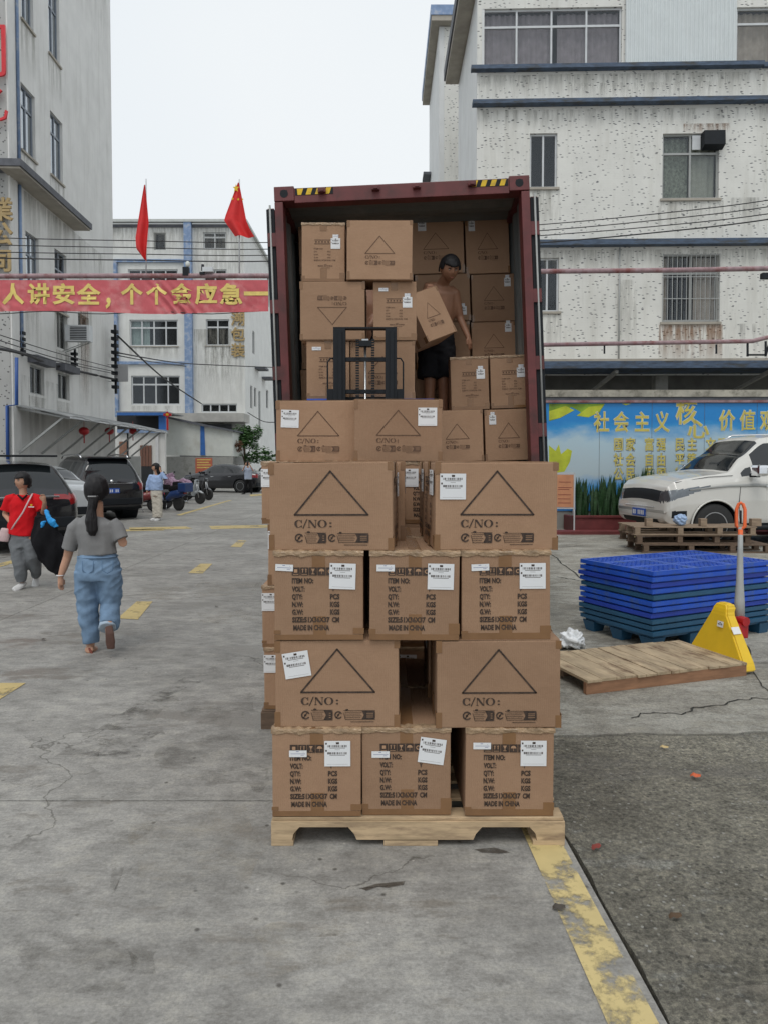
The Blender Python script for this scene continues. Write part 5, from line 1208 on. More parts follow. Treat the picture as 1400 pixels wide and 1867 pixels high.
for kd, a, b, r, dy, fl, lb_, tx in specs:
    z = zL + r * .464; Yc = YLd + .02 + dy; x = (XW(a, Yc, z + .23) + XW(b, Yc, z + .23)) / 2
    carton(kd, (x, Yc + KIND[kd]['d'] / 2, z), R({'bigitem': .5, 'bigtri': -1.0}[kd]), tx, RG, lb_, (-.09, .40) if (kd == 'bigitem' and r < 2) else None, flip=fl, big=True, wr=r == 2)
    if kd == 'bigtri' and r < 2: carton(kd, (x, Yc + KIND[kd]['d'] * 1.5 + .01, z), 0, tx.replace('carton', 'rear carton', 1), RG)
# right stack and back wall of cartons, standing on the container floor
def in_ct(px, y_local, zloc):      # a point on the container floor frame seen at px
    return None
CG = 'cartons stacked inside the container'
def ctcarton(kd, px0, px1, py_top, py_bot, Yc, tx, lab=None, **k):
    K = KIND[kd]; pm = P((px0 + px1) / 2, py_bot, Yc); sc_ = (P((px0 + px1) / 2, py_top, Yc).z - pm.z) / K['h']; sx = (P(px1, py_bot, Yc).x - P(px0, py_bot, Yc).x) / K['w']
    e = carton(kd, (pm.x, Yc + K['d'] / 2, pm.z), 0, tx, CG, lab, big=True, **k); e.rotation_euler = (0, ROLL * .9, 0); e.scale = (sx * .985, 1, sc_ * .992); return e
ctcarton('bigitem', 822, 893, 650, 747, 6.68, 'lettered carton at the container mouth, upper left of the right-hand stack', (.098, .31), wr=True)
ctcarton('bigitem', 894, 967, 647, 744, 6.7, 'lettered carton at the container mouth, upper right of the right-hand stack', (.098, .31), wr=True)
ctcarton('bigtri', 786, 883, 747, 842, 6.66, 'triangle carton at the container mouth, lower left of the right-hand stack')
ctcarton('bigtri', 884, 972, 745, 840, 6.68, 'triangle carton at the container mouth, lower right, small white label', (-.17, .37))
YBk = 7.25
colx = [(546, 632), (633, 742), (743, 848), (849, 930)]
rowy = [(398, 482), (483, 497), (500, 586), (587, 672), (673, 757), (758, 842)]
colx2 = [(550, 655), (656, 757), (758, 859), (860, 942)]
rn = ('top', None, 'second', 'third', 'fourth', 'bottom')
cn = ('far left', 'left middle', 'right middle', 'far right')
for j, (ya, yb) in enumerate(rowy):
    if rn[j] is None: continue
    for i in range(4):
        c_ = colx if j == 0 else colx2; lb_ = {(0, 2): (-.12, .4), (0, 3): (-.18, .4), (2, 3): (.16, .38), (3, 3): (.17, .40), (2, 2): (.18, .1)}.get((j, i))
        ctcarton('bigtri', c_[i][0], c_[i][1], ya - 1, yb + (17 if j == 0 else 0), YBk, f'shaded carton in {cn[i]} column, {rn[j]} row of the carton wall inside the container', lb_, flip=False)
sp_ = carton('bigtri', P(800, 770, 6.98), 0, 'flat-lying carton on the container floor that the worker stands on', CG); KS = P(800, 772, 6.98)
sp_.location = (KS.x, 6.98, KS.z - HB * .9)

# ------------------------------------------------------------------ walkie stacker
stk = empty('pallet_stacker', (0, 0, 0), 0, 'dark grey pallet stacker with twin mast, chains and chrome ram behind the second pallet', 'stacker')
YM = 5.36
def sx_(px, z=1.9): return XW(px, YM, z)
zt_ = P(666, 599, YM).z
for a, b in ((608, 630), (702, 723)):
    bm = bmesh.new(); bx(bm, sx_(a), sx_(b), YM, YM + .09, .08, zt_, None, .004); obj('mast_rail', bm, BLACKM, stk)
    bm = bmesh.new(); m_ = (sx_(a) + sx_(b)) / 2; bx(bm, m_ - .006, m_ + .02, YM - .012, YM - .001, .1, zt_ - .02); obj('rail_flange', bm, BLACKM, stk)
box('mast_top_bar', sx_(608), sx_(723), YM + .001, YM + .085, zt_ + .0005, zt_ + .012, BLACKM, stk)
for py in (653, 712): z = P(666, py, YM).z; box('cross_bar', sx_(630), sx_(702), YM + .02, YM + .06, z - .02, z + .01, BLACKM, stk)
tubeo('lift_ram', [(sx_(666), YM + .03, .3), (sx_(666), YM + .03, P(666, 630, YM).z)], .010, STEEL, stk, 12); tubeo('ram_cylinder', [(sx_(666), YM + .05, .2), (sx_(666), YM + .05, 1.5)], .026, BLACKM, stk, 12)
z = P(666, 624, YM).z; box('chain_yoke', sx_(655), sx_(678), YM - .01, YM + .06, z - .03, z + .012, BLACKM, stk); box('ram_cap', sx_(660), sx_(672), YM + .0, YM + .05, z + .0125, z + .025, STEEL, stk)
for px in (652, 680):
    bm = bmesh.new(); z = P(666, 618, YM).z; i = 0
    while z > .5: bx(bm, sx_(px) - .013, sx_(px) + .013, YM - .004 + (.003 if i % 2 else 0), YM + .012, z - .014, z - .002); z -= .019; i += 1
    o = obj('lift_chain', bm, STEEL if 0 else BLACKM, stk)
for s_, a in ((-1, 597), (1, 735)):
    x0 = sx_(608 if s_ < 0 else 723); x1 = sx_(a); z1 = P(666, 652, YM).z
    tubeo('guard_hoop', [(x0, YM + .04, z1), (x1 - s_ * .02, YM + .04, z1), (x1, YM + .04, z1 - .03), (x1, YM + .04, 1.35)], .006, BLACKM, stk, 6)
    box('side_bracket', min(x0, x1), max(x0, x1), YM + .01, YM + .07, P(666, 740, YM).z, P(666, 709, YM).z, BLACKM, stk)
box('body_cover', sx_(600), sx_(732), YM - .28, YM - .03, .12, .85, BLACKM, stk); tubeo('tiller', [(sx_(666), YM - .2, .85), (sx_(666), YM - .26, 1.15)], .02, BLACKM, stk)
box('carriage', sx_(612), sx_(720), YM + .1, YM + .14, zL - .35, zL - .0, BLACKM, stk)
for px in (632, 700): box('fork', sx_(px) - .07, sx_(px) + .07, YM + .141, YM + 1.15, zL - .085, zL - .05, BLACKM, stk); box('straddle_leg', sx_(px) - .07, sx_(px) + .07, YM + .1, YM + 1.0, .04, .11, BLACKM, stk)
for px in (632, 700):
    bm = bmesh.new(); lathe(bm, [(-.03, .045), (.03, .045)], (sx_(px), YM + .95, .045), 'x', 16); obj('wheel', bm, DARKR, stk)

# ------------------------------------------------------------------ stack of blue plastic pallets
BP0 = G(1192, 1180); 
zt2 = .66
F0 = ray(1190, 1043); F0 = Vector((F0.x, F0.y, 0)) * ((zt2 - EYE) / ray(1190, 1043).z)
ang = R(26)
lay = [('b', 0), ('b', 1), ('q', 2), ('b', 3), ('t', 4), ('b', 5), ('b', 6), ('q', 7), ('t', 8), ('t', 9), ('t', 10)]
hs = .155; step = (zt2 - hs) / (len(lay) - 1)
words = ['topmost', 'second from the top', 'third from the top', 'fourth from the top', 'fifth from the top, darker teal', 'sixth from the top', 'seventh from the top', 'eighth from the top', 'ninth from the top, dark teal', 'tenth from the top, dark teal', 'bottom one, dark teal, standing on stubby legs']
for i, (c, _) in enumerate(lay):
    e = empty('blue_plastic_pallet', (F0.x + random.uniform(-.012, .012), F0.y + random.uniform(-.012, .012), zt2 - hs - i * step), ang + R(random.uniform(-.6, .6)), f'plastic pallet in the blue stack, {words[i]}', 'pallet', 'blue plastic pallets in the stack')
    plastic_pallet(e, 1.5, .88, hs, {'b': BLUEP, 'q': BLUEQ, 't': TEALP}[c], 0, legs=i == len(lay) - 1, grid=i == 0, lx=4, ly=3)
    if i < len(lay) - 1 and i: pass

# ------------------------------------------------------------------ wooden platform and pallet jack
A = G(1068, 1267); B = G(1360, 1232); u = (B - A); Lp = u.length; u.normalize(); v = Vector((-u.y, u.x, 0))
wp = empty('wooden_platform', A, math.atan2(u.y, u.x), 'worn plank platform lying on the ground in front of the yellow pallet jack', 'platform')
Wp = .70; hz = .098
box('side_board', 0, Lp, 0, .035, .0, hz - .0185, REDWOOD, wp, .002); box('side_board', 0, Lp, Wp - .035, Wp, .0, hz - .0185, REDWOOD, wp, .002)
x = 0; k = 0; rr = random.Random(5)
while x < Lp - .03:
    w = rr.choice((.07, .095, .12)); w = min(w, Lp - x); box('plank', x + .0025, x + w - .0025, -.006 + rr.uniform(-.008, .008), Wp + rr.uniform(-.01, .01), hz - .018, hz + rr.uniform(-.002, .003), OLDWOOD, wp, .0015); x += w
box('centre_bearer', .02, Lp - .02, Wp * .45, Wp * .5, .03, hz - .0185, DKWOOD, wp)
pj = empty('pallet_jack', (0, 0, 0), 0, 'yellow hand pallet jack with grey handle and orange grip behind the plank platform', 'pallet jack')
J0 = G(1243, 1182); J1 = G(1362, 1213)
ju = (J1 - J0); Lj = ju.length
pj.location = G(1300, 1190); 
jx = A + u * (Lp + .005) + v * .0
pj.matrix_basis = Matrix.Translation((jx.x, jx.y, 0)) @ Matrix.Rotation(math.atan2(u.y, u.x), 4, 'Z')
# local x: along the forks towards the handle, y across
jw = .60
def wedge(name, yoff, th, m):
    bm = bmesh.new(); return bm
bm = bmesh.new()   # bent front cover: wide at the foot, narrow rounded top
lvl = [(0.02, .0, jw, -.02, .10), (.07, .02, jw - .02, -.015, .105), (.40, .235, jw - .205, .03, .12), (.45, .245, jw - .215, .045, .15), (.475, .265, jw - .235, .06, .13)]
rings = [[bm.verts.new(p) for p in ((x0, y0, z), (x0, y1, z), (x1, y1 - .005, z), (x1, y0 + .005, z))] for (z, y0, y1, x0, x1) in lvl]
for a, b in zip(rings, rings[1:]):
    for k in range(4): bm.faces.new((a[k], a[(k + 1) % 4], b[(k + 1) % 4], b[k]))
bm.faces.new(rings[-1]); bm.faces.new(rings[0])
bmesh.ops.recalc_face_normals(bm, faces=bm.faces)
bmesh.ops.bevel(bm, geom=list(bm.edges), offset=.012, segments=3, affect='EDGES'); hs_ = obj('steel_cover', bm, mat('yellow_cover_paint', (.74, .48, .01), .4, .06, 6, .05), pj)
bm = bmesh.new(); lathe(bm, [(-.004, .014), (.0, .014)], (0, 0, 0), 'x', 14); o = obj('bolt_hole', bm, BLACKM, pj); o.location = (.10, .05, .06)
def sticker(nm, poly, y, m, par):
    bm = bmesh.new(); vv = [bm.verts.new(p) for p in poly]; bm.faces.new(vv); return obj(nm, bm, m, par)
for (y0, z0, w, h) in ((.24, .30, .06, .045),):
    bm = bmesh.new(); bx(bm, -.001, .0, 0, w, 0, h); o = obj('sticker', bm, PAPER, pj); o.location = (.003, y0, z0); o.rotation_euler = (0, R(8), 0)
    p = Pr(); p.line((-.02, .012), (0, .026), .006); p.line((0, .026), (.02, .012), .006); p.line((-.015, .01), (.018, .01), .004); me = p.done('sticker_print'); me.materials.append(INK); q = child('sticker_print', me, o, (-.0015, .03, .008), R(-90))
bm = bmesh.new(); bx(bm, 0, .075, -.0012, 0, 0, .055); o = obj('sticker', bm, PAPER, pj); o.location = (.012, .142, .27); o.rotation_euler = (R(-30), 0, R(2))
for y in (.14, .50):
    bm = bmesh.new(); bx(bm, -1.1, -.021, y - .07, y + .07, .05, .072, None, .004); obj('fork', bm, YELP, pj); bm = bmesh.new(); lathe(bm, [(-.035, .036), (.035, .036)], (-1.0, y, .0365), 'y', 14); obj('load_wheel', bm, DARKR, pj)
bm = bmesh.new(); bx(bm, .112, .25, jw / 2 - .065, jw / 2 + .065, .20, .32, None, .012); lathe(bm, [(-.08, .036), (.08, .036)], (.21, jw / 2, .335), 'y', 16); bx(bm, .14, .23, jw / 2 - .04, jw / 2 + .04, .12, .199, None, .006); obj('pump_body', bm, REDP, pj)
bm = bmesh.new(); lathe(bm, [(-.04, .03), (.04, .03)], (.15, jw / 2, .125), 'x', 12); obj('pump_piston', bm, STEEL, pj)
for y in (-.08, .08):
    bm = bmesh.new(); lathe(bm, [(-.022, .02), (-.025, .07), (-.018, .085), (.018, .085), (.025, .07), (.022, .02)], (.16, jw / 2 + y, .086), 'y', 20); obj('steer_wheel', bm, DARKR, pj, True)
HB0 = Vector((.22, jw / 2, .335)); dep = jx.y + .35
hp = []
tgt = P(1350, 905, jx.y + .62); Mi = pj.matrix_basis.inverted(); tg = Mi @ tgt
d_ = (tg - HB0)
tubeo('handle_shaft', [HB0, HB0 + d_ * .14, HB0 + d_ * .3, HB0 + d_ * .55, HB0 + d_ * .74], [.040, .038, .028, .021, .018], GREYM, pj, 10)
sd_ = Vector((0, 1, 0)); ax = d_.normalized(); base_ = HB0 + d_ * .72
lat = Vector((math.cos(R(-70)), math.sin(R(-70)), 0)) * .034
lp = [base_, base_ + ax * .03 - lat, base_ + ax * .17 - lat, base_ + ax * .215 - lat * .5, base_ + ax * .225, base_ + ax * .215 + lat * .5, base_ + ax * .17 + lat, base_ + ax * .03 + lat]
tubeo('orange_grip', lp, .0135, ORNG, pj, 10, closed=True); tubeo('control_lever', [base_ + ax * .05, base_ + ax * .16], .008, BLACKM, pj, 6); tubeo('grip_sleeve', [base_ - ax * .10, base_ + ax * .0], .019, ORNG, pj, 10)
# plastic film bag
fb_ = G(1040, 1186); o = blob('film_bag', [([(0, 0, .02), (.02, 0, .08), (0, .02, .15)], [.07, .1, .05])], PLASW, None, .008, 2, .03, 16, balls=[((.05, .0, .06), (.08, .06, .05)), ((-.03, .0, .05), (.08, .07, .05))]); o.location = (fb_.x, fb_.y + .06, .0); tag(o, 'crumpled white plastic film bag lying beside the cartons near the blue pallets', 'plastic bag')
# weathered pallets in front of the white suv
def old_pallet(loc, rz, w, d, label, m=LWOOD, up=False, zz=0):
    e = empty('weathered_pallet', loc, rz, label, 'pallet', 'weathered wooden pallets by the white SUV'); h = .15
    z0, z1 = (h - .022, h) if not up else (0, .022)
    for i in range(6): y = i * (d - .1) / 5; box('deck_board', 0, w, y, y + .1, z0, z1, m, e, .002)
    for x in (0.02, w * .36, w * .68, w - .11):
        for y in (0, d / 2 - .05, d - .1): box('block', x, x + .09, y + .002, y + .098, .0225, h - .0225, m, e, .003)
    for y in (0, d / 2 - .05, d - .1): box('runner', 0, w, y, y + .1, (h - .022) if up else 0, h if up else .0215, m, e, .002)
    return e
K0 = G(1158, 1008); 
for i, (px, z, w, rz, lb_, mm) in enumerate(((1172, 0.0, 2.2, -1.5, 'bottom weathered pallet of the pile in front of the white SUV', DKWOOD), (1160, .152, 2.0, 0.5, 'second weathered pallet from the bottom in front of the white SUV', DKWOOD), (1156, .305, 2.1, -1.0, 'third weathered pallet from the bottom, pale board edges, in front of the white SUV', LWOOD))):
    old_pallet((P(px, 900, K0.y).x, K0.y, z), R(rz), w, .9, lb_, mm)
e = empty('timber_block', (0, 0, 0)); bpy.data.objects.remove(e)
for i, (px, lb_) in enumerate(((1183, 'upright timber block on the weathered pallets, left of the bottle'), (1282, 'upright timber block on the weathered pallets, middle'), (1378, 'upright timber block on the weathered pallets, right of the orange handle'))):
    q = P(px, 930, K0.y + .05); w = .055 if i < 2 else .085; o = box('timber_block', -w, w, -.05, .05, 0, .13, LWOOD, None, .004); o.location = (q.x, K0.y + .08, .458); tag(o, lb_, 'timber block', 'timber blocks on the weathered pallets')
q = P(1241, 932, K0.y + .1)
jb = blob('crushed_bottle', [([(-.11, 0, .0), (-.04, 0, .0), (.05, 0, .01), (.1, 0, .0)], [(.05, .05), (.1, .09), (.09, .1), (.05, .05)])], JUGB, None, .012, 2, .02, 14); jb.location = (q.x, K0.y + .12, .56); tag(jb, 'pale blue crushed plastic water bottle on the weathered pallets', 'bottle')
# notice board
an = empty('notice_board', (P(1028, 950, 15.6).x, 15.6, 0), R(-12), 'orange notice board on a white frame by the right-hand cartons', 'notice board')
bm = bmesh.new(); beam(bm, (-.21, 0, 0), (-.21, 0, 1.32), .03); beam(bm, (.21, 0, 0), (.21, 0, 1.32), .03); beam(bm, (-.21, 0, 1.32), (.21, 0, 1.32), .03); beam(bm, (-.21, 0, .55), (.21, 0, .55), .03); beam(bm, (-.2, .4, 0), (-.2, .02, 1.2), .025); beam(bm, (.2, .4, 0), (.2, .02, 1.2), .025); obj('stand', bm, ALU, an)
bn = box('board_panel', -.19, .19, -.02, -.0, .57, 1.29, mat('orange_notice', (.60, .27, .14), .6, .12, 6, 0), an)
p = Pr()
for z, a, b in ((1.12, -.12, .13), (1.0, -.14, .15), (.96, -.14, .1), (.84, -.14, .14), (.75, -.14, .12), (.66, -.14, .14)): p.rect(a, b, z, z + .012)
me = p.done('board_print'); me.materials.append(mat('dark_red_print', (.25, .05, .04), .6, .1, 8, 0)); child('board_print', me, bn, (0, -.023, 0))
# small ground litter
for (px, py, c, lb_, nm) in ((1267, 1420, mat('orange_leaf', (.6, .12, .04), .6, .3, 30, 0), 'small orange and red scrap on the rough paving at right', 'litter_scrap'), (1210, 1366, mat('yellow_leaf', (.55, .42, .2), .6, .3, 30, 0), 'small yellow leaf on the rough paving, above the orange scrap', 'fallen_leaf'), (1086, 1549, mat('dark_red_leaf', (.2, .03, .02), .6, .3, 30, 0), 'tiny dark red scrap beside the yellow line', 'litter_scrap'), (1230, 1676, mat('brown_leaf', (.08, .045, .02), .6, .3, 30, 0), 'small brown leaf on the rough paving at lower right', 'fallen_leaf'), (395, 1108, mat('dark_scrap', (.06, .05, .04), .6, .3, 30, 0), 'small dark scrap on the concrete left of the cartons', 'litter_scrap'), (80, 1168, mat('dark_scrap', None), 'small dark scrap on the concrete left of the walking woman', 'litter_scrap'), (1018, 1660, mat('dark_scrap', None), 'small dark speck of dirt left of the yellow line', 'litter_scrap')):
    g_ = G(px, py); bm = bmesh.new(); rr = random.Random(px)
    prev = None
    for i in range(5):
        x = -.022 + .011 * i; w = .010 * math.sin((i + .4) / 4.8 * 3.14) + .003; z = .006 + .010 * abs(math.sin(i * 1.3))
        a = (bm.verts.new((x, -w, z)), bm.verts.new((x, w, z + .004)))
        if prev: bm.faces.new((prev[0], a[0], a[1], prev[1]))
        prev = a
    o = obj(nm, bm, c, None, True, (g_.x, g_.y, .0)); o.rotation_euler = (0, 0, rr.uniform(-.6, .6)); tag(o, lb_, 'litter')
    if px in (1267,): o.scale = (1.1, 1.3, 1.3)

# ------------------------------------------------------------------ banner, gantry pipes, flags, cables
def pipe(name, a, b, r, m, label, cat='pipe'):
    o = tubeo(name, [a, b], r, m, None, 8); tag(o, label, cat); return o
YG = 15.0
pa, pb = P(-90, 504, YG), P(560, 503, YG)
gp = empty('gantry_pipe', (0, 0, 0), 0, 'upper pinkish pipe spanning from the red banner past the container to the right factory', 'pipe')
tubeo('pipe', [P(-260, 505, YG), pa, P(160, 503, YG), pb, P(968, 495, 15.2), P(1200, 493, 15.3), P(1430, 489, 15.4), P(1650, 486, 15.5)], .053, PIPEM, gp, 10)
for px, w in ((340, .16),):
    q = P(px, 493, YG); box('junction_box', q.x - .06, q.x + .06, YG - .06, YG + .06, q.z - .12, q.z + .06, BLACKM, gp)
q = P(343, 482, YG); ballo('round_lamp', (q.x, YG, q.z), (.05, .05, .07), SHEET, gp, 2)
cm = empty('security_camera', P(372, 492, YG - .05), 0, 'white security camera with black mount sitting on the banner pipe', 'camera')
box('camera_housing', -.02, .20, -.05, .05, -.05, .05, ALU, cm, .01); tubeo('mount', [(-.02, 0, -.02), (-.02, 0, .11)], .03, BLACKM, cm, 8); box('bracket', -.08, .02, -.04, .04, -.10, -.051, BLACKM, cm)
bnr = empty('banner', (0, 0, 0), 0, 'long faded red cloth banner with yellow Chinese slogan across the road', 'banner')
bm = bmesh.new(); nx, nz = 220, 22; g = []
zA, zB = P(200, 511, YG).z, P(200, 569, YG).z; xA, xB = P(-60, 540, YG).x, P(490, 540, YG).x
def bfold(x, t):
    f = .012 * noise.noise(Vector((x * 1.8 + t * 2.2, t * 3, 0))) + .010 * noise.noise(Vector((x * 5 - t * 5, t * 2, 4)))
    for x0 in (P(22, 540, YG).x - 1.0, P(285, 540, YG).x): dd = (x - x0) - t * .6; f += .035 * math.exp(-(dd * 3.2) ** 2) * math.sin(dd * 30 + 2)
    return f
for i in range(nx + 1):
    x = xA + (xB - xA) * i / nx; row = []
    for k in range(nz + 1):
        t = k / nz; sag = .018 * math.sin(x * 1.1) + (.03 * max(0, math.sin((x + 6) * 1.3)) * t)
        row.append(bm.verts.new((x, YG - .02 + bfold(x, t) * (t + .25), zA + (zB - zA) * t - sag * t)))
    g.append(row)
for A_, B_ in zip(g, g[1:]):
    for k in range(nz): bm.faces.new((A_[k], A_[k + 1], B_[k + 1], B_[k]))
obj('cloth', bm, REDB, bnr, True)
tb = bmesh.new()
for ch, x0, x1 in (('人', 6, 46), ('讲', 53, 92), ('安', 98, 138), ('全', 142, 185), ('，', 190, 218), ('个', 222, 262), ('个', 268, 306), ('会', 313, 352), ('应', 357, 397), ('急', 402, 443), ('一', 446, 490)):
    b2 = bmesh.new(); a, b = P(x0, 556, YG), P(x1, 517, YG); text_bm(b2, ch, 0, 0, .42, 1, .045)
    xs = [v.co.x for v in b2.verts]; zs = [v.co.z for v in b2.verts]; w0, w1, h0, h1 = min(xs), max(xs), min(zs), max(zs)
    full = ch not in '，一'
    ka = (b.x - a.x) / (w1 - w0) if ch != '，' else .7
    for v in b2.verts:
        X = a.x + (v.co.x - w0) * ka + (.05 if ch == '，' else 0); Z = a.z + (v.co.z - h0) / (h1 - h0) * (b.z - a.z) if full else a.z + (v.co.z * .95 + (.0 if ch == '，' else .015))
        t = (zA - Z) / (zA - zB); v.co = (X, YG - .028 + bfold(X, t) * (t + .25), Z)
    bmesh.ops.subdivide_edges(b2, edges=[e for e in b2.edges if e.calc_length() > .2], cuts=2)
    me = bpy.data.meshes.new('t'); b2.to_mesh(me); b2.free(); tb.from_mesh(me); bpy.data.meshes.remove(me)
for v in tb.verts:
    t = (zA - v.co.z) / (zA - zB); v.co.y = YG - .032 + bfold(v.co.x, t) * (t + .25)
obj('slogan_lettering', tb, YELT, bnr)
tubeo('bottom_rope', [P(-60 + i * 28, 570 + 2.5 * math.sin(i * .9), YG) for i in range(20)], .010, WIREM, bnr, 5)
def flag(name, px, pole_b, pole_t, outline, label, star):
    Yf = YG + .12; b, t = P(px, pole_b, Yf), P(px, pole_t, Yf); e = empty(name, b, 0, label, 'flag', 'red flags on the banner pipe')
    tubeo('pole', [(0, 0, 0), (t.x - b.x, 0, t.z - b.z)], .014, ALU, e, 6)
    bm = bmesh.new(); g = []; n = 30
    for i in range(n + 1):
        s = i / n; (l, r) = outline(s); py = pole_t + 12 + (l[1]) ; row = []
        for k in range(13):
            q = k / 12; x = l[0] + (r - l[0]) * q; p = P(x, l[1] + (l[2] - l[1]) * q, Yf)
            row.append(bm.verts.new((p.x - b.x, -.09 + .05 * math.sin(q * 9 + s * 2) * (.3 + s), p.z - b.z)))
        g.append(row)
    for A_, B_ in zip(g, g[1:]):
        for k in range(12): bm.faces.new((A_[k], A_[k + 1], B_[k + 1], B_[k]))
    cl = obj('flag_cloth', bm, FLAGR, e, True)
    for (sx, sy, r_) in star:
        c = P(sx, sy, Yf); sb_ = bmesh.new(); pts = []
        for i in range(10): a = R(90 + 36 * i); rr_ = r_ if i % 2 == 0 else r_ * .42; pts.append(sb_.verts.new((c.x - b.x + rr_ * math.cos(a) * .8, -.115, c.z - b.z + rr_ * math.sin(a))))
        sb_.faces.new(pts); obj('star', sb_, YELP, cl)
    return e
def lerp(a, b, t): return a + (b - a) * t
def pw_(pts, s):
    for (s0, v0), (s1, v1) in zip(pts, pts[1:]):
        if s <= s1: return lerp(v0, v1, (s - s0) / (s1 - s0))
    return pts[-1][1]
flag('flag', 267, 500, 326, lambda s: ((pw_([(0, 266), (.7, 249), (.85, 250), (1, 265)], s), lerp(340, 474, s), lerp(340, 478, s)), pw_([(0, 268), (.5, 275), (1, 271)], s)), 'folded red flag hanging on the left pole above the banner', [])
flag('flag', 437, 500, 327, lambda s: ((pw_([(0, 436), (.6, 413), (.7, 410), (1, 430)], s), lerp(336, 432, s), lerp(336, 436, s)), pw_([(0, 438), (.7, 452), (.85, 458), (1, 467)], s)), 'red flag with yellow stars flying on the right pole above the banner', [(433, 347, .09), (427, 366, .035), (437, 367, .035), (445, 367, .03)])
def cable(pts, Ys, r, label, name='overhead_cable'):
    q = [P(x, y, Y) for (x, y), Y in zip(pts, Ys)]; out = []
    for i in range(len(q) - 1):
        p0, p1, p2, p3 = q[max(i - 1, 0)], q[i], q[i + 1], q[min(i + 2, len(q) - 1)]
        for k in range(8):
            t = k / 8; out.append(.5 * ((2 * p1) + (p2 - p0) * t + (2 * p0 - 5 * p1 + 4 * p2 - p3) * t * t + (3 * p1 - p0 - 3 * p2 + p3) * t ** 3))
    out.append(q[-1]); o = tubeo(name, out, r, WIREM, None, 5); tag(o, label, 'cable', 'overhead cables'); return o
for i, (a, b, c, d) in enumerate(((433, 441, 413, 360), (446, 453, 424, 372), (459, 464, 433, 385), (470, 475, 446, 395))):
    cable([(-200, a - 6), (-30, a), (230, (a + b) / 2 + 1.5), (530, b), (940, c), (1180, (c + d) / 2 + 5), (1430, d), (1700, d - 60)], [15.5, 16, 17, 18, 17, 16, 15, 14.5], .011 if i < 3 else .015, f'{("uppermost", "second from top", "third from top", "lowest and thickest")[i]} of four overhead cables crossing above the banner to the right factory')
for i, (a, b, c) in enumerate(((604, 645, 672), (614, 655, 678), (625, 660, 682))): cable([(-20, a), (110, b), (212, c)], [18, 23, 29], .014, f'{("uppermost", "middle", "lowest")[i]} thin cable sagging along the left building below the banner')
cable([(-20, 633), (40, 644), (90, 662), (150, 678), (212, 692)], [18, 20, 23, 26, 29], .045, 'thick black cable bundle sagging along the left building')
cable([(215, 612), (300, 690), (368, 736)], [29, 38, 49.4], .04, 'thick cable dropping diagonally across the back factory windows')
cable([(215, 643), (300, 658), (360, 664), (500, 670)], [29, 36, 44, 49], .03, 'cable running level across the back factory wall')
cable([(215, 648), (280, 660), (340, 668)], [29, 38, 49], .025, 'short lower cable across the back factory wall')
cable([(452, 752), (480, 768), (502, 770)], [49.4, 49, 48], .03, 'short cable by the small tree at the back factory corner')
YR = 15.4
q = P(1394, 500, YR); box('clamp', q.x - .08, q.x + .1, YR - .06, YR + .06, q.z - .1, q.z + .02, BLACKM, gp)
rp = empty('lower_pipe', (0, 0, 0), 0, 'lower pinkish pipe with brackets crossing the right factory wall', 'pipe'); tubeo('pipe', [P(975, 629, YR), P(1372, 622, YR), P(1378, 620, YR), P(1430, 608, YR)], .045, PIPEM, rp, 10)
for px in (1101, 1305): q0, q1 = P(px, 628, YR), P(px, 645, YR); bm = bmesh.new(); beam(bm, q0, q1, .03); obj('hanger', bm, BLACKM, rp)
bm = bmesh.new()
for a, b in (((1362, 626), (1362, 650)), ((1395, 622), (1395, 650)), ((1362, 647), (1395, 647)), ((1395, 648), (1402, 625))): beam(bm, P(*a, YR), P(*b, YR), .035)
obj('pipe_bracket', bm, BLACKM, rp)

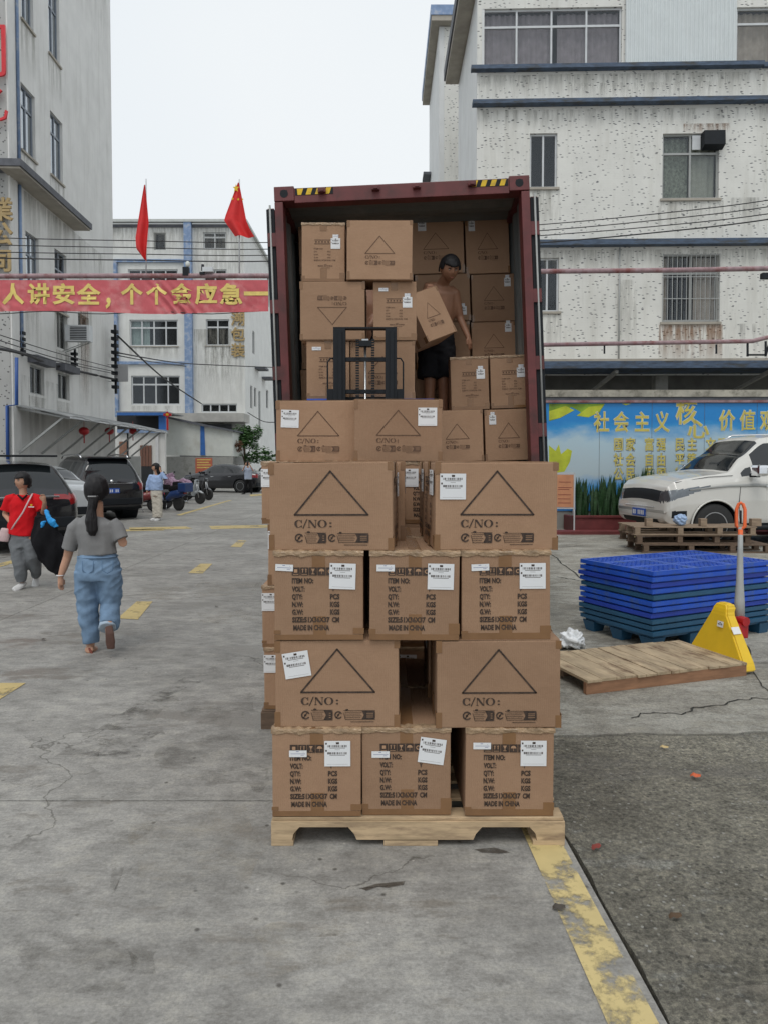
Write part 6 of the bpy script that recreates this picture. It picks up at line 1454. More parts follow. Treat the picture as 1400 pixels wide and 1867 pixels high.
# ------------------------------------------------------------------ cars
def cr(vals, x, xs):
    if x <= xs[0]: return vals[0]
    for i in range(len(xs) - 1):
        if x <= xs[i + 1]:
            t = (x - xs[i]) / (xs[i + 1] - xs[i]); t2 = t * t * (3 - 2 * t); t = .55 * t + .45 * t2
            return vals[i] + (vals[i + 1] - vals[i]) * t
    return vals[-1]
def car(name, loc, heading, label, st, wheels, paint, parts, wr=.34, dx=.04, dens=1, group=None, ring=44, rails=False, plate_rear=None, extras=None, rimm=None, ground=.16):
    """st: stations (x, z_bottom, z_belt, z_roof, half_width, half_roof); nose at +x"""
    e = empty(name, loc, heading, label, 'car', group)
    xs = [s[0] for s in st]; L0, L1 = xs[0], xs[-1]; n = int((L1 - L0) / dx)
    cols = [[s[k] for s in st] for k in range(6)]
    def sect(x):
        zb, zw, zt, ys, yr = (cr(cols[k], x, xs) for k in range(1, 6))
        P0 = [(0, zb), (ys * .82, zb), (ys * .955, zb + .03), (ys * .99, zb + .16), (ys, zb + (zw - zb) * .55), (ys * .985, zw - .06), (ys * .95, zw)]
        G0 = [(yr + (ys * .95 - yr) * .35, zw + (zt - zw) * .62), (yr, zt - (zt - zw) * .13), (yr * .86, zt - .012), (yr * .45, zt + .012), (0, zt + .02)]
        cnt = [dens * q for q in (3, 1, 2, 4, 4, 1, 6, 4, 2, 3, 2)]; pts = []; pp = P0 + G0
        for (a, b), c in zip(zip(pp, pp[1:]), cnt):
            for q in range(c): pts.append((a[0] + (b[0] - a[0]) * q / c, a[1] + (b[1] - a[1]) * q / c, len(pts)))
        pts.append((*pp[-1], len(pts))); return pts
    cum = [0]
    for c in (3, 1, 2, 4, 4, 1, 6, 4, 2, 3, 2): cum.append(cum[-1] + c * dens)
    JB, JR = cum[6], cum[9]
    V = {}; co = []
    for i in range(n + 1):
        x = L0 + (L1 - L0) * i / n
        for (y, z, j) in sect(x):
            for s_ in (1, -1):
                xx = x
                if cum[1] < j < cum[6]:
                    for wx in wheels:
                        d = math.hypot(x - wx, z - wr - .0); Ra = wr * 1.17
                        if abs(d - Ra) < dx * .75 and d > 0: k = Ra / d; xx = wx + (x - wx) * k; z = wr + (z - wr) * k
                V[(i, j, s_)] = len(co); co.append((xx, y * s_, z))
    NJ = cum[-1]; faces = {}
    for i in range(n):
        for j in range(NJ):
            for s_ in (1, -1):
                f = (V[(i, j, s_)], V[(i + 1, j, s_)], V[(i + 1, j + 1, s_)], V[(i, j + 1, s_)]); c = [sum(co[k][q] for k in f) / 4 for q in range(3)]
                if cum[1] <= j < cum[6] and any(math.hypot(c[0] - wx, c[2] - wr) < wr * 1.17 for wx in wheels): continue
                key = 'body'
                for (pn, mm, fn) in parts:
                    if fn(c[0], abs(c[1]), c[2], j, JB, JR): key = (pn, mm.name, s_ if pn in ('side_window', 'quarter_glass', 'headlight', 'tail_light', 'headlight_housing', 'fog_lamp_recess') else 0); break
                faces.setdefault(key, []).append(f if s_ > 0 else f[::-1])
    for i, key_ in ((0, 'a'), (n, 'b')):     # flat caps at both ends
        for j in range(NJ):
            f = (V[(i, j, 1)], V[(i, j + 1, 1)], V[(i, j + 1, -1)], V[(i, j, -1)]); c = [sum(co[k][q] for k in f) / 4 for q in range(3)]
            faces.setdefault('body', []).append(f)
    names = {m.name: m for m in bpy.data.materials}
    for key, fs in faces.items():
        used = sorted({k for f in fs for k in f}); mp = {k: q for q, k in enumerate(used)}
        me = bpy.data.meshes.new('p'); me.from_pydata([co[k] for k in used], [], [[mp[k] for k in f] for f in fs])
        bm = bmesh.new(); bm.from_mesh(me); bmesh.ops.remove_doubles(bm, verts=bm.verts, dist=.0005); bmesh.ops.recalc_face_normals(bm, faces=bm.faces); bm.to_mesh(me); bm.free()
        pn, mm = ('body', paint) if key == 'body' else (key[0], names[key[1]]); link_mesh(pn, me, mm, e, True)
    ysm = max(cols[4])
    for wx in wheels:
        for s_ in (1, -1):
            bm = bmesh.new(); lathe(bm, [(s_ * (ysm * .50), .02), (s_ * ysm * .50, wr * 1.16), (s_ * ysm * .95, wr * 1.165), (s_ * ysm * .95, wr * 1.12), (s_ * ysm * .55, wr * 1.10)], (wx, 0, wr), 'y', 28)
            obj('wheel_arch', bm, BLACKM, e)
        for s_ in (1, -1):
            y = s_ * (ysm - .12); bm = bmesh.new(); lathe(bm, [(-.11, wr * .6), (-.11, wr * .93), (-.09, wr), (.09, wr), (.11, wr * .93), (.11, wr * .62)], (wx, y, wr), 'y', 32); w = obj('wheel', bm, DARKR, e, True)
            bm = bmesh.new(); yo = y + s_ * .10; lathe(bm, [(0, .02), (0, wr * .08), (-s_ * .01, wr * .09), (-s_ * .05, wr * .1)] if 0 else [(-.02, wr * .1), (.004, wr * .1)], (wx, yo, wr), 'y', 12)
            for k in range(6):
                a = k * math.pi / 3; bx(bm, -.028, .028, -.012, .006, wr * .08, wr * .60, Matrix.Translation((wx, yo, wr)) @ Matrix.Rotation(a, 4, 'Y'))
                bx(bm, .0, .03, -.012, .004, wr * .08, wr * .60, Matrix.Translation((wx, yo, wr)) @ Matrix.Rotation(a + .22, 4, 'Y'))
            tube(bm, [(wx + wr * .615 * math.cos(t * .2618), yo, wr + wr * .615 * math.sin(t * .2618)) for t in range(24)], .014, 6, closed=True); obj('rim', bm, rimm or STEEL, w)
            bm = bmesh.new(); lathe(bm, [(-.05, wr * .01), (-.05, wr * .6), (-.04, wr * .6)], (wx, yo - s_ * .0, wr), 'y', 20); obj('brake_disc', bm, BLACKM, w)
    if rails:
        for s_ in (1, -1):
            pts = [(rails[0], s_ * rails[2], rails[3] - .03), (rails[0] + .12, s_ * rails[2], rails[3] + .045), ((rails[0] + rails[1]) / 2, s_ * rails[2], rails[3] + .075), (rails[1] - .15, s_ * rails[2], rails[3] + .05), (rails[1], s_ * rails[2], rails[3] - .03)]
            tubeo('roof_rail', pts, .018, CHROME, e, 8)
    if plate_rear:
        x, z = plate_rear; pl_ = box('number_plate', x - .014, x, -.2, .2, z - .065, z + .065, PLATE, e, .004)
        bm = bmesh.new(); [bx(bm, x - .0165, x - .0145, -.17 + k * .05, -.14 + k * .05, z - .04, z + .035) for k in range(7) if k != 2]; obj('plate_characters', bm, PAPER, pl_)['kind'] = 'stuff'
    if extras: extras(e)
    return e
def side_glass(x0, x1): return lambda x, y, z, j, JB, JR: JB + 1 <= j < JR - 3 and any(a < x < b for a, b in zip(x0, x1))
SUV = [(-2.28, .45, .95, 1.0, .74, .62), (-2.22, .32, 1.0, 1.15, .84, .66), (-2.1, .27, 1.03, 1.5, .90, .60), (-1.95, .25, 1.04, 1.66, .91, .58), (-1.4, .24, 1.03, 1.70, .92, .60), (0, .24, .99, 1.73, .92, .62), (.45, .24, .99, 1.66, .92, .60), (.95, .24, 1.0, 1.28, .92, .64), (1.25, .24, 1.0, 1.07, .91, .78), (1.9, .25, .90, .97, .88, .72), (2.15, .30, .78, .84, .80, .66), (2.24, .42, .68, .72, .68, .56)]
def suv_parts(st):
    return [('side_window', CARGL, side_glass([-1.75, -.95, .02], [-1.05, -.05, .62])),
            ('rear_window', CARGL, lambda x, y, z, j, JB, JR: x < -1.93 and z > 1.07 and z < 1.56 and y < .66 and j >= JB),
            ('windscreen', CARGL, lambda x, y, z, j, JB, JR: .5 < x < 1.18 and j >= JR - 1),
            ('tail_light', LAMPR, lambda x, y, z, j, JB, JR: x < -2.08 and .82 < z < 1.0 and y > .48),
            ('headlight', LAMPC, lambda x, y, z, j, JB, JR: x > 1.95 and .62 < z < .80 and y > .45),
            ('lower_trim', BLACKM, lambda x, y, z, j, JB, JR: z < .36)]
def rear_trim(zc, xr):
    def f(e):
        box('chrome_strip', xr - .02, xr - .004, -.55, .55, zc, zc + .025, CHROME, e, .004)
        tubeo('badge', [(xr - .024, 0, zc + .07), (xr - .018, 0, zc + .07)], .045, CHROME, e, 14)
        box('rear_bumper', xr - .06, xr + .12, -.80, .80, .42, .60, BLACKM, e, .02)
        box('wiper', xr + .10, xr + .115, -.05, .35, 1.12, 1.135, BLACKM, e); box('spoiler', xr + .12, xr + .40, -.56, .56, 1.655, 1.69, BLACKM, e, .01)
        for s_ in (1, -1): box('door_mirror', .72, .90, s_ * 1.02 - .09, s_ * 1.02 + .09, 1.02, 1.17, BLACKM, e, .03)
        for s_ in (1, -1):
            for x in (-.62, .36): box('door_handle', x, x + .17, s_ * .925 - .012, s_ * .925 + .012, .86, .885, CHROME, e, .004)
    return f
def place_rear(px_l, py, Y, head):    # rear-left corner on the ground seen at px
    h = Vector((-math.sin(head), math.cos(head), 0)); r = Vector((h.y, -h.x, 0)); c = Vector((XW(px_l, Y, .3), Y, 0)) + r * .86 + h * 2.2
    return c, math.atan2(h.y, h.x)
c, a = place_rear(142, 940, 18.4, R(38)); car('parked_car', c, a, 'black SUV with silver roof rails parked nose in, second from the left', SUV, (-1.36, 1.36), CBLACK, suv_parts(SUV), wr=.35, rails=(-1.7, .3, .62, 1.70), plate_rear=(-2.27, .80), extras=rear_trim(.98, -2.26))
c, a = place_rear(-58, 1000, 11.7, R(38)); car('parked_car', c, a, 'nearest black car at the left edge behind the woman in red, rear towards the yard', [(s[0], s[1], s[2] * .95, s[3] * .915, s[4], s[5]) for s in SUV], (-1.36, 1.36), CBLACK, suv_parts(SUV), wr=.34, plate_rear=(-2.27, .80), extras=rear_trim(.95, -2.26))
SED = [(-2.25, .42, .86, .90, .68, .55), (-2.2, .30, .95, 1.02, .80, .66), (-1.95, .25, .98, 1.06, .87, .70), (-1.55, .22, .97, 1.14, .90, .66), (-.95, .21, .96, 1.40, .90, .58), (-.2, .21, .94, 1.46, .90, .58), (.35, .21, .93, 1.41, .90, .58), (.95, .21, .93, 1.10, .89, .66), (1.25, .21, .92, .98, .89, .78), (1.9, .24, .80, .87, .86, .7), (2.15, .30, .68, .74, .76, .6), (2.24, .38, .60, .63, .64, .5)]
sed_parts = [('side_window', CARGL, side_glass([-1.25, -.42], [-.5, .62])), ('rear_window', CARGL, lambda x, y, z, j, JB, JR: -1.62 < x < -.98 and j >= JR - 1), ('windscreen', CARGL, lambda x, y, z, j, JB, JR: .42 < x < 1.12 and j >= JR - 1),
             ('tail_light', LAMPR, lambda x, y, z, j, JB, JR: x < -2.0 and .76 < z < .92 and y > .5), ('headlight', LAMPC, lambda x, y, z, j, JB, JR: x > 1.9 and .58 < z < .74 and y > .45)]
def sed_ex(e):
    for s_ in (1, -1):
        box('door_mirror', .62, .80, s_ * .98 - .08, s_ * .98 + .08, .95, 1.07, BLACKM, e, .03)
        for x in (-.85, .15): box('door_handle', x, x + .17, s_ * .905 - .012, s_ * .905 + .012, .80, .822, CHROME, e, .004)
    box('rear_bumper', -2.28, -2.1, -.78, .78, .34, .52, BLACKM, e, .02)
c, a = place_rear(38, 960, 15.8, R(40)); car('parked_car', c, a, 'silver car parked between the two black SUVs, mostly hidden', SED, (-1.35, 1.36), CSILV, sed_parts, wr=.32, plate_rear=(-2.27, .7), extras=sed_ex)
g1 = G(404, 898); car('parked_car', (g1.x, g1.y + .9, 0), R(180 - 17), 'black saloon car parked side on in front of the pale shed', SED, (-1.35, 1.36), CBLACK, sed_parts, wr=.33, plate_rear=(-2.27, .7), extras=sed_ex)
g1 = G(476, 893); car('parked_car', (g1.x + .35, g1.y + 3.0, 0), R(180 - 35), 'white car parked behind the black saloon', SED, (-1.35, 1.36), CWHITE, sed_parts, wr=.33, plate_rear=(-2.27, .7), extras=sed_ex)
# white suv at right
BIG = [(-2.40, .5, 1.2, 1.3, .78, .66), (-2.3, .36, 1.26, 1.6, .90, .64), (-2.1, .34, 1.28, 1.92, .93, .64), (-1.5, .34, 1.26, 1.98, .94, .66), (-.1, .34, 1.23, 1.99, .94, .67), (.30, .34, 1.22, 1.95, .94, .66), (.75, .34, 1.22, 1.62, .94, .69), (1.10, .34, 1.21, 1.33, .94, .80), (1.45, .34, 1.17, 1.29, .93, .80), (1.90, .36, 1.10, 1.235, .92, .80), (2.10, .38, 1.04, 1.18, .90, .78), (2.22, .40, .94, 1.10, .87, .74), (2.28, .44, .82, .97, .84, .70), (2.31, .50, .70, .82, .80, .66)]
def slanted_lamp(x, y, z, j, JB, JR): return x > 1.50 and y > .50 and z < 1.00 + (2.31 - x) * .13 and z > .80 + (2.31 - x) * .34
big_parts = [('headlight', LAMPC, lambda x, y, z, *k: slanted_lamp(x, y, z, *k) and y > .62 + 0 * x), ('headlight_housing', BLACKM, slanted_lamp), ('side_window', CARGL, lambda x, y, z, j, JB, JR: JB + 3 <= j < JR - 7 and any(a < x < b for a, b in ((-2.0, -1.15), (-1.05, -.12), (-.02, .60)))), ('windscreen', CARGL, lambda x, y, z, j, JB, JR: .40 < x < 1.06 and j >= JR - 3),
             ('grille', BLACKM, lambda x, y, z, j, JB, JR: x > 2.16 and y < .52 and .66 < z < 1.02), ('quarter_glass', CARGL, lambda x, y, z, j, JB, JR: JB + 3 <= j < JB + 13 and .66 < x < .88 and z < 1.22 + (1.0 - x) * .75), ('lower_grille', BLACKM, lambda x, y, z, j, JB, JR: x > 2.1 and y < .6 and z < .56), ('fog_lamp_recess', BLACKM, lambda x, y, z, j, JB, JR: 1.95 < x < 2.2 and .54 < z < .66 and y > .7), ('sill_trim', BLACKM, lambda x, y, z, j, JB, JR: abs(x) < 1.0 and z < .44)]
gw = G(1300, 1000)
def big_ex(e):
    for s_ in (1, -1):
        m_ = box('door_mirror', .60, .80, s_ * 1.10 - .12, s_ * 1.10 + .12, 1.26, 1.46, CHROME, e, .05); box('mirror_foot', .64, .76, s_ * .98 - .06, s_ * .98 + .06, 1.24, 1.3, BLACKM, m_)
        for x in (-.75, .25): box('door_handle', x, x + .2, s_ * .945 - .015, s_ * .945 + .015, 1.06, 1.09, CHROME, e, .005)
        bm = bmesh.new(); tube(bm, [(1.9, s_ * .925, 1.02), (1.2, s_ * .94, 1.09), (.6, s_ * .942, 1.10), (-1.5, s_ * .945, 1.04)], [(.012, .004), (.02, .006), (.028, .008), (.028, .008)], 8); obj('grey_stripe', bm, GREYM, e, True)
        tubeo('door_seam', [(.95, s_ * .944, .46), (.97, s_ * .948, .8), (.93, s_ * .93, 1.10)], .005, BLACKM, e, 5); tubeo('bonnet_seam', [(2.1, s_ * .80, 1.15), (1.5, s_ * .84, 1.245), (1.05, s_ * .87, 1.27)], .005, BLACKM, e, 5)
        box('wiper', 1.0, 1.03, s_ * .3 - .3, s_ * .3 + .3, 1.37, 1.385, BLACKM, e)
        tubeo('arch_trim', [(1.42 + .455 * math.cos(R(k)), s_ * .945, .39 + .455 * math.sin(R(k))) for k in range(-4, 185, 9)], .016, CWHITE, e, 6)
        tubeo('running_board', [(-.9, s_ * .97, .36), (.9, s_ * .97, .36)], .045, BLACKM, e, 8)
    pl_ = box('number_plate', 2.315, 2.335, -.22, .22, .52, .66, PLATE, e, .004); bm = bmesh.new(); [bx(bm, 2.3355, 2.337, -.19 + k * .056, -.155 + k * .056, .55, .63) for k in range(7) if k != 2]; obj('plate_characters', bm, PAPER, pl_)['kind'] = 'stuff'
    for z in (.70, .79, .88, .97): box('grille_bar', 2.24 - (z - .70) * .25, 2.32 - (z - .70) * .28, -.5, .5, z, z + .018, CHROME, e, .004)
hd_ = R(180 + 10); hv = Vector((math.cos(hd_), math.sin(hd_), 0))
near = Vector((-hv.y, hv.x, 0)); near = near if near.y < 0 else -near
SS = 1.04
cc = Vector((gw.x, gw.y, 0)) - near * (.90 * SS) - hv * 1.42 * SS
wsuv = car('parked_suv', cc, hd_, 'pearl white SUV facing left beside the blue mural, front wheel behind the weathered pallets', BIG, (-1.42, 1.42), CWHITE, big_parts, wr=.39, dx=.013, dens=3, rails=(-1.8, .1, .68, 1.98), extras=big_ex)
wsuv.scale = (SS,) * 3

# ------------------------------------------------------------------ scooters
def scooter(loc, rz, body, label, extra=None, s=1.0, cover=None):
    e = empty('motor_scooter', loc, rz, label, 'scooter', 'scooters parked in a row by the wall'); e.scale = (s,) * 3
    for x, nm in ((.60, 'front_wheel'), (-.55, 'rear_wheel')):
        bm = bmesh.new(); lathe(bm, [(-.04, .14), (-.05, .19), (-.03, .235), (.03, .235), (.05, .19), (.04, .14)], (x, 0, .235), 'y', 24); w = obj('wheel', bm, DARKR, e, True)
        bm = bmesh.new(); lathe(bm, [(-.03, .14), (.03, .14)], (x, 0, .235), 'y', 16); obj('rim', bm, STEEL, w)
    blob('rear_body', [([(-.80, 0, .58), (-.55, 0, .55), (-.25, 0, .50), (-.05, 0, .36)], [(.09, .09), (.15, .13), (.14, .13), (.09, .10)])], body, e, .022, 3)
    blob('front_shield', [([(.30, 0, .30), (.38, 0, .55), (.44, 0, .80), (.42, 0, .93)], [(.10, .14), (.06, .17), (.05, .15), (.04, .09)]), ([(.42, 0, .42), (.60, 0, .47), (.76, 0, .40)], [(.06, .07), (.05, .08), (.02, .05)])], body, e, .022, 3)
    box('footboard', -.1, .34, -.14, .14, .25, .32, BLACKM, e, .02); blob('seat', [([(-.72, 0, .73), (-.4, 0, .72), (-.1, 0, .70)], [(.10, .05), (.13, .055), (.08, .04)])], BLKC, e, .02, 3)
    bm = bmesh.new(); tube(bm, [(.60, .06, .235), (.50, .05, .55), (.44, 0, .9)], .02, 8); tube(bm, [(.60, -.06, .235), (.50, -.05, .55), (.44, 0, .9)], .02, 8); obj('fork', bm, STEEL, e, True)
    tubeo('handlebar', [(.36, -.33, 1.0), (.42, -.12, .98), (.43, 0, .97), (.42, .12, .98), (.36, .33, 1.0)], .014, BLACKM, e, 8)
    for s_ in (1, -1):
        tubeo('mirror_stalk', [(.40, s_ * .22, .99), (.38, s_ * .28, 1.14)], .006, BLACKM, e, 5); ballo('mirror', (.38, s_ * .30, 1.17), (.012, .06, .035), BLACKM, e, 2)
    ballo('headlamp', (.49, 0, .88), (.035, .07, .05), LAMPC, e, 2); box('tail_lamp', -.86, -.83, -.07, .07, .55, .61, LAMPR, e, .01)
    tubeo('exhaust', [(-.2, -.12, .2), (-.5, -.14, .22), (-.75, -.15, .3)], [.02, .035, .045], STEEL, e, 8); tubeo('kick_stand', [(-.1, .1, .24), (-.18, .2, .01)], .01, STEEL, e, 5)
    if cover: blob('cloth_cover', [([(-.8, 0, .72), (-.4, 0, .74), (.0, 0, .62), (.35, 0, .8), (.45, 0, 1.05)], [(.12, .08), (.18, .1), (.2, .14), (.22, .2), (.3, .1)]), ([(.45, -.3, 1.0), (.45, .3, 1.0)], [.08, .08]), ([(.4, 0, 1.0), (.42, 0, .6), (.44, 0, .4)], [(.2, .16), (.22, .18), (.2, .16)])], cover, e, .02, 3, .03, 9)
    if extra: extra(e)
    return e
def box_ex(m): return lambda e: box('top_box', -1.02, -.70, -.19, .19, .62, .92, m, e, .03)
def basket_ex(e): blob('handlebar_cover', [([(.35, -.25, .92), (.5, 0, .90), (.35, .25, .92)], [(.10, .14), (.16, .22), (.10, .14)])], KHAKI, e, .02, 2, .02, 12)
def blue_screen(e): blob('blue_apron', [([(.42, 0, 1.08), (.52, 0, .9), (.5, 0, .62)], [(.2, .04), (.26, .05), (.18, .05)])], mat('blue_apron_cloth', (.03, .08, .26), .7, .2, 6, .1), e, .02, 2, .02, 10)
SB = mat('silver_scooter_paint', (.30, .32, .33), .3, .1, 5, 0, coat=.4); SR = mat('dark_red_scooter_paint', (.2, .03, .03), .3, .1, 5, 0, coat=.4); SBL = mat('navy_scooter_paint', (.02, .05, .16), .3, .1, 5, 0, coat=.4)
for px, py, rz, body, lb_, ex, cv in ((250, 934, 205, SR, 'dark red scooter with a blue apron, nearest the black SUV', blue_screen, None), (272, 929, 208, CBLACK, 'black scooter with a khaki cover bundled on its handlebar', basket_ex, None), (305, 930, 150, SBL, 'navy scooter with a blue box just right of the woman in pale blue', box_ex(SBL), None), (322, 912, 152, CBLACK, 'scooter draped with a pink cover', None, PINKC), (343, 918, 335, SB, 'silver grey scooter at the front right of the row', None, None), (362, 911, 330, CBLACK, 'black scooter at the right end of the row', None, None)):
    g_ = G(px, py); scooter((g_.x, g_.y, 0), R(rz), body, lb_, ex, .98, cv)

# ------------------------------------------------------------------ people
def head_bm(bm, c, s, yaw, pitch=0, tilt=0):
    """a head about s tall; the face looks along -y before yaw"""
    r = bmesh.ops.create_icosphere(bm, subdivisions=4, radius=1)
    M = Matrix.Translation(c) @ Matrix.Rotation(yaw, 4, 'Z') @ Matrix.Rotation(pitch, 4, 'X') @ Matrix.Rotation(tilt, 4, 'Y')
    g = lambda x, z, x0, z0, a, b: math.exp(-((x - x0) / a) ** 2 - ((z - z0) / b) ** 2)
    for v in r['verts']:
        x, y, z = v.co; fx, fy, fz = x * .39, y * .46, z * .53
        if z < 0: k = 1 - .30 * (-z) ** 1.5; fx *= k; fy *= 1 - .12 * (-z)
        if y < 0:
            f = 1.0
            fy -= .085 * g(x, z, 0, -.12, .13, .22) + .03 * g(x, z, 0, .10, .10, .3)
            fy += .05 * (g(x, z, .36, .10, .17, .12) + g(x, z, -.36, .10, .17, .12))
            fy -= .035 * g(x, z, 0, -.48, .24, .07) - .015 * g(x, z, 0, -.54, .2, .03); fy -= .045 * g(x, z, 0, -.82, .3, .16); fy -= .02 * g(x, z, 0, .28, .6, .1)
        v.co = M @ (Vector((fx, fy, fz)) * s)
    for sd in (1, -1):
        q = bmesh.ops.create_icosphere(bm, subdivisions=2, radius=1); bmesh.ops.transform(bm, matrix=M @ Matrix.Translation(Vector((sd * .39, .04, -.02)) * s) @ Matrix.Diagonal((.05 * s, .08 * s, .13 * s, 1)), verts=q['verts'])
    return M
def hair_o(M, s, parent, sides=False, face_low=.32, bunch=1.13, fringe=.40):
    bm = bmesh.new(); r = bmesh.ops.create_icosphere(bm, subdivisions=5, radius=1)
    for v in r['verts']:
        x, y, z = v.co; k = bunch; az = math.atan2(x, y); jit = .07 * noise.noise(Vector((az * 9, 2, 0)))
        inface = (y < .06 and z < fringe + .2 * x * x + jit) or z < -face_low - (.45 if y > .25 else 0) + jit
        if sides and abs(x) > .80 and y > -.45 and z > (-.38 if sides is True else sides) + jit: inface = False
        if inface: k = .58
        n_ = .04 * noise.noise(v.co * 4) + .030 * noise.noise(Vector((math.cos(az) * 11, math.sin(az) * 11, z * 2))) + .018 * noise.noise(Vector((math.cos(az) * 30, math.sin(az) * 30, z * 3)))
        v.co = M @ (Vector((x * .40, y * .47, z * .53)) * (k + n_ + (.05 * max(0, z) if not inface else 0)) * s)
    o = obj('hair', bm, HAIR, parent, True)
    return o
def face_bits(M, s, parent):
    bm = bmesh.new()
    for sd in (1, -1):
        bx(bm, sd * .145 * s - .055 * s, sd * .145 * s + .055 * s, -.455 * s, -.40 * s, .115 * s, .135 * s, M, .004 * s)
    obj('eyebrow', bm, HAIR, parent)['kind'] = 'stuff'
    for sd in (1, -1):
        e_ = ballo('eye', M @ Vector((sd * .145 * s, -.385 * s, .05 * s)), (.045 * s, .035 * s, .022 * s), EYEW, parent, 2); ballo('iris', M @ Vector((sd * .145 * s, -.415 * s, .05 * s)), (.02 * s, .012 * s, .02 * s), HAIR, e_, 2)
    bm = bmesh.new(); tube(bm, [M @ Vector((x * s, (-.455 + 3.2 * x * x) * s, -.255 * s)) for x in (-.09, -.05, 0, .05, .09)], [.008 * s, .016 * s, .018 * s, .016 * s, .008 * s], 6); obj('lips', bm, mat('lip_skin', (.35, .12, .09), .5, .1, 9, 0), parent, True)
def hand_parts(w, d, side, s=1.0, curl=.5):
    """palm and five fingers from wrist w along direction d; side = unit vector towards the thumb"""
    d = d.normalized(); side = (side - d * side.dot(d)).normalized(); nrm = d.cross(side); ch = []
    pk = w + d * .045 * s
    ch.append(([w - d * .02 * s, w + d * .03 * s, w + d * .075 * s], [(.018 * s, .024 * s), (.026 * s, .026 * s), (.026 * s, .022 * s)]))
    for i, L in enumerate((.060, .070, .066, .050)):
        b = w + d * .068 * s + side * (.026 - .0175 * i) * s; m_ = b + d * L * .5 * s; t = m_ + (d * (1 - curl) + nrm * curl) * L * .5 * s
        ch.append(([b - d * .02 * s, m_, t], [.0088 * s, .0082 * s, .0066 * s]))
    b = w + d * .02 * s + side * .02 * s; ch.append(([b, b + (side * .8 + d * .7) * .03 * s, b + (side * .6 + d * 1.2) * .05 * s], [.0125 * s, .0105 * s, .008 * s]))
    return ch
class Per:
    def __init__(p, label, px, py, Y=None, zf=0):
        g_ = G(px, py) if Y is None else P(px, py, Y); p.Y = g_.y; p.root = Vector((g_.x, g_.y, zf if Y is None else g_.z)); p.e = empty('person', p.root, 0, label, 'person')
    def j(p, px, py, dy=0): return P(px, py, p.Y + dy) - p.root
def foot(w, d, s=1.0): return ([w + Vector((0, 0, .0)) - d * .05 * s, w + d * .04 * s + Vector((0, 0, -.03 * s)), w + d * .12 * s + Vector((0, 0, -.045 * s)), w + d * .17 * s + Vector((0, 0, -.05 * s))], [.035 * s, (.042 * s, .036 * s), (.045 * s, .025 * s), (.03 * s, .016 * s)])

# woman in grey t-shirt walking away
p = Per('woman in grey t-shirt and light blue jeans walking away with a low ponytail', 182, 1188); j = p.j; e = p.e; k = .95
hc = j(177, 893, .0); S = .205
sk = []
sk += [([j(178, 950, 0), j(178, 938, 0), j(177, 915, .01)], [(.055, .06), (.048, .05), (.05, .055)])]
torso = [j(178, 1045), j(178, 1010), j(176, 985), j(175, 962), j(176, 948)]
sk += [(torso, [(.165, .12), (.135, .10), (.14, .105), (.15, .10), (.10, .07)])]
LS, LE, LW = j(136, 965), j(124, 1015, .03), j(111, 1052, .0); RS, RE, RW = j(213, 962), j(226, 985, .0), j(214, 968, .17)
sk += [([LS, (LS + LE) / 2, LE, (LE + LW) / 2, LW], [.046, .043, .035, .033, .023])]
RE = j(225, 990, -.02)
sk += [([RS, (RS + RE) / 2, RE, (RE + RW) / 2, RW], [.046, .044, .037, .032, .024])]
sk += hand_parts(LW, Vector((.02, .02, -1)), Vector((.25, .9, 0)), .92, .45) + hand_parts(RW, Vector((-.7, .5, .3)), Vector((0, 0, 1)), .92, .6)
LA, RA = j(166, 1178, .0), j(199, 1140, -.14)
sk += [([j(160, 1050), j(160, 1110, .02), LA], [(.09, .10), .055, .033]), ([j(198, 1050), j(203, 1100, .03), RA], [(.09, .10), .055, .034]), foot(j(166, 1181), Vector((-.1, 1, 0)), .95)]
M_ = [None]
def ex(bm): M_[0] = head_bm(bm, hc, S, R(180))
bd = blob('body', sk, SKIN, e, .0065, 5, extra=ex)
hair_o(M_[0], S * 1.02, e, True, face_low=.25, bunch=1.14)
blob('ponytail', [([j(172, 905, -.09), j(168, 930, -.11), j(167, 950, -.125), j(169, 968, -.125), j(170, 977, -.12)], [(.045, .04), (.035, .035), (.047, .04), (.045, .035), (.015, .015)])], HAIR, e, .006, 2, .006, 55, .12); tubeo('hair_tie', [j(170, 905, -.10) + Vector((.036 * math.cos(t), .03 * math.sin(t), .0)) for t in [i * .5236 for i in range(12)]], .006, mat('grey_hair_tie', (.3, .3, .3), .5, .1), e, 6, closed=True)
SL = LS + (LE - LS) * .72; SR_ = RS + (RE - RS) * .78
blob('t_shirt', [([j(179, 1011), j(178, 996), j(176, 970), j(175, 955), j(177, 944), j(178, 940)], [(.160, .120), (.152, .118), (.165, .120), (.165, .105), (.105, .075), (.07, .06)]), ([j(150, 952), LS + Vector((0, 0, .005)), (LS + SL) / 2, SL], [(.055, .06), .060, .062, .066]), ([j(204, 952), RS + Vector((0, 0, .005)), (RS + SR_) / 2, SR_], [(.055, .06), .060, .062, .064])], TEEG, e, .008, 4, .007, 7, .8)
DEN = blob('jeans', [([j(179, 1006), j(179, 1016), j(179, 1040), j(179, 1056)], [(.145, .105), (.162, .12), (.19, .14), (.185, .14)]), ([j(160, 1040), j(159, 1080, .01), j(162, 1120, .01), j(166, 1150), j(167, 1172)], [(.105, .125), (.094, .11), (.080, .092), (.070, .08), (.064, .07)]), ([j(199, 1040), j(202, 1080, .03), j(203, 1105, .03), j(200, 1132, -.06), j(198, 1142, -.11)], [(.105, .125), (.095, .11), (.082, .092), (.078, .085), (.076, .08)])], DENIM, e, .008, 3, .010, 7, 1.9)
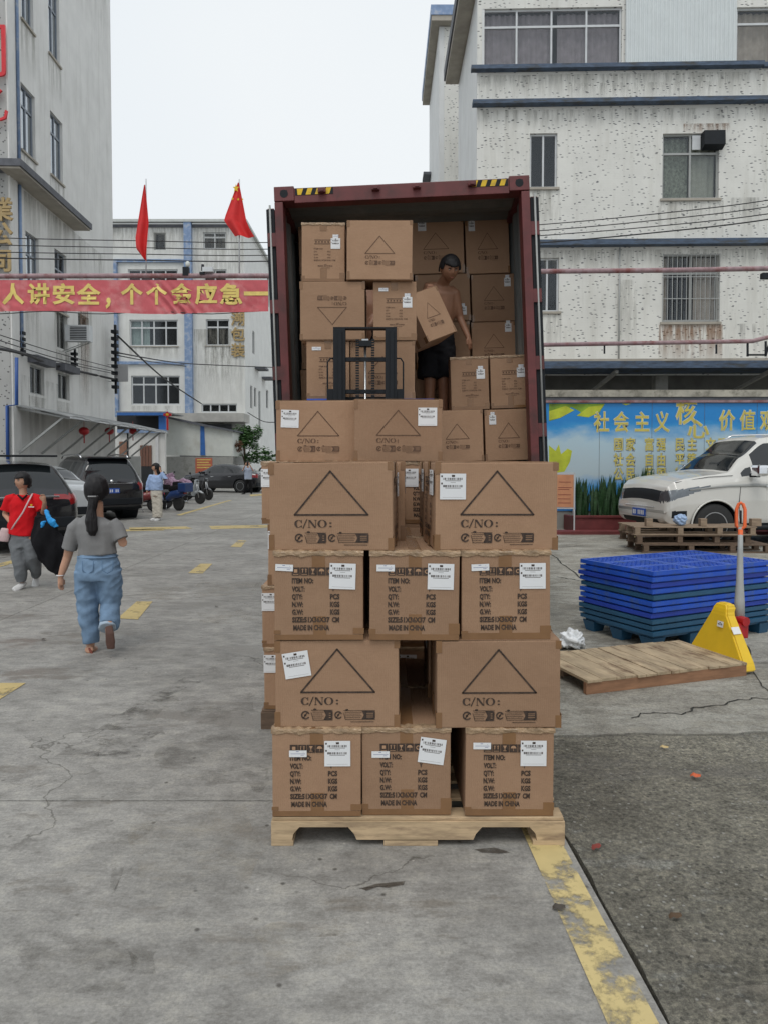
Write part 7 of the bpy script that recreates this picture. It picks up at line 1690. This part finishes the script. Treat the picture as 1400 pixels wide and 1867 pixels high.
for (x, y) in ((161, 1034), (197, 1033)):
    c_ = j(x, y, -.138); tubeo('back_pocket', [c_ + Vector(q) for q in ((-.045, .0, .05), (-.042, -.004, -.03), (0, -.002, -.055), (.042, -.004, -.03), (.045, .0, .05))], .0035, mat('denim_seam', (.10, .18, .29), .9, .2), e, 5)
tubeo('waistband', [j(179, 1014) + Vector((.160 * math.cos(t), .119 * math.sin(t), 0)) for t in [i * .2618 for i in range(24)]], .006, DENIM, e, 6, closed=True)
blob('cuff', [([j(197, 1139, -.10), j(196, 1146, -.13)], [(.068, .066), (.071, .068)])], mat('pale_denim_cuff', (.34, .42, .50), .9, .2, 8, .2), e, .009, 3, .004, 20)
blob('sandal_sole', [([j(199, 1141, -.20), j(201, 1155, -.215), j(202, 1170, -.21), j(203, 1183, -.20)], [(.030, .012), (.036, .013), (.040, .013), (.032, .012)])], SOLE, e, .006, 3)
blob('foot', [([j(199, 1144, -.175), j(201, 1160, -.185), j(202, 1176, -.175)], [(.03, .025), (.032, .024), (.034, .018)])], SKIN, e, .006, 3)
blob('sandal', [([j(166, 1187, -.06), j(165, 1187, .06), j(164, 1187, .15)], [(.033, .010), (.04, .010), (.036, .009)]), ([j(158, 1182, .10), j(166, 1178, .10), j(173, 1182, .1)], [.007, .007, .007])], mat('red_brown_sandal', (.22, .06, .04), .6, .2), e, .006, 2)
tubeo('bracelet', [LW + Vector((.029 * math.cos(t), .029 * math.sin(t), .015)) for t in [i * .5236 for i in range(12)]], .004, PAPER, e, 6, closed=True)

# woman in red polo
p = Per('woman in red polo shirt and grey trousers carrying a black jacket', 44, 1073); j = p.j; e = p.e
S = .20; hc = j(42, 878)
LS, LE, LW = j(17, 910), j(10, 938, .02), j(22, 955, -.06); RS, RE, RW = j(68, 908), j(80, 935, -.02), j(82, 915, -.16)
sk = [([j(43, 905), j(43, 898), j(42, 886)], [(.05, .05), (.045, .045), (.045, .05)]), ([j(43, 985), j(43, 950), j(43, 925), j(43, 908)], [(.15, .11), (.13, .1), (.14, .1), (.09, .06)]),
      ([LS, (LS + LE) / 2, LE, LW], [.045, .04, .034, .024]), ([RS, (RS + RE) / 2, RE, RW], [.045, .04, .034, .024])]
sk += hand_parts(LW, Vector((.8, -.3, -.3)), Vector((0, -.3, 1)), .9, .5) + hand_parts(RW, Vector((-.1, -.3, 1)), Vector((-1, 0, 0)), .9, .6)
LA, RA = j(41, 1062), j(66, 1052, .22)
sk += [([j(33, 980), j(37, 1025, -.03), LA], [(.085, .09), .052, .034]), ([j(54, 980), j(60, 1020, -.02), RA], [(.085, .09), .052, .034])]
def ex(bm): M_[0] = head_bm(bm, hc, S, R(-24), R(0))
blob('body', sk, SKIN, e, .0075, 5, extra=ex); hair_o(M_[0], S * 1.04, e, True, face_low=.25, bunch=1.12, fringe=.28); face_bits(M_[0], S, e)
blob('hair_bun', [([j(50, 872, .08), j(54, 888, .08)], [(.05, .05), (.035, .035)])], HAIR, e, .01, 3, .004, 30)
SL = LS + (LE - LS) * .75; SR_ = RS + (RE - RS) * .8
blob('polo_shirt', [([j(40, 975), j(41, 962), j(43, 935), j(43, 918), j(43, 906), j(43, 902)], [(.185, .13), (.175, .125), (.165, .12), (.165, .11), (.11, .08), (.065, .06)]), ([j(28, 908), LS, (LS + SL) / 2, SL], [.055, .062, .064, .07]), ([j(58, 907), RS, (RS + SR_) / 2, SR_], [.055, .062, .064, .07])], TEER, e, .009, 4, .009, 7, 1.1)
bm = bmesh.new(); tube(bm, [j(34, 903, -.06), j(42, 910, -.115), j(50, 903, -.06)], [(.012, .012), (.018, .012), (.012, .012)], 8); obj('collar', bm, BLKC, e, True)
c_ = j(58, 922, -.128); o = box('chest_emblem', c_.x - .012, c_.x + .012, c_.y - .006, c_.y, c_.z + .0, c_.z + .018, YELP, e); o = box('chest_print', c_.x - .035, c_.x + .035, c_.y - .006, c_.y, c_.z - .02, c_.z - .010, PAPER, e)
blob('trousers', [([j(42, 968), j(42, 985), j(43, 998)], [(.15, .11), (.165, .12), (.165, .12)]), ([j(33, 985), j(36, 1020, -.03), j(39, 1045, -.02), j(40, 1060)], [(.1, .11), (.085, .09), (.075, .08), (.06, .065)]), ([j(54, 985), j(60, 1015, -.02), j(65, 1035, .1), j(67, 1048, .2)], [(.1, .11), (.085, .09), (.075, .08), (.06, .065)])], GREYT, e, .009, 4, .008, 8, 1.0)
blob('shoe', [foot(j(41, 1064), Vector((-.1, -1, 0)), 1.0)], SHOEW, e, .008, 3); blob('shoe', [foot(j(66, 1056, .22), Vector((.1, -.5, -.6)), 1.0)], SHOEW, e, .008, 3)
bm = bmesh.new(); a_ = [j(60, 900, -.05), j(52, 915, -.135), j(42, 935, -.15), j(28, 955, -.15), j(20, 968, -.10)]; tube(bm, a_, [(.010, .004)] * 5, 6); obj('bag_strap', bm, BAGP, e, True)
hb_ = blob('handbag', [([j(17, 962), j(15, 975), j(14, 986)], [(.05, .035), (.07, .045), (.06, .04)])], BAGP, None, .012, 4); hb_.location = p.root + Vector((0, -.08, 0)); tag(hb_, 'small pale pink shoulder bag at the hip of the woman in red', 'handbag')
jk = blob('black_jacket', [([j(76, 940, -.12), j(82, 965, -.12), j(88, 990, -.10), j(95, 1015, -.08), j(103, 1040, -.06), j(106, 1050, -.05)], [(.09, .05), (.17, .07), (.21, .08), (.15, .07), (.07, .05), (.03, .03)])], BLKC, None, .012, 2, .03, 9, .35); jk.location = p.root; tag(jk, 'black jacket hanging in folds from the arm of the woman in red', 'jacket')
st_ = blob('blue_strap', [([j(84, 930, -.16), j(90, 945, -.18), j(96, 952, -.18), j(103, 962, -.16)], [(.02, .02), (.035, .02), (.05, .025), (.03, .02)]), ([j(80, 950, -.2), j(78, 962, -.2)], [.03, .02])], STRAPB, None, .01, 3, .008, 20); st_.location = p.root; tag(st_, 'bright blue fabric strap over the black jacket of the woman in red', 'strap')

# woman in pale blue jumper
p = Per('woman in pale blue jumper and cream trousers with a hand to her hair', 287, 949); j = p.j; e = p.e
S = .205; hc = j(285, 853)
LS, LE, LW = j(276, 868), j(271, 882), j(269, 894, -.03); RS, RE, RW = j(296, 867), j(303, 873, -.05), j(293, 858, -.02)
sk = [([j(286, 868), j(286, 864), j(285, 857)], [(.05, .05), (.045, .045), (.045, .05)]), ([j(286, 905), j(286, 890), j(286, 876), j(286, 868)], [(.15, .11), (.13, .1), (.14, .1), (.08, .06)]), ([LS, LE, LW], [.045, .036, .024]), ([RS, RE, RW], [.045, .036, .024])]
sk += hand_parts(LW, Vector((0, -.2, -1)), Vector((0, -1, 0)), .95, .4) + hand_parts(RW, Vector((-.3, 0, 1)), Vector((-1, 0, 0)), .95, .5)
sk += [([j(282, 900), j(284, 925), j(285, 943)], [(.09, .09), .055, .035]), ([j(290, 900), j(291, 925), j(291, 943)], [(.09, .09), .055, .035])]
def ex(bm): M_[0] = head_bm(bm, hc, S, R(-60))
blob('body', sk, SKIN, e, .011, 3, extra=ex); hair_o(M_[0], S * 1.06, e, True, face_low=.3, bunch=1.15); face_bits(M_[0], S, e)
blob('long_hair', [([j(288, 850, .03), j(290, 860, .02), j(290, 870, .04)], [(.08, .08), (.085, .07), (.05, .04)])], HAIR, e, .014, 3, .008, 25)
blob('jumper', [([j(286, 894), j(286, 888), j(286, 878), j(286, 870), j(286, 866)], [(.17, .13), (.175, .13), (.18, .13), (.15, .1), (.07, .06)]), ([j(281, 869), LS, LE, LW], [.06, .068, .06, .05]), ([j(291, 869), RS, RE, RW + (RE - RW) * .2], [.06, .068, .062, .045])], SKYB, e, .013, 3, .008, 10)
blob('cream_trousers', [([j(286, 890), j(286, 898), j(286, 904)], [(.14, .11), (.16, .12), (.16, .12)]), ([j(282, 900), j(284, 920), j(285, 943)], [(.095, .1), (.09, .09), (.085, .085)]), ([j(290, 900), j(291, 920), j(291, 943)], [(.095, .1), (.09, .09), (.085, .085)])], CREAM, e, .013, 3, .008, 10)
blob('shoe', [foot(j(285, 944), Vector((-.5, -.8, 0)), 1.1)], SHOEW, e, .012, 2); blob('shoe', [foot(j(290, 945), Vector((-.3, -.9, 0)), 1.1)], SHOEW, e, .012, 2)
# far person
p = Per('distant person in pale blue shirt and black trousers holding a phone up', 453, 901); j = p.j; e = p.e
S = .21; hc = j(452, 845); LS, LE, LW = j(448, 853), j(443, 858, -.1), j(448, 848, -.3); RS, RE, RW = j(458, 853), j(462, 858, -.1), j(456, 848, -.3)
sk = [([j(453, 853), j(452, 847)], [(.05, .05), (.045, .05)]), ([j(453, 873), j(453, 863), j(453, 854)], [(.16, .12), (.15, .11), (.1, .07)]), ([LS, LE, LW], [.045, .04, .026]), ([RS, RE, RW], [.045, .04, .026])] + hand_parts(LW, Vector((.4, 0, 1)), Vector((1, 0, 0)), 1, .5) + hand_parts(RW, Vector((-.4, 0, 1)), Vector((-1, 0, 0)), 1, .5)
def ex(bm): M_[0] = head_bm(bm, hc, S, R(0))
blob('body', sk, SKIN, e, .015, 3, extra=ex); hair_o(M_[0], S * 1.05, e, face_low=-.05, bunch=1.1); face_bits(M_[0], S, e)
blob('shirt', [([j(453, 874), j(453, 865), j(453, 856), j(453, 853)], [(.18, .13), (.18, .13), (.17, .12), (.08, .07)]), ([j(450, 854), LS, LE], [.06, .07, .06]), ([j(456, 854), RS, RE], [.06, .07, .06])], mat('pale_blue_shirt', (.40, .46, .58), .9, .1, 8, .2), e, .016, 3)
blob('trousers', [([j(453, 870), j(453, 876)], [(.16, .12), (.17, .12)]), ([j(450, 876), j(448, 888), j(446, 898)], [.1, .075, .06]), ([j(456, 876), j(458, 888), j(459, 899)], [.1, .075, .06])], BLKC, e, .016, 3)
blob('shoe', [foot(j(446, 899), Vector((-.6, -.7, 0)), 1.1)], DARKR, e, .014, 2); blob('shoe', [foot(j(459, 900), Vector((.1, -1, 0)), 1.1)], DARKR, e, .014, 2)
ph = box('mobile_phone', -.04, .04, -.005, .005, -.08, .08, BLACKM, None, .003); ph.location = p.root + j(452, 846, -.36); tag(ph, 'dark mobile phone held up by the distant person', 'phone')

# shirtless worker inside the container
p = Per('shirtless worker in black shorts inside the container bending over a tilted carton', 800, 775, 7.0); j = p.j; e = p.e
p.e['label'] = 'shirtless worker in black shorts lifting a tilted carton inside the container'
S = .215; hc = j(819, 491, -.22)
LS, LE, LW = j(782, 522, -.06), j(768, 560, -.10), j(782, 528, -.34)
LE = j(764, 572, .02); LW = j(778, 540, -.30)
RS, RE, RW = j(828, 535, -.08), j(838, 580, -.03), j(853, 615, -.12)
sk = [([j(803, 525, -.05), j(810, 512, -.12), j(816, 500, -.18)], [(.065, .06), (.055, .055), (.05, .055)]),
      ([j(797, 620, .02), j(800, 590, .0), j(804, 560, -.03), j(806, 535, -.06), j(806, 523, -.06)], [(.15, .11), (.135, .10), (.155, .11), (.165, .105), (.10, .07)]),
      ([j(790, 524, -.05), LS, (LS + LE) / 2, LE, LW], [.06, .058, .047, .038, .028]), ([j(820, 530, -.06), RS, (RS + RE) / 2, RE, RW], [.06, .057, .046, .038, .027]),
      ([j(783, 640, .0), j(783, 690, -.02), j(782, 770, .02)], [(.09, .1), .06, .038]), ([j(808, 640, .0), j(808, 690, -.02), j(808, 770, .02)], [(.09, .1), .06, .038])]
sk += hand_parts(LW, Vector((.3, -.3, .8)), Vector((1, 0, .2)), 1.0, .6) + hand_parts(RW, Vector((.2, -.1, -1)), Vector((-.6, -.7, 0)), 1.0, .35)
sk += [foot(j(782, 772, .02), Vector((-.1, -1, 0)), 1.1), foot(j(808, 772, .02), Vector((.15, -1, 0)), 1.1)]
def ex(bm): M_[0] = head_bm(bm, hc, S, R(16), R(26))
blob('body', sk, SKIND, e, .0085, 5, extra=ex); hair_o(M_[0], S * 1.04, e, .02, face_low=-.15, bunch=1.15, fringe=.30); face_bits(M_[0], S, e)
blob('shorts', [([j(797, 602, .01), j(797, 620, .01), j(796, 645, .01)], [(.155, .12), (.175, .135), (.185, .14)]), ([j(781, 640, 0), j(781, 665, -.01), j(780, 690, -.02)], [(.11, .12), .105, .11]), ([j(810, 640, 0), j(810, 665, -.01), j(810, 690, -.02)], [(.11, .12), .105, .11])], BLKC, e, .011, 3, .008, 11)
# the carton he holds: front face corners measured, leaning clockwise
cA, cB = P(722, 535, 6.62), P(822, 602, 6.60)
q1, q2, q3 = P(757, 629, 6.6), P(822, 600, 6.6), P(800, 517, 6.6)
ctr = P(783, 578, 6.58); Mh = Matrix.Translation(ctr) @ Matrix.Rotation(R(-27), 4, 'Y') @ Matrix.Rotation(R(-52), 4, 'Z') @ Matrix.Translation((0, .17, -.225))
ctr2 = P(788, 572, 6.5)
Mh = Matrix.Translation(ctr2) @ Matrix.Rotation(R(-25), 4, 'Y') @ Matrix.Rotation(R(28), 4, 'Z') @ Matrix.Rotation(0, 4, 'Y') @ Matrix.Translation((0, .175, -.23)) @ Matrix.Diagonal((.66, 1, 1, 1))
carton('bigtri', (0, 0, 0), 0, 'tilted triangle carton held against the body of the shirtless worker', 'carton in hand', M=Mh)
# second worker behind the load
p = Per('worker glimpsed through the gap between cartons of the raised load', 672, 778, 6.62); j = p.j; e = p.e; S = .215
sk = [([j(672, 620), j(672, 590), j(672, 560), j(672, 530)], [(.15, .11), (.135, .10), (.155, .11), (.1, .07)]), ([j(672, 530), j(672, 505)], [.05, .05]), ([j(650, 540, -.02), j(648, 575), j(665, 600, -.14)], [.05, .04, .028]), ([j(692, 540, -.02), j(686, 575, -.06), j(674, 595, -.14)], [.05, .04, .028]), ([j(660, 640), j(659, 770)], [(.09, .1), .04]), ([j(684, 640), j(685, 770)], [(.09, .1), .04]), foot(j(659, 772), Vector((0, -1, 0))), foot(j(685, 772), Vector((0, -1, 0)))]
sk += hand_parts(j(665, 600, -.14), Vector((.2, 0, -1)), Vector((1, 0, 0)), 1, .5) + hand_parts(j(674, 595, -.14), Vector((-.2, 0, -1)), Vector((-1, 0, 0)), 1, .5)
def ex(bm): M_[0] = head_bm(bm, j(672, 488, -.05), S, 0, R(15))
blob('body', sk, SKIND, e, .011, 4, extra=ex); hair_o(M_[0], S * 1.05, e, face_low=-.1, bunch=1.14); face_bits(M_[0], S, e)
blob('shorts', [([j(672, 605), j(672, 640)], [(.17, .13), (.185, .14)]), ([j(659, 640), j(658, 700)], [.11, .11]), ([j(686, 640), j(686, 700)], [.11, .11])], BLKC, e, .012, 3)
sp2 = carton('bigtri', (P(672, 778, 6.75).x, 6.75, P(672, 778, 6.75).z - HB * .9), 0, 'flat carton underfoot behind the raised load', CG)
for o in COL.objects:      # labels stay within sixteen words
    if 'label' in o and len(o['label'].split()) > 16: print('LONG', o['label'])
